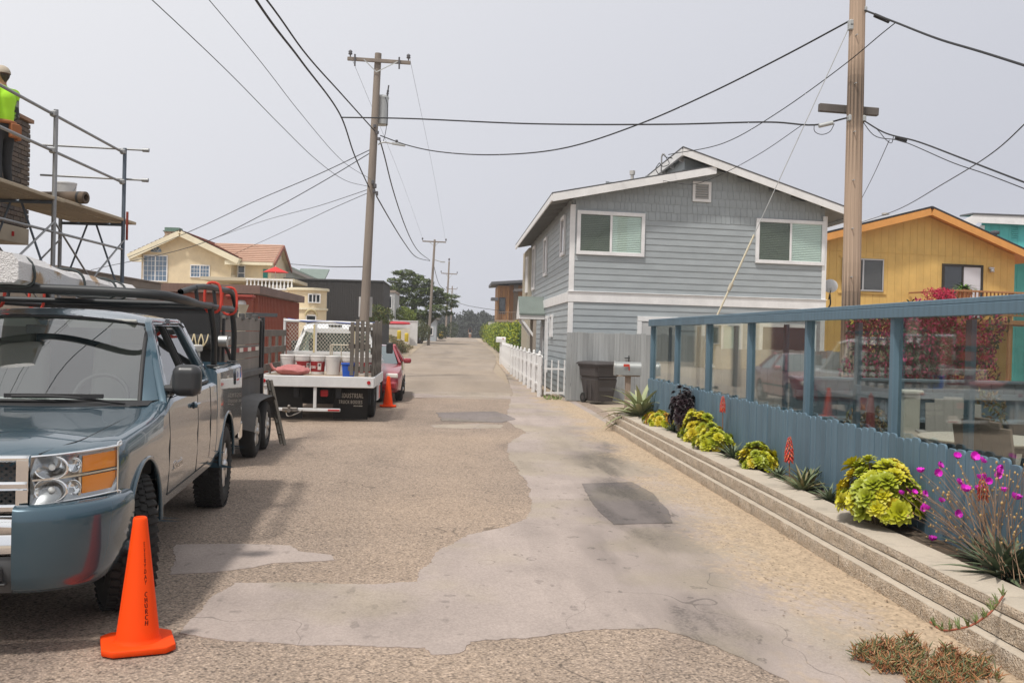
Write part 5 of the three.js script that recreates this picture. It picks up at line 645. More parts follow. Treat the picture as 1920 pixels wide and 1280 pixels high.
// ---------------------------------------------------------------- red sedan facing the camera
{
  const rc = thing('red_sedan', 'dark red sedan parked behind the flatbed truck', 'car', -2.10, 0, -24.9, 0.03);
  const red = M([0.30, 0.022, 0.035], { phys: true, metalness: 0.15, roughness: 0.3, clearcoat: 1, clearcoatRoughness: 0.03 });
  const S = [[0.0, 0.62, 0.30, 0.58, 0.60], [-0.10, 0.78, 0.24, 0.68, 0.70], [-0.35, 0.86, 0.22, 0.76, 0.79], [-0.9, 0.88, 0.2, 0.84, 0.88], [-1.25, 0.885, 0.2, 0.90, 0.93], [-1.6, 0.885, 0.2, 0.93, 0.93], [-3.6, 0.88, 0.2, 0.97, 0.97], [-4.0, 0.87, 0.22, 0.98, 1.0], [-4.5, 0.82, 0.3, 0.95, 0.97], [-4.62, 0.72, 0.4, 0.88, 0.9]];
  let B = new Brush(clean(loft(S.map(([z, w, yb, ys, yc]) => [[0, yb, z], [w * 0.85, yb, z], [w * 0.97, yb + 0.08, z], [w, (yb + ys) / 2 + 0.05, z], [w * 0.985, ys - 0.1, z], [w * 0.93, ys, z], [w * 0.5, yc, z], [0, yc + 0.01, z], [-w * 0.5, yc, z], [-w * 0.93, ys, z], [-w * 0.985, ys - 0.1, z], [-w, (yb + ys) / 2 + 0.05, z], [-w * 0.97, yb + 0.08, z], [-w * 0.85, yb, z]])).toNonIndexed())); B.updateMatrixWorld(); const ev = new Evaluator(); ev.useGroups = false; ev.attributes = ['position', 'normal', 'uv'];
  for (const z of [-0.85, -3.52]) for (const s of [1, -1]) { const c = new Brush(clean(new THREE.CylinderGeometry(0.345, 0.345, 0.35, 28).rotateZ(Math.PI / 2).translate(s * 0.85, 0.31, z))); c.updateMatrixWorld(); B = ev.evaluate(B, c, SUBTRACTION); B.updateMatrixWorld(); }
  part('body', smooth(B.geometry, 35), red, rc);
  part('roof', smooth(gridGeo(12, 8, (a, b) => { const u = a * 2 - 1; return [u * 0.56, 1.40 - 0.05 * u ** 4 - 0.03 * (2 * b - 1) ** 2, lerp(-1.95, -3.1, b)]; }), 70), red, rc);
  const gl = M([0.10, 0.13, 0.14], { phys: true, roughness: 0.06, clearcoat: 1 });
  part('windscreen', gridGeo(10, 4, (a, b) => { const u = a * 2 - 1; return [u * lerp(0.72, 0.55, b), lerp(0.92, 1.365, b), lerp(-1.22 - 0.14 * u * u, -1.96 - 0.03 * u * u, b) + 0.03 * Math.sin(b * 3.14)]; }), gl, rc); part('rear_window', gridGeo(8, 3, (a, b) => [(a * 2 - 1) * lerp(0.70, 0.54, b), lerp(0.98, 1.37, b), lerp(-3.85, -3.1, b)]), gl, rc);
  for (const s of [1, -1]) { for (const [z0, z1, z2, z3] of [[-1.50, -2.42, -2.08, -2.40], [-2.50, -3.45, -2.48, -3.05]]) part('side_window', gridGeo(2, 3, (a, b) => [s * (lerp(0.835, 0.575, b) + 0.01), lerp(0.95, 1.345, b), lerp(lerp(z0, z2, b), lerp(z1, z3, b), a)]), gl, rc); part('front_pillar', beam(V(s * 0.78, 0.93, -1.36), V(s * 0.56, 1.37, -2.02), 0.055, 0.05), red, rc); part('middle_pillar', beam(V(s * 0.83, 0.95, -2.46), V(s * 0.58, 1.36, -2.44), 0.05, 0.07), red, rc); part('rear_pillar', beam(V(s * 0.78, 0.97, -3.72), V(s * 0.56, 1.37, -3.06), 0.12, 0.08), red, rc); part('door_mirror', new RoundedBoxGeometry(0.20, 0.13, 0.11, 4, 0.045).translate(s * 0.97, 1.0, -1.50), red, rc); part('headlight', new RoundedBoxGeometry(0.30, 0.12, 0.18, 3, 0.04).translate(s * 0.62, 0.66, -0.12), M([0.75, 0.72, 0.66], { phys: true, roughness: 0.1, clearcoat: 1 }), rc); part('side_moulding', boxc(s * 0.875, s * 0.90, 0.50, 0.55, -3.1, -1.2, 0.01), blackPl, rc);
    for (const z of [-0.85, -3.52]) { const w = wheel(rc, 0.305, 0.19, 0.19, { lugs: 0, spokes: 5 }); w.position.set(s * 0.79, 0.305, z); if (s < 0) w.rotation.y = Math.PI; } }
  part('grille', box(0.7, 0.1, 0.04, 0, 0.56, 0.0, 0.02), blackPl, rc); part('bumper', new RoundedBoxGeometry(1.5, 0.2, 0.16, 4, 0.06).translate(0, 0.42, -0.03), red, rc); part('number_plate', box(0.31, 0.15, 0.01, 0, 0.42, 0.06, 0.002), M([0.7, 0.7, 0.7]), rc);
}
// ---------------------------------------------------------------- scaffold, worker and the buildings on the left
const steel = M([0.34, 0.345, 0.35], { metalness: 0.6, roughness: 0.5, map: T.grunge }), steelBlue = M([0.13, 0.16, 0.20], { metalness: 0.35, roughness: 0.55, map: T.grunge });
{
  const sc = thing('scaffold', 'steel tube scaffold with guard rails and plank deck beside the brick building', 'scaffold');
  const XO = -5.3, XI = -6.28, ZS = [-10.9, -13.7, -16.5];
  ZS.forEach((z, k) => { for (const x of [XO, XI]) { part('standard', bar(V(x, 0, z), V(x, x === XO ? 4.56 : 3.5, z), 0.030, 0.030, 10), k === 2 && x === XO ? steelBlue : steel, sc); part('base_plate', box(0.15, 0.012, 0.15, x, 0.008, z), steel, sc); }
    part('frame_bar', [bar(V(XO, 3.34, z), V(XI, 3.34, z), 0.024), bar(V(XO, 1.5, z), V(XI, 1.5, z), 0.02)], steelBlue, sc); part('frame_brace', [bar(V(XO - 0.02, 2.2, z), V(XO - 0.42, 3.33, z), 0.016), bar(V(XI + 0.02, 2.2, z), V(XI + 0.42, 3.33, z), 0.016)], steelBlue, sc); });
  for (let k = 0; k < 2; k++) { const a = ZS[k], b = ZS[k + 1]; for (const y of [4.50, 4.02]) { part('guard_rail', bar(V(XO - 0.04, y, a), V(XO - 0.04, y, b), 0.021), steel, sc); part('coupler', box(0.09, 0.08, 0.08, XO - 0.02, y, b + 0.02, 0.015), steel, sc); } for (const x of [XO, XI]) part('cross_brace', [bar(V(x, 3.1, a), V(x, 1.7, b), 0.014), bar(V(x + 0.02, 1.7, a), V(x + 0.02, 3.1, b), 0.014)], steel, sc); part('ledger', bar(V(XO, 2.95, a), V(XO, 2.95, b), 0.018), steel, sc); }
  for (const y of [4.55, 4.07]) part('end_rail', [bar(V(XI - 0.35, y + 0.03, -16.56), V(XO + 0.34, y, -16.56), 0.017), bar(V(XO + 0.26, y, -16.56), V(XO + 0.36, y, -16.56), 0.03, 0.034, 10)], steel, sc);
  part('stack_pin', bar(V(XO + 0.06, 3.1, -16.5), V(XO + 0.06, 3.55, -16.5), 0.02), M([0.28, 0.05, 0.03]), sc);
  for (let k = 0; k < 4; k++) for (let j = 0; j < 2; j++) { const L = 3.4; part('plank', at(shiftUV(cbox(0.228, 0.045, L, 0.005), k, j), XI + 0.15 + k * 0.24, 3.392 + 0.02 * j + 0.006 * (k % 2), j ? -15.4 : -12.3, rr(-0.012, 0.012), 0.004 * (j ? 1 : -1)), woody([0.50, 0.41, 0.29]), sc); }
}
function pailAt(nm, label, x, y, z, s = 1) { const o = thing(nm, label, 'bucket', x, y, z); part('tub', lathe([[0, 0], [0.12, 0], [0.125, 0.01], [0.15, 0.33], [0.156, 0.335], [0.156, 0.36], [0.14, 0.36], [0.14, 0.3]], 24).scale(s, s, s), M([0.62, 0.62, 0.62], { map: T.grunge, roughness: 0.6 }), o); part('handle', tube([V(-0.15, 0.3, 0), V(-0.1, 0.14, 0.15), V(0.1, 0.14, 0.15), V(0.15, 0.3, 0)].map(v => v.multiplyScalar(s)), 0.005, 16, 4), steel, o); return o; }
pailAt('mortar_bucket', 'white bucket standing on the scaffold planks', -5.72, 3.445, -15.2);
{ const o = thing('felt_roll', 'short brown roll lying on the scaffold plank end by the bucket', 'roll', -5.58, 3.53, -14.75, -0.25); part('roll', lathe([[0.05, -0.36], [0.085, -0.36], [0.088, -0.34], [0.088, 0.34], [0.085, 0.36], [0.05, 0.36], [0.05, -0.36]], 24).rotateZ(Math.PI / 2), M([0.14, 0.10, 0.07], { map: T.grunge }), o); part('band', lathe([[0.09, -0.02], [0.09, 0.02]], 24).rotateZ(Math.PI / 2).translate(0.26, 0, 0), blackPl, o); }
{ // brick-clad upper storey, carried on a narrower ground floor
  const b = thing('brick_building', 'dark brown brick clad upper storey behind the scaffold', 'building');
  const mortar = M([0.16, 0.14, 0.125], { roughness: 0.95 }), X = -6.66, zf = -16.2;
  part('core', boxc(-14, X - 0.012, 3.2, 4.84, zf + 0.012, -8.5), mortar, b);
  const bm = [0, 1, 2, 3].map(k => M([[0.115, 0.092, 0.078], [0.14, 0.105, 0.085], [0.095, 0.08, 0.072], [0.155, 0.12, 0.095]][k], { roughness: 0.92, map: T.grunge, bumpMap: T.rough, bumpScale: 0.006 })), bg = cbox(0.05, 0.062, 0.205, 0.004), bh = cbox(0.05, 0.062, 0.10, 0.004);
  for (let r = 0; r < 22; r++) for (let z = zf + 0.105 - (r % 2 ? 0.107 : 0), n = 0; z < -13.2; z += 0.215, n++) { const half = r % 2 && n === 0; const o = part('brick', half ? bh : bg, bm[Math.floor(hash2(r, n, 12) * 4)], b); o.position.set(X - 0.012 + rr(-0.003, 0.003), 3.24 + r * 0.0735, half ? zf + 0.05 : z); }
  part('brick_remainder', [boxc(X - 0.04, X + 0.01, 3.21, 4.83, -13.0, -8.5)], bm[1], b);
  part('coping', boxc(-14, X + 0.05, 4.842, 4.90, zf - 0.04, -8.5), M([0.30, 0.17, 0.10], { roughness: 0.7, map: T.grunge }), b);
  part('soffit_band', boxc(-14, X + 0.015, 2.95, 3.198, zf - 0.01, -8.5), M([0.48, 0.42, 0.33], { map: T.grunge }), b); part('ground_floor', boxc(-14, -9.6, 0, 2.948, -15.5, -8.6), M([0.5, 0.45, 0.37], { map: T.grunge }), b);
  part('tag', box(0.07, 0.07, 0.01, -6.66 + 0.017, 3.07, -15.6).rotateY(0), M([0.5, 0.03, 0.03]), b);
}
// ---------------------------------------------------------------- people: one smooth skin over a jointed skeleton
function person(label, pose, cols, x, y, z, ry, h = 1.76, N = 112) {
  const o = thing('person', label, 'person', x, y, z, ry); const J = pose.j, caps = pose.c;
  const half = 1.02, mc = new MarchingCubes(N, M([1, 1, 1]), false, false, 90000); mc.isolation = 0; const f = mc.field, cy = 0.90;
  const D = caps.map(([a, b, ra, rb]) => ({ a: J[a], b: J[b], ra, rb }));
  const sd = (px, py, pz) => { let d = 9; for (const c of D) { const bx = c.b[0] - c.a[0], by = c.b[1] - c.a[1], bz = c.b[2] - c.a[2], qx = px - c.a[0], qy = py - c.a[1], qz = pz - c.a[2]; const t = clamp((qx * bx + qy * by + qz * bz) / (bx * bx + by * by + bz * bz + 1e-9)); const e = Math.hypot(qx - bx * t, qy - by * t, qz - bz * t) - lerp(c.ra, c.rb, t); const k = 0.035, hh = clamp(0.5 + 0.5 * (d - e) / k); d = lerp(d, e, hh) - k * hh * (1 - hh); } return d; };
  let k = 0; for (let iz = 0; iz < N; iz++) for (let iy = 0; iy < N; iy++) for (let ix = 0; ix < N; ix++, k++) f[k] = -sd((ix - N / 2) / (N / 2) * half, (iy - N / 2) / (N / 2) * half + cy, (iz - N / 2) / (N / 2) * half);
  mc.update(); const n = mc.count, P = new Float32Array(n * 3), C = new Float32Array(n * 3); for (let i = 0; i < n; i++) { const X = mc.positionArray[i * 3] * half, Y = mc.positionArray[i * 3 + 1] * half + cy, Z = mc.positionArray[i * 3 + 2] * half; P[i * 3] = X; P[i * 3 + 1] = Y; P[i * 3 + 2] = Z; const c = cols(X, Y, Z); C[i * 3] = c[0]; C[i * 3 + 1] = c[1]; C[i * 3 + 2] = c[2]; }
  const g = new THREE.BufferGeometry(); g.setAttribute('position', new THREE.BufferAttribute(P, 3)); g.setAttribute('color', new THREE.BufferAttribute(C, 3)); g.computeVertexNormals(); const w = mergeVertices(g, 1e-4); w.computeVertexNormals();
  part('body', w, M([1, 1, 1], { vertexColors: true, roughness: 0.8 }), o); o.scale.setScalar(h / 1.80); return o;
}
const stand = { // facing +x, y up; feet on 0
  j: { hip: [0, 0.96, 0], hl: [0, 0.92, 0.10], hr: [0, 0.92, -0.10], kl: [0.04, 0.50, 0.12], kr: [-0.02, 0.50, -0.11], al: [-0.02, 0.09, 0.13], ar: [-0.10, 0.09, -0.12], tl: [0.15, 0.04, 0.15], tr: [0.07, 0.04, -0.13], wa: [0.01, 1.12, 0], ch: [0.0, 1.34, 0], sl: [-0.01, 1.44, 0.19], sr: [-0.01, 1.44, -0.19], nk: [0.03, 1.52, 0], hd: [0.07, 1.66, 0], hb: [0.03, 1.69, 0], ns: [0.175, 1.645, 0], ja: [0.12, 1.59, 0], el: [0.02, 1.16, 0.25], er: [-0.08, 1.16, -0.25], wl: [0.17, 0.96, 0.20], wr: [0.05, 0.93, -0.25], fl: [0.20, 0.90, 0.185], fr: [0.08, 0.85, -0.24] },
  c: [['hip', 'wa', 0.15, 0.145], ['hl', 'hr', 0.115, 0.115], ['wa', 'ch', 0.145, 0.165], ['sl', 'sr', 0.075, 0.075], ['ch', 'nk', 0.13, 0.06], ['nk', 'hb', 0.058, 0.075], ['hb', 'hd', 0.108, 0.10], ['hd', 'ja', 0.09, 0.055], ['hd', 'ns', 0.03, 0.018], ['hl', 'kl', 0.10, 0.068], ['hr', 'kr', 0.10, 0.068], ['kl', 'al', 0.066, 0.048], ['kr', 'ar', 0.066, 0.048], ['al', 'tl', 0.055, 0.042], ['ar', 'tr', 0.055, 0.042], ['sl', 'el', 0.062, 0.048], ['sr', 'er', 0.062, 0.048], ['el', 'wl', 0.046, 0.034], ['er', 'wr', 0.046, 0.034], ['wl', 'fl', 0.038, 0.026], ['wr', 'fr', 0.038, 0.026]] };
function hand(o, sk, m) { const fs = []; for (const [w, f, s] of [['wl', 'fl', 1], ['wr', 'fr', -1]]) { const a = V(...sk.j[w]), b = V(...sk.j[f]), d = b.clone().sub(a).normalize(); for (let i = 0; i < 4; i++) { const off = V(0.013 * (i - 1.5), 0, 0.006 * s), p = b.clone().add(off), L = [0.036, 0.042, 0.040, 0.032][i]; const q = p.clone().addScaledVector(d, L), r = q.clone().addScaledVector(d, L * 0.7).add(V(0.012, 0, -0.012 * s)); fs.push(tube([p, q, r], 0.0088, 8, 6)); } const t0 = a.clone().lerp(b, 0.5).add(V(0.028, 0, 0)), t1 = t0.clone().addScaledVector(d, 0.03).add(V(0.022, 0, 0)); fs.push(tube([t0, t1, t1.clone().addScaledVector(d, 0.03)], 0.010, 8, 6)); } part('fingers', fs, m, o).userData.kind = 'stuff'; }
{
  const lime = [0.42, 0.80, 0.03], skin = [0.42, 0.22, 0.14], dark = [0.022, 0.023, 0.026], tan = [0.42, 0.36, 0.28];
  const cols = (x, y, z) => { const arm = Math.abs(z) > 0.185 + 0.02 * (y < 1.2) ; if (y > 1.53) return x < -0.035 + 0 && y < 1.70 && y > 1.56 ? [0.05, 0.035, 0.025] : skin; if (arm && y < 1.36 && y > 0.98) { const t = fbm(x * 30 + y * 24, z * 28 + y * 30, 701, 3); return t > 0.5 ? [0.30, 0.30, 0.31] : [0.05, 0.05, 0.055]; } if (arm && y <= 0.98) return skin; if (y > 1.04) return lime; if (y < 0.1) return [0.06, 0.045, 0.035]; return dark; };
  const w = person('worker in lime shirt, tan cap and tool belt standing on the scaffold', stand, cols, -6.12, 3.44, -14.0, 2.75, 1.74);
  hand(w, stand, M(skin));
  part('cap', [new THREE.SphereGeometry(0.122, 24, 12, 0, 6.2832, 0, 1.62).scale(1.05, 0.92, 0.95).translate(0.035, 1.70, 0), gridGeo(8, 4, (a, b) => { const t = (a - 0.5) * 2.2, r = lerp(0.11, 0.21, b); return [0.035 + r * Math.cos(t) * 1.02, 1.705 - 0.02 * b, r * 0.72 * Math.sin(t)]; })], M(tan), w);
  part('tool_belt', [new THREE.TorusGeometry(0.163, 0.024, 8, 28).rotateX(Math.PI / 2).scale(1, 1.2, 1.05).translate(0, 1.01, 0), new RoundedBoxGeometry(0.16, 0.22, 0.09, 3, 0.03).translate(-0.05, 0.90, 0.19), new RoundedBoxGeometry(0.16, 0.24, 0.09, 3, 0.03).translate(-0.02, 0.89, -0.19), new RoundedBoxGeometry(0.07, 0.2, 0.16, 3, 0.02).translate(-0.17, 0.90, 0.05)], M([0.36, 0.13, 0.045], { map: T.grunge }), w);
  part('ears', [new THREE.SphereGeometry(0.026, 10, 8).scale(0.9, 1.3, 0.4).translate(0.05, 1.645, 0.108), new THREE.SphereGeometry(0.026, 10, 8).scale(0.9, 1.3, 0.4).translate(0.05, 1.645, -0.108)], M(skin), w);
  const wcols = (x, y, z) => y > 1.53 ? (x < 0.02 || y > 1.74 ? [0.05, 0.03, 0.02] : skin) : y > 0.95 && Math.abs(z) < 0.235 ? [0.018, 0.018, 0.025] : y > 0.70 && Math.abs(z) < 0.235 ? [0.55, 0.52, 0.48] : y < 0.09 ? [0.3, 0.3, 0.3] : skin;
  const p = onZ(881, 636, -160); person('distant pedestrian in dark top and pale shorts walking on the street', stand, wcols, p.x, rise(-160), -160, 1.6, 1.78, 64);
}
// ---------------------------------------------------------------- board wall and red building
{
  const bw = thing('board_wall', 'long weathered brown horizontal board wall behind the scaffold', 'wall'); const m = [0, 1, 2].map(k => M([0.29, 0.245, 0.205].map(c => c * (0.9 + 0.1 * k)), { roughness: 0.9, map: again(T.weather, 0.35, 0.9), bumpMap: T.woodH, bumpScale: 0.004 }));
  part('core', boxc(-14, -8.42, 0, 2.9, -29.5, -22.06), M([0.29, 0.245, 0.205]), bw);
  for (let k = 0; k < 16; k++) { const y0 = 0.02 + k * 0.182; part('board', boxc(-14, -8.37, y0, y0 + 0.176, -22.05, -22.02, 0.004), m[k % 3], bw); part('board', boxc(-8.41, -8.38, y0, y0 + 0.176, -29.5, -22.056, 0.004), m[(k + 1) % 3], bw); }
  part('top_cap', [boxc(-14, -8.33, 2.935, 2.975, -22.1, -21.98), boxc(-8.45, -8.332, 2.935, 2.973, -29.5, -22.102)], m[0], bw);
}
{
  const rb = thing('red_building', 'flat roofed brick red building with brown fascia and slatted side', 'building'); const red = M([0.40, 0.115, 0.070], { roughness: 0.75, map: T.grunge }), redD = M([0.33, 0.095, 0.06], { roughness: 0.8, map: T.grunge }), fas = M([0.25, 0.155, 0.125], { roughness: 0.7, map: again(T.weather, 0.35, 0.9) });
  part('wall', boxc(-11, -6.72, 0, 2.88, -43.8, -34.3), red, rb); part('fascia', [boxc(-11.2, -6.42, 2.88, 3.16, -34.0, -33.92), boxc(-6.50, -6.421, 2.88, 3.158, -44, -34.001)], fas, rb); part('roof', boxc(-11.2, -6.501, 2.882, 3.10, -44, -34.001), M([0.3, 0.28, 0.26], { map: T.grunge }), rb);
  for (let k = 0; k < 7; k++) part('panel', boxc(-10.95 + k * 0.6, -10.375 + k * 0.6, 0.02, 2.86, -34.298, -34.27, 0.006), k % 2 ? red : redD, rb);
  { const s = []; for (let z = -34.5; z > -43.6; z -= 0.30) s.push(boxc(-6.718, -6.58, 0.05, 2.86, z - 0.08, z, 0.004)); part('wall_slats', s, red, rb).userData.kind = 'stuff'; }
  part('dark_rail', boxc(-8.2, -5.7, 2.12, 2.24, -33.2, -33.1), M([0.05, 0.055, 0.06]), rb);
  const lp = thing('lantern_post', 'cream lantern post with white globe and small red roof before the red building', 'lantern', onZ(450, 600, -30).x, 0, -30); const cr = M([0.55, 0.50, 0.38], { map: T.grunge });
  part('post', lathe([[0.16, 0], [0.16, 1.95], [0.22, 2.0], [0.14, 2.06], [0.16, 2.2], [0.24, 2.42]], 10), cr, lp); part('globe', new THREE.SphereGeometry(0.16, 20, 14).translate(0, 2.44, 0), M([0.80, 0.80, 0.78], { roughness: 0.3 }), lp); part('roof', [box(0.78, 0.08, 0.5, 0, 2.66, 0, 0.02), box(0.70, 0.06, 0.44, 0, 2.59, 0, 0.02)], M([0.30, 0.045, 0.03]), lp);
}
// ---------------------------------------------------------------- houses further along
const stucco = M([0.80, 0.665, 0.455], { roughness: 0.9, map: T.grunge, bumpMap: T.rough, bumpScale: 0.01 }), tileM = M([0.36, 0.15, 0.105], { roughness: 0.85, map: T.grunge }), tileM2 = M([0.52, 0.33, 0.24], { roughness: 0.85, map: T.grunge }), creamTrim = M([0.82, 0.745, 0.56], { roughness: 0.7, map: T.grunge });
// rows of roof tiles on a slope: from eave line a-b up to ridge c-d
function tiles(a, b, c, d, rows, th = 0.05) { const L = []; for (let r = 0; r < rows; r++) { const t0 = r / rows, t1 = (r + 1.08) / rows; const p = a.clone().lerp(d, t0), q = b.clone().lerp(c, t0), p2 = a.clone().lerp(d, Math.min(1, t1)), q2 = b.clone().lerp(c, Math.min(1, t1)); const n = b.clone().sub(a).cross(d.clone().sub(a)).normalize(); if (n.y < 0) n.negate(); const up = n.clone().multiplyScalar(th), lo = n.clone().multiplyScalar(0.005); const P = [p.clone().add(up), q.clone().add(up), q2.clone().add(lo), p2.clone().add(lo), p, q]; const g = new THREE.BufferGeometry(); const v = []; for (const [i, j, k] of [[0, 1, 2], [0, 2, 3], [4, 5, 1], [4, 1, 0]]) for (const m of [i, j, k]) v.push(P[m].x, P[m].y, P[m].z); g.setAttribute('position', new THREE.Float32BufferAttribute(v, 3)); g.computeVertexNormals(); L.push(uvm(g)); } return merge(L); }
const slab = (a, b, c, d, th) => { const n = b.clone().sub(a).cross(d.clone().sub(a)).normalize(); if (n.y < 0) n.negate(); const lo = [a, b, c, d], up = lo.map(p => p.clone().addScaledVector(n, th)); const g = loft([lo.map(p => [p.x, p.y, p.z]), up.map(p => [p.x, p.y, p.z])]).toNonIndexed(); g.computeVertexNormals(); return uvm(g); };
{
  const h = thing('cream_house', 'cream stucco house with red tile gable roof and brick chimney', 'house');
  const Z = -66, x0 = -20.0, x1 = -14.36, ex = -17.5, ap = 7.86, ey = 6.35;
  part('front_wall', extr([[x0, 0], [x1, 0], [x1, ey - 0.05], [ex, ap - 0.16], [x0, ey + 0.12]], 9).translate(0, 0, Z - 9), stucco, h);
  const rf = [[V(x0 - 0.6, 6.30, Z + 0.5), V(ex, ap, Z + 0.5)], [V(x1 + 0.5, 6.22, Z + 0.5), V(ex, ap, Z + 0.5)]];
  for (const [e, a] of rf) { const eb = e.clone().setZ(Z - 9.4), ab = a.clone().setZ(Z - 9.4); part('roof', tiles(e, eb, ab, a, 12), tileM, h); part('roof_deck', slab(e.clone().add(V(0, -0.2, 0)), eb.clone().add(V(0, -0.2, 0)), ab.clone().add(V(0, -0.2, 0)), a.clone().add(V(0, -0.2, 0)), 0.16), creamTrim, h); part('barge_board', slab(e.clone().add(V(0, -0.42, 0.03)), e.clone().add(V(0, -0.42, 0.11)), a.clone().add(V(0, -0.42, 0.11)), a.clone().add(V(0, -0.42, 0.03)), 0.36), creamTrim, h); }
  part('eave_return', [boxc(x0 - 0.6, x0 + 0.15, 5.78, 6.05, Z + 0.02, Z + 0.5), boxc(x1 - 0.3, x1 + 0.55, 5.75, 6.02, Z + 0.02, Z + 0.5)], creamTrim, h);
  const bl = M([0.10, 0.16, 0.24], { phys: true, roughness: 0.08, clearcoat: 1 });
  put(win(h, 1.55, 1.70, { mx: 3, my: 5, glass: bl, fr: 0.07 }), -19.12, 4.55, Z + 0.01); put(win(h, 1.24, 0.82, { mx: 3, my: 3, glass: bl, fr: 0.06 }), -16.3, 4.88, Z + 0.01);
  part('arch_window', [extr((() => { const s = new THREE.Shape(); s.absarc(0, 0, 0.34, 0, Math.PI); s.closePath(); return s; })(), 0.03).translate(-19.1, 6.44, Z + 0.01)], bl, h); { const a = []; for (let k = 0; k <= 4; k++) a.push(bar(V(-19.1 + 0.1 * Math.cos(k * 0.785), 6.44 + 0.1 * Math.sin(k * 0.785), Z + 0.05), V(-19.1 + 0.35 * Math.cos(k * 0.785), 6.44 + 0.35 * Math.sin(k * 0.785), Z + 0.05), 0.014)); part('arch_bars', a, whiteTrim, h).userData.kind = 'stuff'; }
  const ch = part('chimney', boxc(-19.46, -18.54, 6.5, 8.05, -70, -69.1), M([0.46, 0.36, 0.25], { map: T.grunge, bumpMap: T.rough, bumpScale: 0.03 }), h); { const bs = []; for (let r = 0; r < 9; r++) for (let k = 0; k < 4; k++) bs.push(boxc(-19.49 + k * 0.24 + (r % 2) * 0.06, -19.27 + k * 0.24 + (r % 2) * 0.06, 6.9 + r * 0.13, 7.02 + r * 0.13, -69.1, -69.06, 0.01)); part('chimney_stones', bs, M([0.50, 0.40, 0.28], { map: T.grunge }), ch).userData.kind = 'stuff'; } part('chimney_cap', [boxc(-19.56, -18.44, 8.05, 8.12, -70.1, -69), boxc(-19.48, -18.52, 8.12, 8.34, -70, -69.1)], M([0.12, 0.20, 0.16]), ch);
  // side wing with its own tiled roof and gable to the street
  part('wing_wall', boxc(-15, -12.0, 0, 6.0, -73, -67), stucco, h); part('wing_gable', extr([[67, 6.0], [73, 6.0], [70, 7.36]], 0.2).rotateY(Math.PI / 2).translate(-12.2, 0, 0), stucco, h);
  for (const [ze] of [[-66.5], [-73.5]]) { const a = V(-16.3, 6.02, ze), b = V(-11.75, 6.02, ze), c = V(-11.75, 7.46, -70), d = V(-16.3, 7.46, -70); part('wing_roof', tiles(a, b, c, d, 10, 0.06), tileM2, h); part('wing_roof_deck', slab(a.clone().add(V(0, -0.16, 0)), b.clone().add(V(0, -0.16, 0)), c.clone().add(V(0, -0.16, 0)), d.clone().add(V(0, -0.16, 0)), 0.13), creamTrim, h); part('wing_barge', slab(V(-11.74, 5.75, ze), V(-11.66, 5.75, ze), V(-11.66, 7.2, -70), V(-11.74, 7.2, -70), 0.26), tileM, h); }
  part('gutter', [boxc(-15, -11.8, 5.82, 5.98, -66.6, -66.42)], creamTrim, h); put(win(h, 0.5, 1.0, { panes: 2, cross: 'h', fr: 0.06 }), -13.9, 4.8, -66.99); part('shutter', boxc(-12.5, -12.2, 4.5, 5.6, -66.99, -66.95), M([0.02, 0.22, 0.20]), h); put(win(h, 0.3, 0.3, { panes: 1, fr: 0.05 }), -11.99, 6.5, -70, Math.PI / 2); 
  part('flower_pot', [lathe([[0, 0], [0.16, 0], [0.2, 0.35], [0.22, 0.36]], 12).translate(-14.3, 4.75, -66.2), boxc(-15.2, -9.6, 4.55, 4.75, -66.9, -61.5)], M([0.5, 0.44, 0.33]), h);
  const um = thing('patio_umbrella', 'open red patio umbrella on the cream house balcony', 'umbrella', onZ(516, 512, -63).x, 4.75, -63); part('canopy', new THREE.ConeGeometry(0.82, 0.36, 8, 1, true).translate(0, 0.62, 0), M([0.62, 0.025, 0.02], { roughness: 0.7 }), um); part('pole', bar(V(0, 0, 0), V(0, 0.85, 0), 0.025), whiteTrim, um);
  const tw = thing('cream_bay', 'cream round bay with arched window and white balustrade', 'building'); const oct = (r, y0, y1) => new THREE.CylinderGeometry(r, r, y1 - y0, 8).rotateY(0.39).translate(-8.75, (y0 + y1) / 2, -61.3);
  part('bay_wall', oct(1.15, 0, 4.05), stucco, tw); part('cornice', [oct(1.30, 4.05, 4.2), oct(1.25, 2.9, 3.02)], creamTrim, tw); part('wing', boxc(-12.5, -8.75, 0, 4.04, -66, -61.4), stucco, tw); part('parapet', [boxc(-12.5, -9.6, 4.06, 4.16, -61.6, -61.38), boxc(-12.5, -9.7, 4.62, 4.70, -61.56, -61.42)], whiteTrim, tw); { const b = []; for (let x = -12.4; x < -9.7; x += 0.22) b.push(lathe([[0.05, 4.16], [0.07, 4.3], [0.035, 4.45], [0.05, 4.62]], 6).translate(x, 0, -61.49)); part('balusters', b, whiteTrim, tw).userData.kind = 'stuff'; }
  put(win(tw, 0.75, 0.55, { panes: 3, fr: 0.06 }), -8.25, 3.3, -60.30, 0.4); put(win(tw, 0.62, 1.1, { panes: 1, fr: 0.06 }), -8.4, 1.5, -60.22, 0.4); part('arch', new THREE.TorusGeometry(0.34, 0.07, 6, 16, Math.PI).rotateY(0.4).translate(-8.38, 2.55, -60.16), M([0.45, 0.37, 0.2]), tw); part('plaque', box(0.3, 0.35, 0.06, -9.75, 3.1, -61.35), M([0.40, 0.22, 0.12]), tw);
}
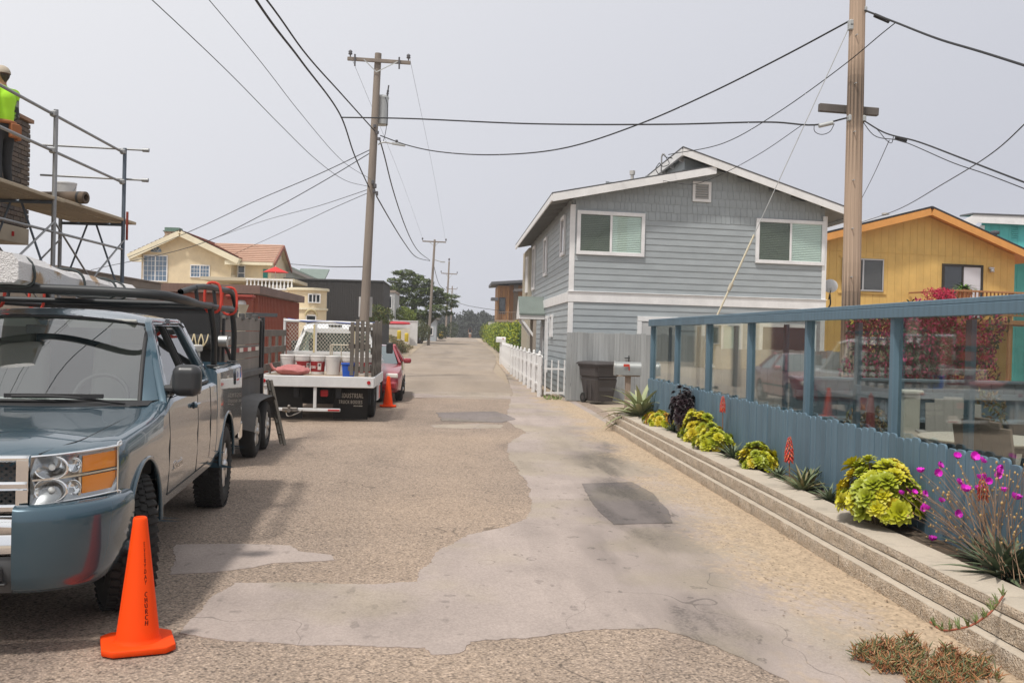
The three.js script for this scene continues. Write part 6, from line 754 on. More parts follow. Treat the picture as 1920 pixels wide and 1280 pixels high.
{
  const d = thing('charcoal_building', 'charcoal flat roofed building clad in dark vertical boards', 'building'); const cm = M([0.05, 0.046, 0.044], { roughness: 0.85, map: T.weather });
  part('wall', boxc(-12.6, -5.05, 0, 5.22, -80, -72), cm, d); const s = []; for (let x = -12.5; x < -5.1; x += 0.16) s.push(boxc(x, x + 0.135, 0.05, 5.18, -71.998, -71.96 + 0.01 * (Math.round(x * 7) % 2), 0.003)); part('wall_boards', s, M([0.062, 0.057, 0.055], { roughness: 0.85, map: T.weather }), d).userData.kind = 'stuff'; part('parapet', boxc(-12.7, -4.98, 5.222, 5.32, -80, -71.9), M([0.08, 0.08, 0.08]), d);
  part('pale_annex', boxc(-6.75, -5.6, 0, 5.4, -104, -96), M([0.45, 0.46, 0.46], { map: T.grunge }), d); part('annex_fascia', boxc(-6.8, -5.55, 5.41, 5.62, -104, -95.9), M([0.30, 0.24, 0.2]), d); put(win(d, 0.5, 1.2, { panes: 1, fr: 0.06 }), -6.1, 3.9, -95.99);
  const g = thing('green_roof_house', 'house with grey green roof showing behind the charcoal building', 'house'); const gm = M([0.20, 0.245, 0.22], { map: T.grunge, roughness: 0.9 }); part('wall', extr([[-15.5, 0], [-11.7, 0], [-11.7, 5.8], [-14.6, 6.95], [-15.5, 6.5]], 8).translate(0, 0, -93), M([0.40, 0.43, 0.41], { map: T.grunge }), g); for (const [a, b] of [[V(-17, 6.2, -84.6), V(-14.6, 7.15, -84.6)], [V(-11.3, 5.80, -84.6), V(-14.6, 7.15, -84.6)]]) { part('roof', slab(a, a.clone().setZ(-93), b.clone().setZ(-93), b, 0.14), gm, g); part('barge_board', slab(a.clone().add(V(0, -0.2, 0.02)), a.clone().add(V(0, -0.2, 0.1)), b.clone().add(V(0, -0.2, 0.1)), b.clone().add(V(0, -0.2, 0.02)), 0.22), M([0.22, 0.20, 0.19]), g); } part('rear_roof', slab(V(-13.4, 5.9, -86), V(-10.9, 5.9, -86), V(-10.9, 6.9, -89), V(-13.4, 6.9, -89), 0.12), gm, g);
}
// ---------------------------------------------------------------- utility poles and their cables
const poleM = M([0.56, 0.41, 0.30], { roughness: 0.9, map: T.polewood, bumpMap: T.polewood, bumpScale: 0.012 }), poleG = M([0.33, 0.275, 0.23], { roughness: 0.9, map: again(T.weather, 1.2, 0.25), bumpMap: again(T.wood, 1.6, 0.3), bumpScale: 0.006 }), cableM = M([0.018, 0.018, 0.02], { roughness: 0.7 }), porc = M([0.09, 0.085, 0.09], { roughness: 0.3 }), galv = M([0.50, 0.51, 0.50], { roughness: 0.5, metalness: 0.4, map: T.grunge });
const P2 = (x, y) => onZ(x, y, -38), PR = (x, y) => onZ(x, y, -21), P3 = (x, y) => onZ(x, y, -105), P4 = (x, y) => onZ(x, y, -150);
function pole(label, base, top, r0, r1, m) { const o = thing('utility_pole', label, 'utility pole'); part('shaft', bar(base, top, r0, r1, 14), m, o); return o; }
const insul = (x, y, z, s = 1) => lathe([[0, 0], [0.02, 0], [0.02, 0.08], [0.06, 0.09], [0.075, 0.12], [0.05, 0.14], [0.07, 0.17], [0.06, 0.21], [0.025, 0.24], [0, 0.25]], 12).scale(s, s, s).translate(x, y, z);
{
  const b = P2(677, 707), t = P2(709, 100); b.y = 0; const o = pole('tall leaning utility pole with transformer behind the red sedan', b, t, 0.185, 0.125, poleG);
  const a0 = P2(652, 112), a1 = P2(770, 120), dz = 0.17; part('crossarm', beam(a0.clone().add(V(0, 0, dz)), a1.clone().add(V(0, 0, dz)), 0.10, 0.13), poleG, o);
  const arm = t0 => a0.clone().lerp(a1, t0).add(V(0, 0.06, dz)); for (const t0 of [0.045, 0.965]) { const q = arm(t0); part('insulator', insul(q.x, q.y, q.z, 1.1), porc, o); }
  for (const t0 of [0.12, 0.82]) { const q = arm(t0); part('fuse_cutout', [bar(q.clone().add(V(0, 0.02, 0.07)), q.clone().add(V(0.01, -0.34, 0.10)), 0.035, 0.03, 10), box(0.06, 0.10, 0.1, q.x, q.y + 0.06, q.z + 0.03)], porc, o); }
  const mid = P2(706, 137); for (const t0 of [0.26, 0.80]) { const q = arm(t0); part('brace', beam(q.clone().add(V(0, -0.06, 0.07)), mid.clone().add(V(0, 0, 0.17)), 0.012, 0.035), galv, o); }
  const tc = P2(713, 203); part('transformer', [lathe([[0, -0.55], [0.24, -0.55], [0.25, -0.52], [0.25, 0.42], [0.27, 0.44], [0.27, 0.50], [0.2, 0.55], [0, 0.57]], 24).translate(tc.x + 0.02, tc.y, tc.z - 0.34)], galv, o);
  for (const dx of [-0.16, 0.22]) part('bushing', lathe([[0.05, 0], [0.03, 0.08], [0.055, 0.1], [0.03, 0.16], [0.05, 0.19], [0.025, 0.26], [0.03, 0.42], [0, 0.43]], 10).rotateZ(-dx * 0.5).translate(tc.x + dx, tc.y + 0.52, tc.z - 0.3), porc, o);
  part('down_lead', tube([P2(722, 182), P2(726, 195), P2(724, 240), P2(718, 268)], 0.012, 24, 5), cableM, o);
  const la = P2(709, 272), lb = P2(735, 270), lc = P2(760, 274); part('street_light', [tube([la, P2(718, 268), lb].map(v => v.add(V(0, 0, 0.15))), 0.03, 14, 8), beam(lb.clone().add(V(0, 0, 0)), lc.add(V(0, 0, 0.15)), 0.16, 0.07)], galv, o); part('photo_cell', new THREE.CylinderGeometry(0.05, 0.05, 0.09, 10).translate(P2(744, 266).x, P2(744, 266).y, -37.85), porc, o);
  for (const [x, y] of [[700, 343], [704, 350], [702, 360], [707, 364]]) { const q = P2(x, y); part('cable_clamp', box(0.10, 0.16, 0.16, q.x, q.y, q.z + 0.2, 0.02), porc, o); }
  for (const [x, y] of [[703, 238], [708, 250], [711, 262]]) { const q = P2(x, y); part('spool', new THREE.CylinderGeometry(0.06, 0.06, 0.1, 12).translate(q.x, q.y, q.z + 0.18), porc, o); }
  part('pole_sign', box(0.50, 0.75, 0.02, P2(683, 575).x + 0.02, P2(683, 575).y, -38.22), M([0.6, 0.6, 0.6], { map: T.grunge }), o);
}
{ const b = PR(1592, 760), t = PR(1612, -150); b.y = 0.1; const o = pole('brown wooden utility pole with a short crossarm inside the fenced yard', b, t, 0.205, 0.155, poleM); const a0 = PR(1543, 197), a1 = PR(1655, 206); part('crossarm', beam(a0.add(V(0, 0, -0.22)), a1.add(V(0, 0, -0.22)), 0.12, 0.17), M([0.16, 0.14, 0.125], { map: T.weather, roughness: 0.9 }), o); part('crossarm_brace', beam(PR(1630, 208).add(V(0, 0, -0.2)), PR(1614, 232).add(V(0, 0, -0.1)), 0.012, 0.04), galv, o); for (const [x, y, d] of [[1594, 45, -0.2], [1594, 52, -0.2], [1619, 20, 0.2], [1593, 222, -0.2], [1617, 224, 0.2]]) { const q = PR(x, y); part('clamp', box(0.1, 0.14, 0.14, q.x, q.y, q.z + 0.05, 0.02), galv, o); } for (let k = 0; k < 6; k++) { const q = PR(1590 + k * 2, 520 - k * 90); part('step_bolt', bar(q.clone().add(V(0, 0, 0.12)), q.clone().add(V(0, 0, 0.24)), 0.012), galv, o); } part('pole_tag', box(0.12, 0.16, 0.006, PR(1592, 600).x, 2.2, -20.79, 0.002), M([0.75, 0.62, 0.1]), o); }
function smallPole(label, P, z, base, top, a0, a1, more) { const b = P(...base), t = P(...top); b.y = rise(z) - 0.2; const o = pole(label, b, t, 0.16, 0.11, poleG); part('crossarm', beam(P(...a0), P(...a1), 0.12, 0.13), poleG, o); for (const q of [a0, a1]) { const p = P(...q); part('insulator', insul(p.x, p.y + 0.06, p.z, 1.3), porc, o); } for (const s of [0.28, 0.72]) part('brace', beam(P(lerp(a0[0], a1[0], s), lerp(a0[1], a1[1], s)), P(lerp(base[0], top[0], 0.93), a0[1] + 10), 0.03, 0.05), galv, o); return o; }
{ const o = smallPole('utility pole with single crossarm beside the cypress tree', P3, -105, [803, 640], [815, 449], [792, 452], [836, 454]); part('light_arm', [tube([P3(815, 487), P3(822, 489), P3(829, 491)], 0.05, 8, 6), box(0.5, 0.12, 0.2, P3(830, 491).x, P3(830, 491).y, -105)], galv, o);
  const o2 = smallPole('utility pole with low crossarm and pole top extension beyond the cypress', P4, -150, [835, 640], [842, 490], [827, 512], [857, 514]); part('insulator', insul(P4(842, 490).x, P4(842, 490).y, -150, 2), porc, o2);
  smallPole('far utility pole rising above the distant trees', (x, y) => onZ(x, y, -200), -200, [844, 640], [848, 536], [837, 541], [857, 542]); }
// cables: through given photo points in the upright plane between two ends
let WN = 0;
function cable(label, A, px, B, r, on = 'cable') { const nx = B.z - A.z, nz = -(B.x - A.x); const mid = px.map(([x, y]) => { const d = rayOf(x, y), t = (nx * A.x + nz * A.z) / (nx * d.x + nz * d.z); return V(d.x * t, EYE + d.y * t, d.z * t); }); const pts = [A, ...mid, B]; solo(on, tube(pts, r, 14 * pts.length, 5), cableM, label, on === 'guy_wire' ? 'guy wire' : 'cable', on === 'guy_wire' ? undefined : 'overhead cables'); return pts; }
const past = (A, M, k) => M.clone().add(M.clone().sub(A).multiplyScalar(k));
{
  const M2 = onZ(500, 0, -22), A2 = P2(703, 246); cable('thick black cable rising from the transformer pole past the streetlight', A2, [[640, 176], [570, 97], [500, 0]], past(A2, M2, 1.6), 0.022);
  const M1 = onZ(480, 0, -15), A1 = P2(692, 352); const w1 = cable('thick black cable with a tap splice running from low on the transformer pole', A1, [[663, 287], [640, 220], [563, 112], [480, 0]], past(A1, M1, 0.9), 0.021);
  const A3 = P2(693, 350); cable('thin sagging wire ending low on the transformer pole', A3, [[645, 337], [590, 297], [520, 229], [400, 108]], past(A3, onZ(312, 0, -16.5), 0.9), 0.008); const A4 = P2(695, 336); cable('thin straight wire ending low on the transformer pole', A4, [[640, 300], [560, 208], [470, 93]], past(A4, onZ(405, 0, -17), 0.9), 0.007);
  const tap = w1[2].clone(); cable('black service cable crossing the street between the two large poles', tap, [[760, 222], [1000, 232], [1250, 233], [1450, 229], [1530, 234]], PR(1588, 221), 0.019);
  cable('long sagging black cable crossing the street between pole tops', P2(713, 254), [[760, 271], [820, 284], [930, 290], [1060, 277], [1200, 232], [1330, 175], [1470, 105]], PR(1597, 37), 0.020);
  const A7 = PR(1619, 18); const w7 = cable('thick black cable leaving the yard pole top towards the right', A7, [[1680, 42], [1760, 73], [1850, 100]], past(A7, onZ(1920, 117, -15), 1.4), 0.022); cable('lower black cable leaving the yard pole below its crossarm', PR(1617, 224), [[1660, 249], [1720, 265], [1800, 295], [1870, 322]], past(PR(1617, 224), onZ(1920, 340, -15), 1.4), 0.016); cable('thin wire slung under the lower yard pole cable', PR(1617, 226), [[1640, 254], [1690, 264], [1790, 306], [1860, 330]], past(PR(1617, 226), onZ(1920, 349, -15), 1.4), 0.009);
  cable('service drop from the yard pole to the grey house roof mast', w7[1].clone(), [[1655, 62], [1590, 116], [1460, 210], [1360, 267]], V(5.85, 6.85, -27.9), 0.011); cable('thin wire from the yard pole to the grey house gable', PR(1506, 233), [[1430, 285], [1350, 328], [1300, 345]], V(5.7, 6.15, -28.05), 0.008);
  cable('wire reaching the yellow house eave from the right', onZ(1935, 220, -14), [[1870, 280], [1760, 350], [1690, 390]], onZ(1612, 418, -36), 0.010); cable('thin drop wire behind the yard pole', onZ(1668, 263, -20), [[1640, 325]], onZ(1606, 392, -33), 0.008);
  cable('upper service wire slanting to the cream house', P2(699, 278), [[600, 325], [480, 376], [380, 423]], onZ(240, 482, -62), 0.017); cable('lower service wire slanting to the cream house', P2(698, 284), [[600, 343], [500, 398], [380, 455]], onZ(170, 506, -60), 0.017); cable('faint upper wire to the green roof house', P2(693, 354), [[600, 385], [500, 412]], onZ(400, 447, -70), 0.012); cable('faint lower wire to the green roof house', P2(693, 360), [[620, 392], [540, 430]], onZ(430, 480, -70), 0.012);
  cable('cable from the streetlight down to the next pole', P2(712, 262), [[720, 290], [735, 350], [760, 425], [780, 465]], P3(806, 488), 0.026); cable('cable from the low clamps to the next pole', P2(706, 368), [[730, 410], [758, 455], [778, 480]], P3(806, 489), 0.026); cable('cable between the cypress pole and the next', P3(811, 488), [[815, 505], [822, 530]], P4(838, 545), 0.03); cable('far wire reaching the brown house', P4(840, 560), [[870, 571], [900, 577]], onZ(935, 582, -116), 0.03); cable('far wire from the low clamps across to the left roofs', P2(683, 500), [[620, 500]], onZ(520, 493, -85), 0.02); for (const k of [0, 1]) cable(k ? 'right primary wire between crossarms' : 'left primary wire between crossarms', P2(k ? 767 : 655, k ? 104 : 99), [[lerp(k ? 767 : 655, k ? 835 : 793, 0.66), 320]], P3(k ? 835 : 793, 449), 0.006);
  // splices
  const sp = (x, y, x2, y2, z, l) => solo('splice_case', [bar(onZ(x, y, z), onZ(x2, y2, z), 0.045, 0.045, 10)], l.includes('pale') ? galv : cableM, l, 'splice case'); sp(1536, 236, 1562, 230, -20.9, 'pale splice case hanging on the service cable left of the yard pole'); sp(1680, 258, 1700, 264, -20, 'dark splice case on the lower cable right of the yard pole'); sp(1640, 28, 1668, 40, -20.4, 'dark tension clamp on the top cable right of the yard pole'); solo('cable_loop', [tube([onZ(1527, 233, -20.9), onZ(1528, 246, -20.9), onZ(1540, 252, -20.9), onZ(1556, 247, -20.9), onZ(1565, 232, -20.9)], 0.008, 24, 5), tube([onZ(1645, 242, -20.6), onZ(1652, 250, -20.6), onZ(1662, 262, -20.6), onZ(1672, 268, -20.6), onZ(1676, 256, -20.6)], 0.008, 24, 5)], cableM, 'thin slack cable loops hanging beside the yard pole', 'cable loop');
  // guy wire with its pale guard
  const G0 = PR(1593, 50), G1 = onZ(1300, 690, -22); G1.y = Math.max(0.2, G1.y); const gw = thing('guy_wire', 'guy wire with a pale plastic guard slanting from the yard pole before the grey house', 'guy wire'); const gp = t => G0.clone().lerp(G1, t); part('strand', bar(G0, G1, 0.009, 0.009, 6), galv, gw); part('guard', tube([gp(0.60), gp(0.68), gp(0.76), gp(0.86)], 0.022, 20, 8), M([0.62, 0.56, 0.42], { roughness: 0.6 }), gw); part('strain_insulator', bar(gp(0.745), gp(0.765), 0.045, 0.04, 10), M([0.5, 0.45, 0.35]), gw);
}
// ---------------------------------------------------------------- yellow and teal houses, yard behind the glass
{
  const TH = 9 * Math.PI / 180, A = V(13.2, 0, -36.6), u = V(Math.cos(TH), 0, -Math.sin(TH)), n = V(Math.sin(TH), 0, Math.cos(TH));
  const S = (px, py) => { const d = rayOf(px, py), t = n.dot(A.clone().sub(V(0, EYE, 0))) / n.dot(d), q = d.multiplyScalar(t).add(V(0, EYE, 0)); return [q.clone().sub(A).dot(u), q.y]; };
  const h = thing('yellow_house', 'ochre yellow board sided house with orange barge boards and a wooden deck', 'house', A.x, 0, A.z, TH);
  const [ls, ly] = S(1548, 438), [as, ay] = S(1730, 394), [rs, ry] = S(1915, 478); const W0 = -1.2, W1 = S(1905, 480)[0];
  const slopeL = (ay - ly) / (as - ls), slopeR = (ay - ry) / (rs - as); const roofY = s => s < as ? ay - (as - s) * slopeL : ay - (s - as) * slopeR;
  const ym = [0, 1, 2].map(k => M([0.74, 0.485, 0.155].map(c => c * (0.97 + 0.025 * k)), { roughness: 0.75, map: T.grunge, bumpMap: T.wood, bumpScale: 0.0015 }));
  part('wall_core', extr([[W0, 0], [W1, 0], [W1, roofY(W1) - 0.15], [as, ay - 0.15], [W0, roofY(W0) - 0.15]], 9).translate(0, 0, -9.03), M([0.74, 0.485, 0.155]), h);
  const seam = S(1740, 478)[1]; let k = 0; for (let s = W0; s < W1 - 0.05; s += 0.302, k++) { const e = Math.min(s + 0.294, W1); const top = Math.min(roofY(s), roofY(e)) - 0.12, t0 = roofY(s) - 0.12, t1 = roofY(e) - 0.12; part('siding_board', uvm(clean(extr([[s, 0.2], [e, 0.2], [e, Math.min(seam - 0.006, t1)], [s, Math.min(seam - 0.006, t0)]], 0.018).translate(0, 0, -0.028))), ym[k % 3], h); if (top > seam + 0.03) part('siding_board', uvm(clean(extr([[s, seam + 0.006], [e, seam + 0.006], [e, t1], [s, t0]], 0.018).translate(0, 0, -0.026))), ym[(k + 1) % 3], h); }
  const or = M([0.72, 0.33, 0.085], { roughness: 0.6, map: T.grunge }), rf = M([0.36, 0.37, 0.40], { roughness: 0.9, map: T.grunge }), L = (s, y, z) => V(s, y, z);
  for (const [s0, s1] of [[W0 - 1, as], [rs + 0.5, as]]) { const a = L(s0, roofY(s0), 0.55), b = L(s1, ay, 0.55); part('roof_slope', slab(a.clone().setY(a.y + 0.03), a.clone().setY(a.y + 0.03).setZ(-9.5), b.clone().setY(b.y + 0.03).setZ(-9.5), b.clone().setY(b.y + 0.03), 0.05), rf, h); part('soffit', slab(a.clone().add(V(0, -0.10, -0.02)), a.clone().add(V(0, -0.10, 0)).setZ(-9.4), b.clone().add(V(0, -0.10, 0)).setZ(-9.4), b.clone().add(V(0, -0.10, -0.02)), 0.09), or, h); part('barge_board', slab(a.clone().add(V(0, -0.24, 0.01)), a.clone().add(V(0, -0.24, 0.06)), b.clone().add(V(0, -0.24, 0.06)), b.clone().add(V(0, -0.24, 0.01)), 0.25), or, h); part('drip_edge', slab(a.clone().add(V(0, 0.035, 0)), a.clone().add(V(0, 0.035, 0.07)), b.clone().add(V(0, 0.035, 0.07)), b.clone().add(V(0, 0.035, 0)), 0.055), M([0.03, 0.03, 0.035]), h); }
  const [w0, wt] = S(1580, 483), [w1, wb] = S(1655, 547); const fr = M([0.5, 0.5, 0.5], { metalness: 0.5, roughness: 0.4 }); put(win(h, w1 - w0, wt - wb, { fr: 0.05, mat: fr, blind: true, glass: [glassPane([0.45, 0.45, 0.45], 0.05), glassPane([0.6, 0.6, 0.6], 0.03)] }), (w0 + w1) / 2, wb, 0.0); part('window_trim', [box(w1 - w0 + 0.3, 0.09, 0.04, (w0 + w1) / 2, wb - 0.06, 0.01), box(w1 - w0 + 0.2, 0.06, 0.03, (w0 + w1) / 2, wt + 0.04, 0.005)], ym[2], h);
  const [d0, dt] = S(1767, 494), [d1] = S(1843, 500); put(win(h, d1 - d0, 2.1, { fr: 0.09, mat: M([0.03, 0.025, 0.02]), panes: 2, glass: [darkGlass, M([0.62, 0.62, 0.66], { roughness: 0.3 })] }), (d0 + d1) / 2, dt - 2.1, 0.0);
  const [l0, lY] = S(1858, 503); part('wall_lamp', [box(0.22, 0.10, 0.12, l0, lY, 0.06, 0.03), lathe([[0, 0], [0.07, 0], [0.09, -0.12], [0, -0.13]], 12).translate(l0, lY - 0.03, 0.10)], M([0.6, 0.6, 0.6], { metalness: 0.6, roughness: 0.3 }), h);
  for (const [px, py, hh] of [[1718, 398, 0.26], [1786, 412, 0.42]]) { const [s, y] = S(px, py); part('roof_vent', [bar(V(s, y - 0.4, -2), V(s, y + hh * 0.5, -2), 0.11, 0.11, 12), bar(V(s, y + hh * 0.5, -2), V(s, y + hh * 0.75, -2), 0.15, 0.15, 12)], M([0.5, 0.46, 0.40], { metalness: 0.5, roughness: 0.5 }), h); }
  // deck with railing in front
  const wd = woody([0.42, 0.20, 0.085]), dk = new THREE.Group(); dk.name = 'deck'; h.add(dk); const [ds] = S(1703, 556); const rt = S(1800, 552)[1];
  part('deck_floor', boxc(ds - 0.3, W1 + 4, rt - 1.15, rt - 1.0, 0.02, 2.6), wd, dk); part('top_rail', [boxc(ds, W1 + 4, rt - 0.04, rt + 0.02, 2.45, 2.6), boxc(ds, ds + 0.1, rt - 0.04, rt + 0.018, 0.05, 2.449)], wd, dk); part('bottom_rail', boxc(ds, W1 + 4, rt - 0.86, rt - 0.8, 2.5, 2.56), wd, dk); for (let s = ds + 0.06; s < W1 + 4; s += 0.155) part('baluster', boxc(s - 0.02, s + 0.02, rt - 0.8, rt - 0.041, 2.51, 2.55, 0.003), wd, dk); for (let s = ds; s < W1 + 4; s += 2.4) part('deck_post', boxc(s, s + 0.11, 0.1, rt - 0.041, 2.42, 2.53), wd, dk);
  const [ds2, dy2] = S(1556, 545); const dish = thing('satellite_dish', 'pale satellite dish on the grey house side by the yellow house', 'satellite dish', onZ(1557, 545, -32).x, onZ(1557, 545, -32).y, -32, -0.3); part('reflector', new THREE.SphereGeometry(0.5, 20, 8, 0, 6.283, 0, 0.5).rotateX(1.2).translate(0, 0, -0.45), M([0.6, 0.6, 0.6]), dish); part('arm', tube([V(0, -0.28, 0.05), V(-0.05, -0.25, 0.35), V(0, 0.02, 0.42)], 0.018, 12, 6), blackPl, dish); part('feed', box(0.09, 0.09, 0.12, 0, 0.03, 0.42, 0.02), M([0.5, 0.5, 0.5]), dish); part('mast', tube([V(0, -0.1, -0.02), V(0, -0.5, -0.1), V(-0.35, -0.7, -0.2)], 0.025, 12, 6), blackPl, dish);
  // potted fern on the deck rail
  const [ps, py] = S(1757, 545); const pt = thing('potted_fern', 'green fern in a terracotta pot on the yellow house deck', 'plant', A.x + u.x * ps + n.x * 1.6, rt - 1.0, A.z + u.z * ps + n.z * 1.6); part('pot', lathe([[0, 0.4], [0.16, 0.4], [0.24, 1.02], [0.26, 1.04], [0.26, 1.10], [0.2, 1.1]], 16), M([0.42, 0.16, 0.07]), pt); part('stand', box(0.3, 0.4, 0.3, 0, 0.2, 0), wd, pt); const fl = []; for (let i = 0; i < 70; i++) { const a = rr(0, 6.28), L = rr(0.4, 0.85), e = rr(0.3, 1.2); fl.push(gridGeo(1, 5, (p, q) => { const w = 0.035 * Math.sin(Math.PI * Math.min(0.97, q * 0.9 + 0.08)), x = L * q * Math.cos(e * (1 - q * 0.3)), y = L * Math.sin(e) * q - 0.5 * L * q * q; return [x, 1.05 + y, (p - 0.5) * 2 * w]; }).rotateY(a)); } part('fronds', fl, M([0.10, 0.20, 0.03], { roughness: 0.7 }), pt).userData.kind = 'stuff';
}
{ const t = thing('teal_house', 'turquoise house with white fascia and dark shingle roof beyond the yellow house', 'house'); const tm = [0, 1].map(k => M([0.10, 0.50, 0.48].map(c => c * (0.96 + 0.06 * k)), { roughness: 0.75, map: T.grunge })); const Z = -48, c = onZ(1842, 430, Z), l = onZ(1806, 416, Z), ap = onZ(1820, 403, Z), r = onZ(1930, 409, Z);
  part('wall', boxc(l.x + 0.5, 36, 0, l.y - 0.2, Z - 8, Z - 0.05), M([0.10, 0.50, 0.48]), t); for (let k = 0; k < 14; k++) part('siding_board', boxc(l.x + 0.5 + k * 0.46, l.x + 0.95 + k * 0.46, 0.1, l.y - 0.24 + (k < 2 ? 0.25 * k : 0.3), Z - 0.048, Z, 0.004), tm[k % 2], t); part('fascia', [extr([[l.x - 0.3, l.y - 0.05], [ap.x, ap.y - 0.02], [r.x + 6, r.y - 0.02], [r.x + 6, r.y - 0.45], [c.x - 0.4, c.y + 0.28], [ap.x + 0.05, ap.y - 0.55], [l.x - 0.1, l.y - 0.40]], 0.06).translate(0, 0, Z + 0.3)], whiteTrim, t); part('roof', slab(V(ap.x - 0.1, ap.y - 0.02, Z + 0.4), V(36, r.y - 0.02, Z + 0.4), V(36, r.y + 0.30, Z - 3), V(ap.x + 1.0, ap.y + 0.30, Z - 3), 0.08), M([0.12, 0.12, 0.13], { map: T.grunge }), t); part('corner_board', boxc(c.x - 0.1, c.x + 0.12, 0.1, c.y + 0.2, Z + 0.002, Z + 0.03), whiteTrim, t); { const q = onZ(1904, 435, Z); for (let k = 0; k < 6; k++) part('louvre', at(cbox(0.34, 0.06, 0.02, 0.004), q.x, q.y - 0.25 + k * 0.1, Z + 0.03, 0, -0.5), tm[0], t); } const lw = onZ(1920, 475, Z); part('lower_roof', slab(V(lw.x - 2.2, lw.y - 0.35, Z + 2.6), V(36, lw.y - 0.35, Z + 2.6), V(36, lw.y + 0.2, Z), V(lw.x - 0.6, lw.y + 0.2, Z), 0.08), M([0.14, 0.14, 0.15], { map: T.grunge }), t); part('roof_vent', lathe([[0.1, 0], [0.1, 0.3], [0.2, 0.3], [0.2, 0.45], [0, 0.5]], 12).translate(onZ(1866, 447, Z + 1).x, onZ(1866, 447, Z + 1).y - 0.1, Z + 1), M([0.06, 0.06, 0.07]), t); }
// ---------------------------------------------------------------- yard behind the glass
{
  const slate = [0, 1, 2].map(k => M([0.15, 0.195, 0.225].map(c => c * (0.92 + 0.07 * k)), { roughness: 0.75, map: T.weather })), silver = [0, 1].map(k => M([0.38, 0.375, 0.37].map(c => c * (0.95 + 0.07 * k)), { roughness: 0.85, map: T.weather }));
  const yf = thing('yard_board_fence', 'silvery grey vertical board fence across the yard behind the glass', 'fence', 0, 0, -22.6); for (let k = 0; k < 30; k++) put(part('board', cbox(0.145, 1.52 + 0.02 * (k % 3), 0.02, 0.003), silver[k % 2], yf), 6.0 + k * 0.151, 0.78, 0.005 * (k % 2)); part('rail', [box(4.6, 0.09, 0.04, 8.2, 0.4, -0.04), box(4.6, 0.09, 0.04, 8.2, 1.2, -0.04)], silver[0], yf); for (const x of [6.0, 8.2, 10.4]) part('post', box(0.09, 1.6, 0.09, x, 0.8, -0.105), silver[1], yf);
  const sb = thing('slate_planter_bench', 'slate blue wooden bench wall across the yard behind the glass', 'bench', 0, 0.2, -14.5); for (let k = 0; k < 40; k++) put(part('board', cbox(0.172, 1.0, 0.02, 0.003), slate[k % 3], sb), 5.0 + k * 0.178, 0.5, 0); part('cap_rail', box(7.2, 0.04, 0.26, 8.5, 1.02, -0.05), slate[2], sb); part('seat', box(6.6, 0.045, 0.42, 8.6, 0.46, 0.22), slate[2], sb); for (const x of [5.5, 7.2, 8.9, 10.6]) part('leg', box(0.08, 0.44, 0.36, x, 0.22, 0.2), slate[0], sb); part('back_rail', box(7, 0.09, 0.03, 8.5, 0.80, 0.027), slate[1], sb);
  const c = onZ(1790, 818, -9); const tb = thing('patio_table', 'round tan patio table behind the glass fence', 'table', c.x + 0.3, 0.2, -9); const tt = M([0.55, 0.49, 0.40], { roughness: 0.35, map: T.grunge }), dkm = M([0.05, 0.05, 0.05], { roughness: 0.5 }); part('table_top', lathe([[0, 0.715], [0.56, 0.715], [0.585, 0.71], [0.59, 0.695], [0.57, 0.68], [0, 0.68]], 40), tt, tb); part('apron', lathe([[0.45, 0.68], [0.45, 0.62], [0.44, 0.62], [0.44, 0.68]], 30), dkm, tb); for (let k = 0; k < 4; k++) part('leg', tube([V(0.40, 0.64, 0), V(0.36, 0.3, 0), V(0.46, 0, 0)].map(v => v.applyAxisAngle(V(0, 1, 0), k * 1.571 + 0.4)), 0.02, 12, 6), dkm, tb);
  const chairAt = (label, x, z, ry, mat) => { const o = thing('patio_chair', label, 'chair', x, 0.2, z, ry); for (let k = 0; k < 6; k++) { const xx = (k - 2.5) * 0.093; part('back_slat', uvm(clean(extr([[-0.043, 0], [0.043, 0], [0.043, 0.62 - 0.022 * (xx * 10) ** 2 * 0.6], [-0.043, 0.62 - 0.022 * (xx * 10) ** 2 * 0.6]], 0.02, { b: 0.004, bs: 1 }).rotateX(-0.18).translate(xx, 0.38, -0.22))), mat, o); } for (let k = 0; k < 5; k++) part('seat_slat', box(0.58, 0.02, 0.085, 0, 0.40 - 0.01 * k * 0.3, -0.16 + k * 0.095), mat, o); for (const s of [1, -1]) { part('arm', box(0.09, 0.025, 0.62, s * 0.33, 0.62, 0.0), mat, o); part('leg', box(0.035, 0.61, 0.09, s * 0.31, 0.305, 0.26), mat, o); part('leg', box(0.035, 0.40, 0.09, s * 0.29, 0.20, -0.22), mat, o); } return o; };
  const brown = woody([0.27, 0.20, 0.16]); const cc = onX(1905, 840, 4.35); chairAt('brown slatted wooden chair close behind the glass fence', 4.42, cc.z - 0.2, 1.9, brown); chairAt('dark slatted chair pulled up to the round patio table', c.x + 1.2, -8.4, -1.9, M([0.10, 0.085, 0.08], { map: T.wood })); chairAt('pale slatted chair beyond the round patio table', c.x + 0.7, -10.3, -0.3, woody([0.34, 0.31, 0.28]));
  const pp = onZ(1705, 760, -12); const ps = thing('stone_post', 'short pale square post standing in the yard behind the glass', 'post', pp.x, 0.2, -12); part('shaft', box(0.2, 0.95, 0.2, 0, 0.475, 0, 0.015), M([0.5, 0.47, 0.40], { map: T.grunge }), ps); part('cap', box(0.26, 0.05, 0.26, 0, 0.975, 0, 0.015), M([0.5, 0.47, 0.40], { map: T.grunge }), ps);
}
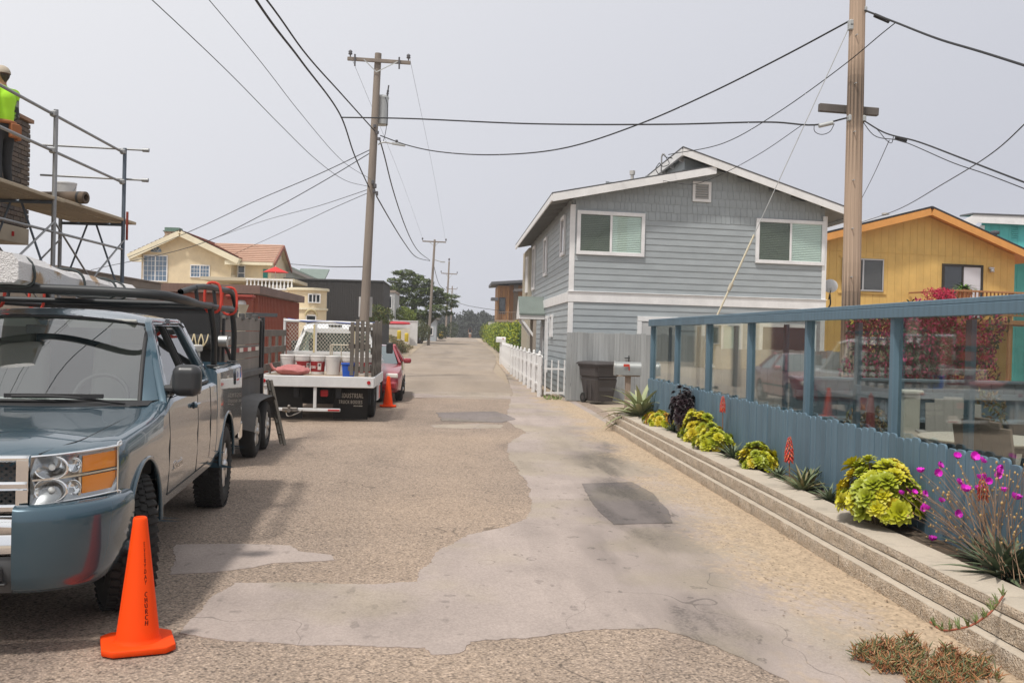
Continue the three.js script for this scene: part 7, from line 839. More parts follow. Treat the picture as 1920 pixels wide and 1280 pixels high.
// ---------------------------------------------------------------- bin and mailbox by the board fence
{
  const g = onGround(1126, 757), o = thing('trash_cart', 'dark brown grey wheeled trash cart with closed lid by the board fence', 'trash cart', g.x, 0.01, g.z - 0.3, 0.42); const m = M([0.060, 0.052, 0.050], { roughness: 0.6, map: T.grunge }), rg = (y, w, d, zo = 0) => [[-w, y, -d + zo], [-w + 0.05, y, -d - 0.02 + zo], [w - 0.05, y, -d - 0.02 + zo], [w, y, -d + zo], [w, y, d - 0.04 + zo], [w - 0.05, y, d + zo], [-w + 0.05, y, d + zo], [-w, y, d - 0.04 + zo]];
  part('cart_body', smooth(loft([rg(0.05, 0.27, 0.28), rg(0.62, 0.335, 0.37), rg(0.63, 0.325, 0.36), rg(0.70, 0.33, 0.365), rg(0.71, 0.36, 0.40), rg(0.94, 0.375, 0.42), rg(0.96, 0.40, 0.45), rg(1.0, 0.40, 0.45)]), 25), m, o); part('lid', smooth(loft([rg(1.003, 0.43, 0.48), rg(1.03, 0.43, 0.48), rg(1.07, 0.40, 0.44), rg(1.09, 0.30, 0.33)]), 30), m, o); part('handle', [bar(V(-0.3, 0.99, -0.53), V(0.3, 0.99, -0.53), 0.022), bar(V(-0.3, 0.99, -0.53), V(-0.3, 0.96, -0.44), 0.02), bar(V(0.3, 0.99, -0.53), V(0.3, 0.96, -0.44), 0.02)], m, o); for (const s of [1, -1]) { const w = part('wheel', new THREE.CylinderGeometry(0.13, 0.13, 0.06, 24).rotateZ(Math.PI / 2).translate(s * 0.30, 0.125, -0.29), rubber, o); part('hub', new THREE.CylinderGeometry(0.06, 0.06, 0.07, 16).rotateZ(Math.PI / 2).translate(s * 0.30, 0.125, -0.29), m, w); } part('grab_bar', [bar(V(-0.26, 0.66, 0.385), V(0.26, 0.66, 0.385), 0.018), box(0.42, 0.16, 0.006, 0, 0.40, 0.337, 0.002)], m, o); for (const s of [1, -1]) part('side_rib', [box(0.03, 0.5, 0.04, s * 0.325, 0.36, 0.12, 0.01), box(0.03, 0.5, 0.04, s * 0.325, 0.36, -0.12, 0.01)], m, o);
  const q = onZ(1178, 690, -20.6), mb = thing('mailbox', 'silver grey rural mailbox with red flag on a wooden post at the wall end', 'mailbox', q.x, 0, -20.6, 0.10); const al = M([0.36, 0.37, 0.36], { metalness: 0.5, roughness: 0.45, map: T.grunge }); const sh = new THREE.Shape(); sh.moveTo(-0.13, 0); sh.lineTo(0.13, 0); sh.lineTo(0.13, 0.14); sh.absarc(0, 0.14, 0.13, 0, Math.PI); sh.closePath(); const by = q.y - 0.14; part('box', smooth(extr(sh, 0.52, { cs: 14 }).translate(0, by, -0.26), 40).rotateY(Math.PI / 2 - 0.18), al, mb); part('door', smooth(extr(sh, 0.02, { cs: 14, b: 0.006 }).scale(1.04, 1.04, 1).translate(0, by - 0.005, 0.265), 40).rotateY(-Math.PI / 2 - 0.18), al, mb); part('flag', [box(0.12, 0.055, 0.008, -0.08, by + 0.20, 0.15), box(0.02, 0.12, 0.008, -0.02, by + 0.16, 0.15)], M([0.5, 0.05, 0.03]), mb); part('post', box(0.10, by - 0.02, 0.10, 0, (by - 0.02) / 2, 0), woody([0.34, 0.26, 0.20]), mb); part('support_board', box(0.46, 0.03, 0.2, 0, by - 0.014, 0), woody([0.36, 0.29, 0.23]), mb);
}
// ---------------------------------------------------------------- foliage
function leafCloud(clumps, size, cols, { flat = 0, long = 1.6, s = 1 } = {}) { // many small bent leaves through the volume of each clump
  const P = [], N = [], C = []; seed = 9000 + s * 131;
  const q = new THREE.Quaternion(), e = new THREE.Euler(), v = V();
  for (const { c, r, n } of clumps) for (let i = 0; i < n; i++) {
    let x, y, z, d; do { x = rr(-1, 1); y = rr(-1, 1); z = rr(-1, 1); d = x * x + y * y + z * z; } while (d > 1); const k = Math.pow(d, -0.22); x *= k; y *= k; z *= k; if (Math.hypot(x, y, z) > 1.08) { x *= 0.9; y *= 0.9; z *= 0.9; }
    const cx = c[0] + x * r[0], cy = c[1] + y * r[1], cz = c[2] + z * r[2], L = size * rr(0.6, 1.4) * long, W = size * rr(0.35, 0.6);
    e.set(rr(-1, 1) * (flat ? 0.6 : 1.6), rr(0, 6.283), rr(-1, 1) * (flat ? 0.6 : 1.6)); q.setFromEuler(e);
    const pts = [[-L / 2, 0, 0], [0, 0.12 * L, W / 2], [0, 0.12 * L, -W / 2], [L / 2, 0, 0]].map(a => { v.set(...a).applyQuaternion(q); return [cx + v.x, cy + v.y, cz + v.z]; });
    const col = pick(cols), f = rr(0.8, 1.2); for (const t of [0, 1, 2, 1, 3, 2]) { P.push(...pts[t]); C.push(col[0] * f, col[1] * f, col[2] * f); }
  }
  const g = new THREE.BufferGeometry(); g.setAttribute('position', new THREE.Float32BufferAttribute(P, 3)); g.setAttribute('color', new THREE.Float32BufferAttribute(C, 3)); g.computeVertexNormals(); return g;
}
const leafM = M([1, 1, 1], { vertexColors: true, roughness: 0.75, phys: true, transmission: 0.0 });
function bush(name, label, cat, clumps, size, cols, o = {}) { const t = thing(name, label, cat, 0, 0, 0, 0, o.group); part('foliage', leafCloud(clumps, size, cols, o), leafM, t); if (o.core) part('stems', o.core, poleG, t); return t; }
const stemsTo = (base, tops, r) => tops.map(t => tube([base, base.clone().lerp(t, 0.5).add(V(rr(-0.1, 0.1), 0.05, rr(-0.1, 0.1))), t], r, 8, 5));
{ // wind-bent cypress
  const Z = -112, pads = [[760, 512, 16, 8], [745, 512, 10, 5], [772, 520, 22, 9], [790, 530, 22, 10], [740, 527, 14, 7], [735, 545, 12, 8], [757, 540, 26, 12], [780, 548, 30, 12], [808, 545, 22, 11], [825, 555, 18, 9], [848, 556, 14, 4], [838, 566, 20, 7], [850, 574, 10, 4], [745, 563, 18, 11], [768, 566, 28, 13], [800, 566, 30, 12], [820, 578, 22, 8], [838, 588, 12, 5], [755, 584, 20, 11], [782, 588, 26, 10], [812, 592, 16, 6], [765, 600, 18, 7], [736, 588, 8, 8], [792, 600, 18, 6]];
  const cl = pads.map(([x, y, rx, ry], i) => { const p = onZ(x, y, Z + rr(-1.8, 1.8)); return { c: [p.x, p.y, p.z], r: [rx / 15.5, ry / 22, rx / 17 * 0.85], n: Math.round(rx * ry * 2.4) }; });
  const t = thing('cypress_tree', 'wind bent dark green cypress tree behind the cypress side pole', 'tree'); t.userData.label = 'wind bent dark green cypress tree beside the street'; part('crown', leafCloud(cl, 0.26, [[0.062, 0.095, 0.014], [0.085, 0.12, 0.016], [0.11, 0.14, 0.02], [0.045, 0.068, 0.012]], { flat: 1, long: 2.0, s: 2 }), leafM, t);
  const b = onZ(783, 640, Z); b.y = rise(Z) - 0.1; const tp = onZ(776, 575, Z); part('trunk', [tube([b, onZ(778, 615, Z), tp], 0.32, 14, 8), tube([b.clone().add(V(0.3, 0, 0.2)), onZ(800, 612, Z), onZ(820, 590, Z)], 0.2, 14, 7), tube([onZ(778, 610, Z), onZ(760, 590, Z), onZ(748, 560, Z)], 0.15, 12, 6), tube([onZ(800, 610, Z), onZ(808, 590, Z), onZ(806, 565, Z)], 0.15, 12, 6)], M([0.10, 0.08, 0.065], { map: T.weather }), t);
}
{ // hedge along the right edge of the street, shrubs on the left
  const cl = []; for (let z = -66; z > -132; z -= 2.2) cl.push({ c: [4.6 + rr(-0.2, 0.3), rise(z) + 1.15, z], r: [1.15, 1.35 + rr(-0.15, 0.2), 1.7], n: z > -90 ? 1700 : 700 }); bush('hedge', 'bright yellow green hedge along the street before the brown house', 'hedge', cl, 0.15, [[0.27, 0.32, 0.02], [0.15, 0.22, 0.025], [0.09, 0.14, 0.02], [0.36, 0.37, 0.02], [0.07, 0.11, 0.02]], { s: 3 });
  bush('shrub', 'dark green shrub between the hedge and the picket fence', 'shrub', [{ c: [4.7, 1.4, -61], r: [0.8, 1.3, 0.9], n: 1500 }, { c: [5.6, 1.9, -63.5], r: [1.3, 1.5, 1], n: 1500 }], 0.14, [[0.05, 0.10, 0.02], [0.09, 0.15, 0.025], [0.03, 0.06, 0.015]], { s: 4 });
  const at2 = (px, py, z, rx, ry, n) => { const p = onZ(px, py, z); return { c: [p.x, p.y, z], r: [rx, ry, rx], n }; };
  bush('shrub', 'olive shrub at the foot of the cypress side pole', 'shrub', [at2(795, 622, -104, 0.7, 0.9, 1100), at2(788, 612, -107, 0.6, 0.7, 700)], 0.13, [[0.09, 0.10, 0.035], [0.06, 0.075, 0.03], [0.12, 0.12, 0.05]], { s: 5 }); bush('shrub', 'yellow green shrub behind the white wall', 'shrub', [at2(757, 590, -99, 0.9, 0.8, 900), at2(768, 594, -99, 0.7, 0.7, 600)], 0.15, [[0.20, 0.24, 0.03], [0.12, 0.17, 0.03]], { s: 6 }); bush('shrub', 'dark green shrub before the charcoal building', 'shrub', [at2(705, 588, -70, 0.7, 0.7, 700), at2(720, 592, -70, 0.7, 0.6, 600)], 0.13, [[0.05, 0.08, 0.02], [0.13, 0.13, 0.03]], { s: 7 });
  bush('shrub', 'low dark shrub at the street end on the left', 'shrub', [at2(828, 622, -140, 0.8, 1.1, 700), at2(848, 618, -165, 1.0, 1.3, 600)], 0.2, [[0.03, 0.045, 0.018], [0.05, 0.07, 0.02]], { s: 8 });
  // distant wood closing the street
  const far = []; for (let i = 0; i < 46; i++) { const x = lerp(-34, 40, i / 45) + rr(-1, 1), z = -300 + rr(-25, 20), top = 7.2 + 2.2 * fbm(i * 0.35, 1, 811, 3) - Math.abs(x - 4) * 0.05; far.push({ c: [x, top / 2 - 2.5, z], r: [2.8, top / 2 + 2.2, 3], n: 900 }); } const m = stuff('distant_wood', leafCloud(far, 0.85, [[0.028, 0.036, 0.026], [0.04, 0.05, 0.034], [0.02, 0.028, 0.02]], { s: 9 }), leafM, scene, 'dark misty wood closing the far end of the street', 'wood');
  // ice plant bank
  const mound = (x, z) => 1.05 * sstep(-3.3, -6.0, x) * sstep(-74, -84, z) + 0.1 * fbm(x, z, 821, 3);
  struct('sand_bank', gridGeo(24, 24, (u, v) => { const x = lerp(-14, -3.1, u), z = lerp(-70, -98, v); return [x, rise(z) - 0.03 + mound(x, z), z]; }), M([0.42, 0.33, 0.235], { map: T.grunge, roughness: 1, bumpMap: T.rough, bumpScale: 0.03 }), 'low sandy bank on the left of the street');
  const ic = []; for (let i = 0; i < 260; i++) { const x = rr(-8.5, -3.7), z = rr(-75, -91); if (x + 3.2 > -0.75 + 0.6 * (rnd() - 0.5)) continue; ic.push({ c: [x, rise(z) + mound(x, z) + 0.03, z], r: [0.45, 0.13, 0.45], n: 46 }); } stuff('ice_plant_cover', leafCloud(ic, 0.13, [[0.14, 0.14, 0.05], [0.10, 0.12, 0.04], [0.22, 0.14, 0.07], [0.20, 0.17, 0.08]], { s: 10 }), leafM, scene, 'olive and rust ice plant covering the sandy bank', 'ground cover');
}
{ // small things on the bank and beyond
  const wz = -92, a = onZ(706, 600, wz), b = onZ(783, 603, wz), w = thing('white_wall', 'white garden wall on the sandy bank beyond the red sedan', 'wall'); part('wall', boxc(a.x - 2, b.x, 0.5, b.y, wz - 0.25, wz), M([0.72, 0.71, 0.70], { map: T.grunge }), w); part('coping', boxc(a.x - 2, b.x + 0.04, b.y + 0.001, b.y + 0.07, wz - 0.3, wz + 0.05), whiteTrim, w); part('low_wall', boxc(a.x - 2, onZ(768, 615, wz + 1).x, 0.5, onZ(768, 615, wz + 1).y, wz + 0.7, wz + 1), M([0.66, 0.60, 0.50], { map: T.grunge }), w);
  const k = onZ(738, 607, wz + 1.6), r = thing('red_canoe', 'long red covered boat lying on the low wall', 'boat', k.x, k.y - 0.05, wz + 0.85); part('hull', smooth(loft([-1.75, -1.5, -0.9, 0, 0.9, 1.3, 1.45].map((x, i) => { const s = [0.12, 0.28, 0.36, 0.38, 0.34, 0.24, 0.08][i]; const o = []; for (let q = 0; q < 10; q++) { const t = q / 10 * 6.283; o.push([x, 0.1 + Math.sin(t) * s * 0.62 * (Math.sin(t) > 0 ? 0.8 : 0.5), Math.cos(t) * s]); } return o; })), 50), M([0.48, 0.015, 0.03], { roughness: 0.45 }), r); part('cover', box(0.5, 0.7, 0.3, -1.5, 0.42, 0, 0.08), M([0.48, 0.015, 0.03], { roughness: 0.5 }), r);
  for (const [px, py, l] of [[748, 628, 'yellow steel bollard on the bank nearer the charcoal building'], [762, 633, 'yellow steel bollard on the bank nearer the street']]) { const p = onZ(px, py, -86), o = thing('yellow_bollard', l, 'bollard', p.x, p.y - 0.42, -86, 0, 'yellow bollards on the sandy bank'); part('post', lathe([[0, 0], [0.17, 0], [0.17, 0.72], [0.14, 0.80], [0, 0.83]], 16), M([0.72, 0.52, 0.03], { map: T.grunge }), o); part('collar', lathe([[0.2, 0], [0.2, 0.06], [0.17, 0.07]], 16), M([0.4, 0.4, 0.4]), o); }
  const yb = onZ(827, 628, -150); const y = thing('yellow_bin', 'small yellow bin by the roadside near the far poles', 'bin', yb.x, rise(-150), -150); part('bin', lathe([[0, 0], [0.3, 0], [0.36, 0.9], [0, 0.92]], 10), M([0.6, 0.42, 0.05]), y); part('lid', lathe([[0, 1.0], [0.3, 0.98], [0.4, 0.92]], 10), M([0.5, 0.35, 0.05]), y);
  const sh = thing('grey_cottage', 'small grey cottage half hidden behind the cypress side pole', 'house'); const c0 = onZ(806, 598, -125), c1 = onZ(818, 598, -125); part('wall', boxc(c0.x - 2, c1.x, 0, c0.y, -133, -125), M([0.42, 0.46, 0.50], { map: T.grunge }), sh); part('roof', slab(V(c0.x - 2.4, c0.y + 0.6, -124.6), V(c1.x + 0.3, c0.y - 0.05, -124.6), V(c1.x + 0.3, c0.y - 0.05, -133), V(c0.x - 2.4, c0.y + 0.6, -133), 0.2), M([0.2, 0.18, 0.17]), sh); put(win(sh, 0.7, 1.0, { panes: 1 }), c1.x - 0.7, 1.4, -124.99); const bh = thing('brown_house', 'modern brown wood clad house with flat oversailing roof beyond the hedge', 'house'); const Z = -118, q = (x, y) => onZ(x, y, Z); const x0 = q(934, 540).x, x1 = q(956, 540).x, x2 = q(990, 540).x, tY = q(940, 535).y; const wb = [M([0.42, 0.20, 0.06], { map: T.wood }), M([0.36, 0.165, 0.055], { map: T.wood }), M([0.30, 0.24, 0.19], { map: T.weather })];
  for (let i = 0; i < 5; i++) part('clad_panel', boxc(lerp(x0, x1, i / 5), lerp(x0, x1, (i + 1) / 5) - 0.02, 0.5, tY, Z - 8, Z + 0.02 * (i % 2), 0.01), wb[i % 2], bh); part('side_wall', boxc(x1, x2 + 4, 0.5, tY + 0.2, Z - 9, Z - 0.6), wb[2], bh); for (let i = 0; i < 6; i++) part('side_panel', boxc(x1 + 0.02 + i * 0.5, x1 + 0.48 + i * 0.5, 2.8, tY + 0.1, Z - 0.598, Z - 0.55, 0.01), wb[(i + 1) % 3], bh); part('roof', [slab(V(x0 - 0.8, tY + 0.05, Z + 1.2), V(x2 + 4, tY + 0.75, Z + 1.2), V(x2 + 4, tY + 0.75, Z - 9), V(x0 - 0.8, tY + 0.05, Z - 9), 0.3)], M([0.10, 0.10, 0.11]), bh); part('low_roof', slab(V(q(962, 545).x, q(962, 548).y, Z + 3), V(x2 + 3, q(985, 540).y, Z + 3), V(x2 + 3, q(985, 540).y, Z), V(q(962, 545).x, q(962, 548).y, Z), 0.25), M([0.13, 0.12, 0.12]), bh); part('canopy', boxc(q(921, 560).x, x0, q(925, 563).y, q(925, 558).y, Z - 2, Z + 1), M([0.10, 0.10, 0.11]), bh); put(win(bh, 0.75, 1.9, { panes: 1, mat: M([0.05, 0.05, 0.06]) }), q(942, 560).x, q(942, 588).y, Z + 0.025); part('balcony', boxc(q(928, 600).x, q(985, 600).x, q(940, 604).y, q(940, 600).y, Z, Z + 2.2), M([0.3, 0.22, 0.15]), bh); { const b = []; for (let i = 0; i < 16; i++) b.push(bar(V(lerp(x0, x2, i / 15), q(940, 600).y, Z + 2.1), V(lerp(x0, x2, i / 15), q(940, 600).y + 0.9, Z + 2.1), 0.025)); b.push(bar(V(x0, q(940, 600).y + 0.9, Z + 2.1), V(x2, q(940, 600).y + 0.9, Z + 2.1), 0.04)); part('balcony_rails', b, M([0.2, 0.14, 0.1]), bh).userData.kind = 'stuff'; } part('terrace', boxc(q(916, 600).x, x0, 0.5, q(920, 604).y, Z - 1, Z + 1.5), M([0.55, 0.53, 0.5], { map: T.grunge }), bh); }
// ---------------------------------------------------------------- planter plants
const SOIL = 0.28;
function leafGeo(L, W, curl, cup, { tip = 0.9, seg = 5, wide = 0.6 } = {}) { return gridGeo(2, seg, (a, b) => { const s = (a - 0.5) * 2, w = W * Math.pow(Math.sin(Math.PI * Math.min(1, Math.pow(b, wide) * tip + 0.06)), 0.8) * (b > 0.995 ? 0.15 : 1), c = curl * b; return [s * w, L * b * Math.sin(0.001) + cup * s * s * w + L * (c ? (1 - Math.cos(c)) / c * b : 0), L * (c ? Math.sin(c) / c : 1) * b]; }); }
function rosette(n, L, W, s, { up0 = 1.35, up1 = 0.15, curl = -0.35, cup = 0.25 } = {}) { seed = 5000 + s; const a = []; for (let i = 0; i < n; i++) { const t = i / n, g = leafGeo(L * lerp(0.38, 1, Math.pow(t, 0.6)), W * lerp(0.6, 1, t), curl + rr(-0.1, 0.1), cup, { tip: 0.80, wide: 1.5, seg: 4 }); g.rotateX(-lerp(up0, up1, Math.pow(t, 0.75)) - rr(-0.08, 0.08)); g.rotateY(i * 2.39996); g.translate(0, 0.012 * (1 - t), 0); a.push(g); } return merge(a); }
const ros = [1, 2, 3].map(s => rosette(30, 0.062, 0.0165, s)), aeM = [[0.40, 0.41, 0.014], [0.50, 0.46, 0.016], [0.30, 0.34, 0.018], [0.54, 0.44, 0.02], [0.48, 0.26, 0.03]].map(c => M(c, { roughness: 0.45 })), blackAe = [[0.018, 0.010, 0.012], [0.028, 0.014, 0.018]].map(c => M(c, { roughness: 0.35 }));
// mound of rosettes, each facing out of the mound
function aeonium(label, cx, cz, rx, ry, rz, n, mats, sc, s, h0 = 0) { seed = 6000 + s; const t = thing('aeonium', label, 'succulent', cx, SOIL, cz); const st = [];
  for (let i = 0; i < n; i++) { const v = 1 - (i + 0.5) / n * 1.12, ph = i * 2.39996, q = Math.sqrt(Math.max(0, 1 - v * v)); const d = V(q * Math.cos(ph), Math.max(v, -0.12), q * Math.sin(ph)); const k = rr(0.66, 1.18); const p = V(d.x * rx * k, h0 + ry * 0.28 + d.y * ry * k * 0.8, d.z * rz * k); const o = part('rosette', ros[i % 3], pick(mats), t); o.position.copy(p); o.quaternion.setFromUnitVectors(V(0, 1, 0), d.clone().add(V(0, 0.35, 0)).normalize()); o.rotateY(rr(0, 6)); o.scale.setScalar(sc * rr(0.55, 1.25)); if (i % 2 === 0) st.push(tube([V(p.x * 0.15, -0.03, p.z * 0.15), p.clone().multiplyScalar(0.6), p.clone().addScaledVector(d, -0.015)], 0.009, 6, 5)); }
  part('stems', st, M([0.20, 0.15, 0.09], { roughness: 0.9 }), t).userData.kind = 'stuff'; return t; }
const plantAt = (px, py, X = 3.5) => onX(px, py, X);
{
  let p = plantAt(1652, 925, 3.47); aeonium('large golden green aeonium mound beside the magenta flowers', p.x, p.z, 0.25, 0.40, 0.38, 84, aeM.slice(0, 4), 1.75, 1, 0.06);
  p = plantAt(1422, 848, 3.5); aeonium('golden green aeonium clump beside the tall red aloe flower', p.x, p.z, 0.18, 0.24, 0.26, 46, aeM.slice(0, 4), 1.5, 2);
  p = plantAt(1345, 812, 3.5); aeonium('golden green aeonium clump next to the grey aloe', p.x - 0.05, p.z, 0.20, 0.27, 0.30, 44, aeM.slice(0, 4), 1.6, 3); p = plantAt(1320, 785, 3.52); aeonium('taller golden green aeonium clump behind the grey aloe', p.x, p.z - 0.25, 0.20, 0.40, 0.32, 44, aeM.slice(0, 4), 1.6, 4);
  p = plantAt(1237, 778, 3.48); aeonium('orange edged aeonium clump by the big agave', p.x, p.z, 0.22, 0.22, 0.5, 60, [aeM[0], aeM[2], aeM[4], aeM[3]], 1.25, 5); p = plantAt(1308, 800, 3.5); aeonium('low green aeonium at the foot of the black aeonium', p.x, p.z - 0.3, 0.16, 0.18, 0.3, 34, [aeM[0], aeM[2]], 1.1, 6);
  p = plantAt(1282, 770, 3.55); aeonium('tall black aeonium standing against the blue fence', p.x, p.z, 0.19, 0.52, 0.24, 110, blackAe, 1.3, 7, 0.12);
}
// strap-leaved agaves and aloes
function spiky(name, label, x, z, n, L, W, mats, o = {}) { seed = 7000 + Math.round(x * 100 - z * 77); const t = thing(name, label, 'succulent', x, SOIL - 0.01, z); const { up0 = 1.45, up1 = 0.1, curl = -0.7 } = o; for (let i = 0; i < n; i++) { const q = i / n, l = L * rr(0.75, 1.1) * lerp(0.7, 1, Math.sin(q * 3.0 + 0.2)); const g = leafGeo(l, W, curl * rr(0.5, 1.3), 0.5, { tip: 0.97, wide: 0.55, seg: 7 }); g.rotateX(-lerp(up0, up1, q) + rr(-0.12, 0.12)); g.rotateY(i * 2.39996 + rr(-0.2, 0.2)); part('leaf', g, mats[i % mats.length], t); } return t; }
const agM = [[0.34, 0.36, 0.19], [0.27, 0.31, 0.16], [0.40, 0.40, 0.22]].map(c => M(c, { roughness: 0.6 })), alM = [[0.095, 0.13, 0.075], [0.13, 0.165, 0.09], [0.08, 0.105, 0.065]].map(c => M(c, { roughness: 0.6 })), tipM = [[0.13, 0.16, 0.075], [0.20, 0.17, 0.075], [0.10, 0.13, 0.06]].map(c => M(c, { roughness: 0.6 }));
{
  let p = plantAt(1192, 752, 3.42); spiky('agave', 'big agave with long drooping strap leaves at the wall end', 3.50, -18.6, 60, 0.98, 0.062, agM, { up1: -0.5, curl: -1.1 });
  const add = (l, px, py, n, L, W, m, X = 3.47, o) => { const q = plantAt(px, py, X); return spiky('aloe', l, X, q.z, Math.round(n * 1.2), L * 1.25, W * 1.25, m, o); };
  add('small grey aloe in front of the black aeonium', 1262, 798, 26, 0.22, 0.016, alM); add('grey aloe between two golden aeonium clumps', 1374, 835, 34, 0.26, 0.017, alM); add('dark purple grey aloe rising behind the golden aeonium', 1353, 800, 24, 0.26, 0.016, [M([0.06, 0.05, 0.05], { roughness: 0.6 }), alM[2]], 3.55); add('spreading aloe with curling yellow green leaves on the wall cap', 1505, 888, 34, 0.30, 0.017, tipM, 3.45, { up1: -0.2 }); add('aloe with upright pointed leaves beside the curling aloe', 1520, 882, 20, 0.32, 0.018, tipM, 3.6); add('small aloe left of the large golden aeonium', 1556, 912, 24, 0.21, 0.015, alM, 3.5); add('small aloe right of the tall red aloe flower', 1460, 868, 22, 0.20, 0.014, alM, 3.5); add('large dark green aloe at the foot of the magenta flowers', 1878, 1072, 46, 0.33, 0.021, [alM[0], alM[1], alM[2]], 3.52, { up1: -0.3 }); add('dark green aloe behind the foot of the magenta flowers', 1905, 1040, 30, 0.32, 0.02, alM, 3.62); add('grey green aloe low against the fence by the dark aloe', 1835, 1040, 18, 0.24, 0.018, alM, 3.6);
  // flower spikes
  const spike = (l, px, py, X, bx, by, sc) => { const tip = onX(px, py, X), base = V(X, SOIL, tip.z + 0.03), o = thing('aloe_flower', l, 'flower', 0, 0, 0); const top = tip.y; part('stem', tube([base, V(X, lerp(SOIL, top, 0.6), tip.z + 0.015), V(X, top - 0.02, tip.z)], 0.006, 10, 6), M([0.22, 0.10, 0.06]), o); seed = 31 + px; for (let i = 0; i < 64; i++) { const q = i / 64, r = 0.005 + 0.018 * sc * Math.sin(Math.PI * Math.min(1, q * 0.8 + 0.05)), a = i * 2.39996; const f = part('floret', FLOR, i % 3 ? FLM[0] : FLM[1], o); f.position.set(X + Math.cos(a) * r, top - q * 0.20 * sc, tip.z + Math.sin(a) * r); f.rotation.set(0, -a, -2.75 + q * 0.3, 'YXZ'); f.scale.setScalar(lerp(0.5, 1.1, q) * sc); } return o; };
  var FLOR = lathe([[0, 0], [0.006, 0.002], [0.007, 0.02], [0.005, 0.034], [0, 0.036]], 6), FLM = [M([0.60, 0.055, 0.03], { roughness: 0.5 }), M([0.66, 0.14, 0.05], { roughness: 0.5 })];
  spike('tall red aloe flower spike before the blue fence near the curling aloe', 1481, 818, 3.55, 0, 0, 1.25); spike('red aloe flower spike on a bare stem before the blue fence near the black aeonium', 1356, 742, 3.6, 0, 0, 1.0); spike('fading orange red aloe flower among the magenta flowers', 1845, 885, 3.6, 0, 0, 0.9);
  const tk = plantAt(1635, 700, 5.2); const tm = thing('red_torch_flower', 'tall dusky red flower spike in the yard behind the glass', 'flower', 5.2, 0.2, tk.z); part('spike', lathe([[0, 0.95], [0.03, 0.9], [0.055, 0.6], [0.06, 0.38], [0.03, 0.3], [0.015, 0]], 12), M([0.25, 0.05, 0.05], { roughness: 0.8, bumpMap: T.rough, bumpScale: 0.03 }), tm); part('stem', bar(V(0, 0, 0), V(0, 0.35, 0), 0.02), M([0.2, 0.15, 0.08]), tm);
}
{ // magenta flowers on thin stems
  const t = thing('rock_purslane', 'bush of magenta flowers on thin branching stems before the blue fence', 'flowering plant'); const F = [[1795, 857], [1825, 858], [1842, 865], [1870, 879], [1868, 888], [1761, 873], [1757, 888], [1727, 885], [1694, 888], [1798, 906], [1842, 898], [1853, 902], [1810, 920], [1884, 921], [1690, 926], [1701, 921], [1714, 924], [1731, 926], [1735, 954], [1728, 952], [1794, 964], [1749, 1013], [1765, 940], [1905, 935], [1838, 920]];
  seed = 4242; const base = onX(1882, 1062, 3.5), stems = [], mag = [[0.62, 0.012, 0.50], [0.72, 0.02, 0.58], [0.55, 0.01, 0.46]].map(c => M(c, { roughness: 0.55 }));
  const petal = gridGeo(2, 3, (a, b) => { const s = (a - 0.5) * 2, w = 0.0125 * Math.sin(Math.PI * (0.12 + 0.72 * b)); return [s * w, 0.012 * b * b - 0.003 * (1 - s * s), 0.021 * b]; }); const fl = merge([0, 1, 2, 3, 4].map(k => petal.clone().rotateX(-0.35).rotateY(k * 1.2566)));
  F.forEach(([px, py], i) => { const X = 3.42 + 0.2 * hash2(i, 2, 5), p = onX(px, py, X); const o = part('flower', fl, mag[i % 3], t); o.position.copy(p); o.rotation.set(rr(-0.2, 1.5), rr(-0.6, 0.6), rr(-0.9, 0.2)); o.scale.setScalar(rr(1.3, 2.0)); const m = base.clone().lerp(p, 0.5).add(V(rr(-0.08, 0.08), rr(-0.05, 0.09), rr(-0.16, 0.16))); stems.push(tube([base.clone().add(V(rr(-0.04, 0.04), rr(-0.08, 0), rr(-0.1, 0.1))), m, p], 0.0022, 12, 4)); });
  const pods = []; for (let i = 0; i < 170; i++) { const px = rr(1700, 1925), py = rr(865, 1030) + Math.max(0, (1790 - px)) * 0.35, p = onX(px, py, 3.44 + rr(0, 0.22)); if (py > 1030) continue; const b = base.clone().lerp(p, rr(0.45, 0.7)).add(V(rr(-0.04, 0.04), 0, rr(-0.06, 0.06))); stems.push(tube([b, b.clone().lerp(p, 0.5).add(V(0, 0.01, rr(-0.02, 0.02))), p], 0.0016, 6, 3)); pods.push(new THREE.SphereGeometry(rr(0.005, 0.009), 6, 5).scale(1, 1.3, 1).translate(p.x, p.y, p.z)); }
  for (let i = 0; i < 9; i++) { const p = onX(rr(1800, 1960), rr(880, 1000), 3.44 + rr(0, 0.25)); stems.push(tube([base.clone().add(V(rr(-0.05, 0.05), -0.05, rr(-0.25, 0.25))), base.clone().lerp(p, 0.55).add(V(0, 0.03, rr(-0.05, 0.05))), p], 0.0035, 10, 4)); }
  part('stems', stems, M([0.24, 0.15, 0.09], { roughness: 0.8 }), t).userData.kind = 'stuff'; part('seed_pods', pods, M([0.46, 0.30, 0.12], { roughness: 0.8 }), t).userData.kind = 'stuff';
}
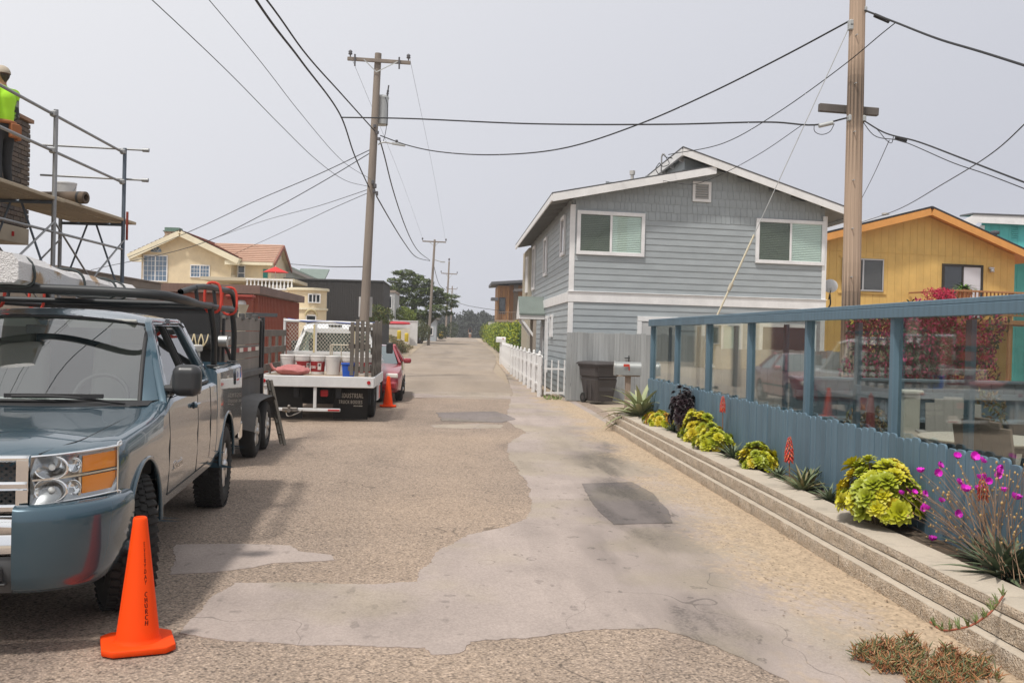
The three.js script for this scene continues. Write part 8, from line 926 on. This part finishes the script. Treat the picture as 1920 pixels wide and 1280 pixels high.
{ // ice plant: a runner over the wall and a mat at its foot
  const finger = (L, r) => { const g = new THREE.CylinderGeometry(r * 0.25, r, L, 4, 2); g.translate(0, L / 2, 0); return g; };
  const rn = thing('ice_plant_runner', 'reddish ice plant runner trailing over the block wall', 'succulent'); const pts = [onGround(1885, 1112, 0.335), onGround(1868, 1136, 0.33), onGround(1848, 1156, 0.322), onGround(1822, 1172, 0.27), onGround(1795, 1179, 0.26), onGround(1768, 1181, 0.20), onGround(1745, 1166, 0.19)]; const cv = new THREE.CatmullRomCurve3(pts); part('stem', new THREE.TubeGeometry(cv, 40, 0.006, 6), M([0.36, 0.10, 0.055], { roughness: 0.6 }), rn); seed = 88; const fg = finger(0.05, 0.006), gm = [M([0.15, 0.19, 0.07], { roughness: 0.5 }), M([0.19, 0.22, 0.075], { roughness: 0.5 })]; for (let i = 0; i < 60; i++) { const k = Math.floor(i / 6) / 10 + rr(0, 0.03), p = cv.getPoint(clamp(k + 0.02)); const o = part('leaf', fg, gm[i % 2], rn); o.position.copy(p); o.rotation.set(rr(-0.7, 0.7), 0, rr(-0.2, 0.9)); o.scale.setScalar(rr(0.7, 1.3)); }
  seed = 99; const L = [], P = [], C = []; const g0 = onGround(1725, 1262); const cols = [[0.30, 0.11, 0.05], [0.36, 0.17, 0.07], [0.16, 0.17, 0.06], [0.13, 0.15, 0.07], [0.42, 0.22, 0.10], [0.22, 0.19, 0.08]];
  for (let i = 0; i < 5200; i++) { const a = rr(0, 6.283), r = Math.sqrt(rnd()); let x = g0.x + Math.cos(a) * r * 0.36, z = g0.z + 0.04 + Math.sin(a) * r * 0.40; const dens = fbm(x * 9, z * 9, 881, 3); if (dens < 0.40 + 0.22 * r) continue; if (x > WALLX - 0.02) x = WALLX - 0.02 - rr(0, 0.1); const f = finger(rr(0.025, 0.055), rr(0.0035, 0.006)); f.rotateZ(rr(-1.1, 1.1)); f.rotateX(rr(-1.1, 1.1)); f.translate(x, 0.013 + rr(0, 0.11) * Math.max(0, dens - 0.42) * 2.6, z); const c = pick(cols), n = f.attributes.position.count, ca = new Float32Array(n * 3); for (let k = 0; k < n; k++) { ca[k * 3] = c[0]; ca[k * 3 + 1] = c[1]; ca[k * 3 + 2] = c[2]; } f.setAttribute('color', new THREE.BufferAttribute(ca, 3)); L.push(f); }
  const mt = thing('ice_plant_mat', 'rust and green ice plant mat growing at the foot of the block wall', 'succulent'); const m = shadowy(new THREE.Mesh(mergeGeometries(L), M([1, 1, 1], { vertexColors: true, roughness: 0.6 }))); m.name = 'leaves'; m.userData.kind = 'stuff'; mt.add(m);
  // dry leaves and grit along the wall and fence feet, weeds at the picket fence
  seed = 123; const lit = []; for (let i = 0; i < 420; i++) { const near = i < 300, z = near ? -4.5 - Math.pow(rnd(), 1.3) * 15 : -28 - rnd() * 14; const x = near ? WALLX - 0.02 - Math.pow(rnd(), 2.2) * 0.9 : 2.35 - Math.pow(rnd(), 2) * 0.4; const s = rr(0.004, 0.014); lit.push(gridGeo(1, 1, (a, b) => [(a - 0.5) * s, 0.3 * s * Math.sin(a * 3) + 0.004, (b - 0.5) * s * rr(0.8, 1.8)]).rotateY(rr(0, 6)).translate(x, 0.014, z)); } stuff('leaf_litter', lit, M([0.14, 0.085, 0.045], { roughness: 0.9 }), scene, 'dry leaf litter along the foot of the block wall', 'leaf litter');
  const wd = (l, px, py, n, s) => { const g = onGround(px, py), o = thing('weed', l, 'weed', g.x, 0.0, g.z); part('blades', merge(Array.from({ length: n }, () => leafGeo(s * rr(0.5, 1.2), 0.02, -0.8, 0.2, { tip: 0.97, seg: 4 }).rotateX(-rr(0.5, 1.4)).rotateY(rr(0, 6.28)).translate(rr(-0.2, 0.2), 0, rr(-0.5, 0.5)))), M([0.13, 0.17, 0.04], { roughness: 0.7 }), o).userData.kind = 'stuff'; return o; }; wd('grassy weed tuft at the foot of the picket fence near the porch', 968, 700, 60, 0.55); wd('grassy weed tuft at the foot of the picket fence near the mailbox', 945, 678, 50, 0.5); wd('low dry weed tuft at the lattice gate foot', 1035, 748, 40, 0.18);
}
{ // bougainvillea in the yard
  const cl = []; seed = 77; for (let i = 0; i < 26; i++) { const p = onZ(rr(1625, 1850), rr(600, 720), -18.4 + rr(-1.2, 1.2)); cl.push({ c: [p.x, Math.max(0.5, p.y), p.z], r: [0.52, 0.44, 0.5], n: 560 }); } const t = thing('bougainvillea', 'crimson pink bougainvillea mass in the yard behind the glass', 'shrub'); part('bracts', leafCloud(cl, 0.085, [[0.30, 0.015, 0.07], [0.25, 0.012, 0.05], [0.36, 0.025, 0.09], [0.05, 0.07, 0.025], [0.035, 0.05, 0.02], [0.04, 0.055, 0.02]], { s: 20, long: 1.2 }), leafM, t); part('stems', stemsTo(V(9.0, 0.2, -18.4), cl.slice(0, 10).map(c => V(...c.c)), 0.03), poleG, t);
  const c2 = []; for (let i = 0; i < 7; i++) { const p = onZ(rr(1745, 1790), rr(549, 562), -33.8 + rr(-0.3, 0.3)); c2.push({ c: [p.x, p.y, p.z], r: [0.35, 0.2, 0.3], n: 150 }); } bush('bougainvillea', 'deep red bougainvillea spilling over the deck rail', 'shrub', c2, 0.07, [[0.42, 0.01, 0.05], [0.5, 0.015, 0.07], [0.34, 0.01, 0.04]], { s: 21 });
  for (const [px, py, l] of [[1625, 800, 'dry brown potted grass in the yard by the slate bench'], [1845, 775, 'rust coloured shrub in the yard by the slate bench']]) { const p = onZ(px, py, -12.5); bush('yard_shrub', l, 'shrub', [{ c: [p.x, Math.max(0.45, p.y), p.z], r: [0.28, 0.32, 0.28], n: 420 }], 0.05, [[0.22, 0.12, 0.05], [0.15, 0.11, 0.05], [0.10, 0.10, 0.04]], { s: 30 + px }); }
}
renderer.render(scene, camera);
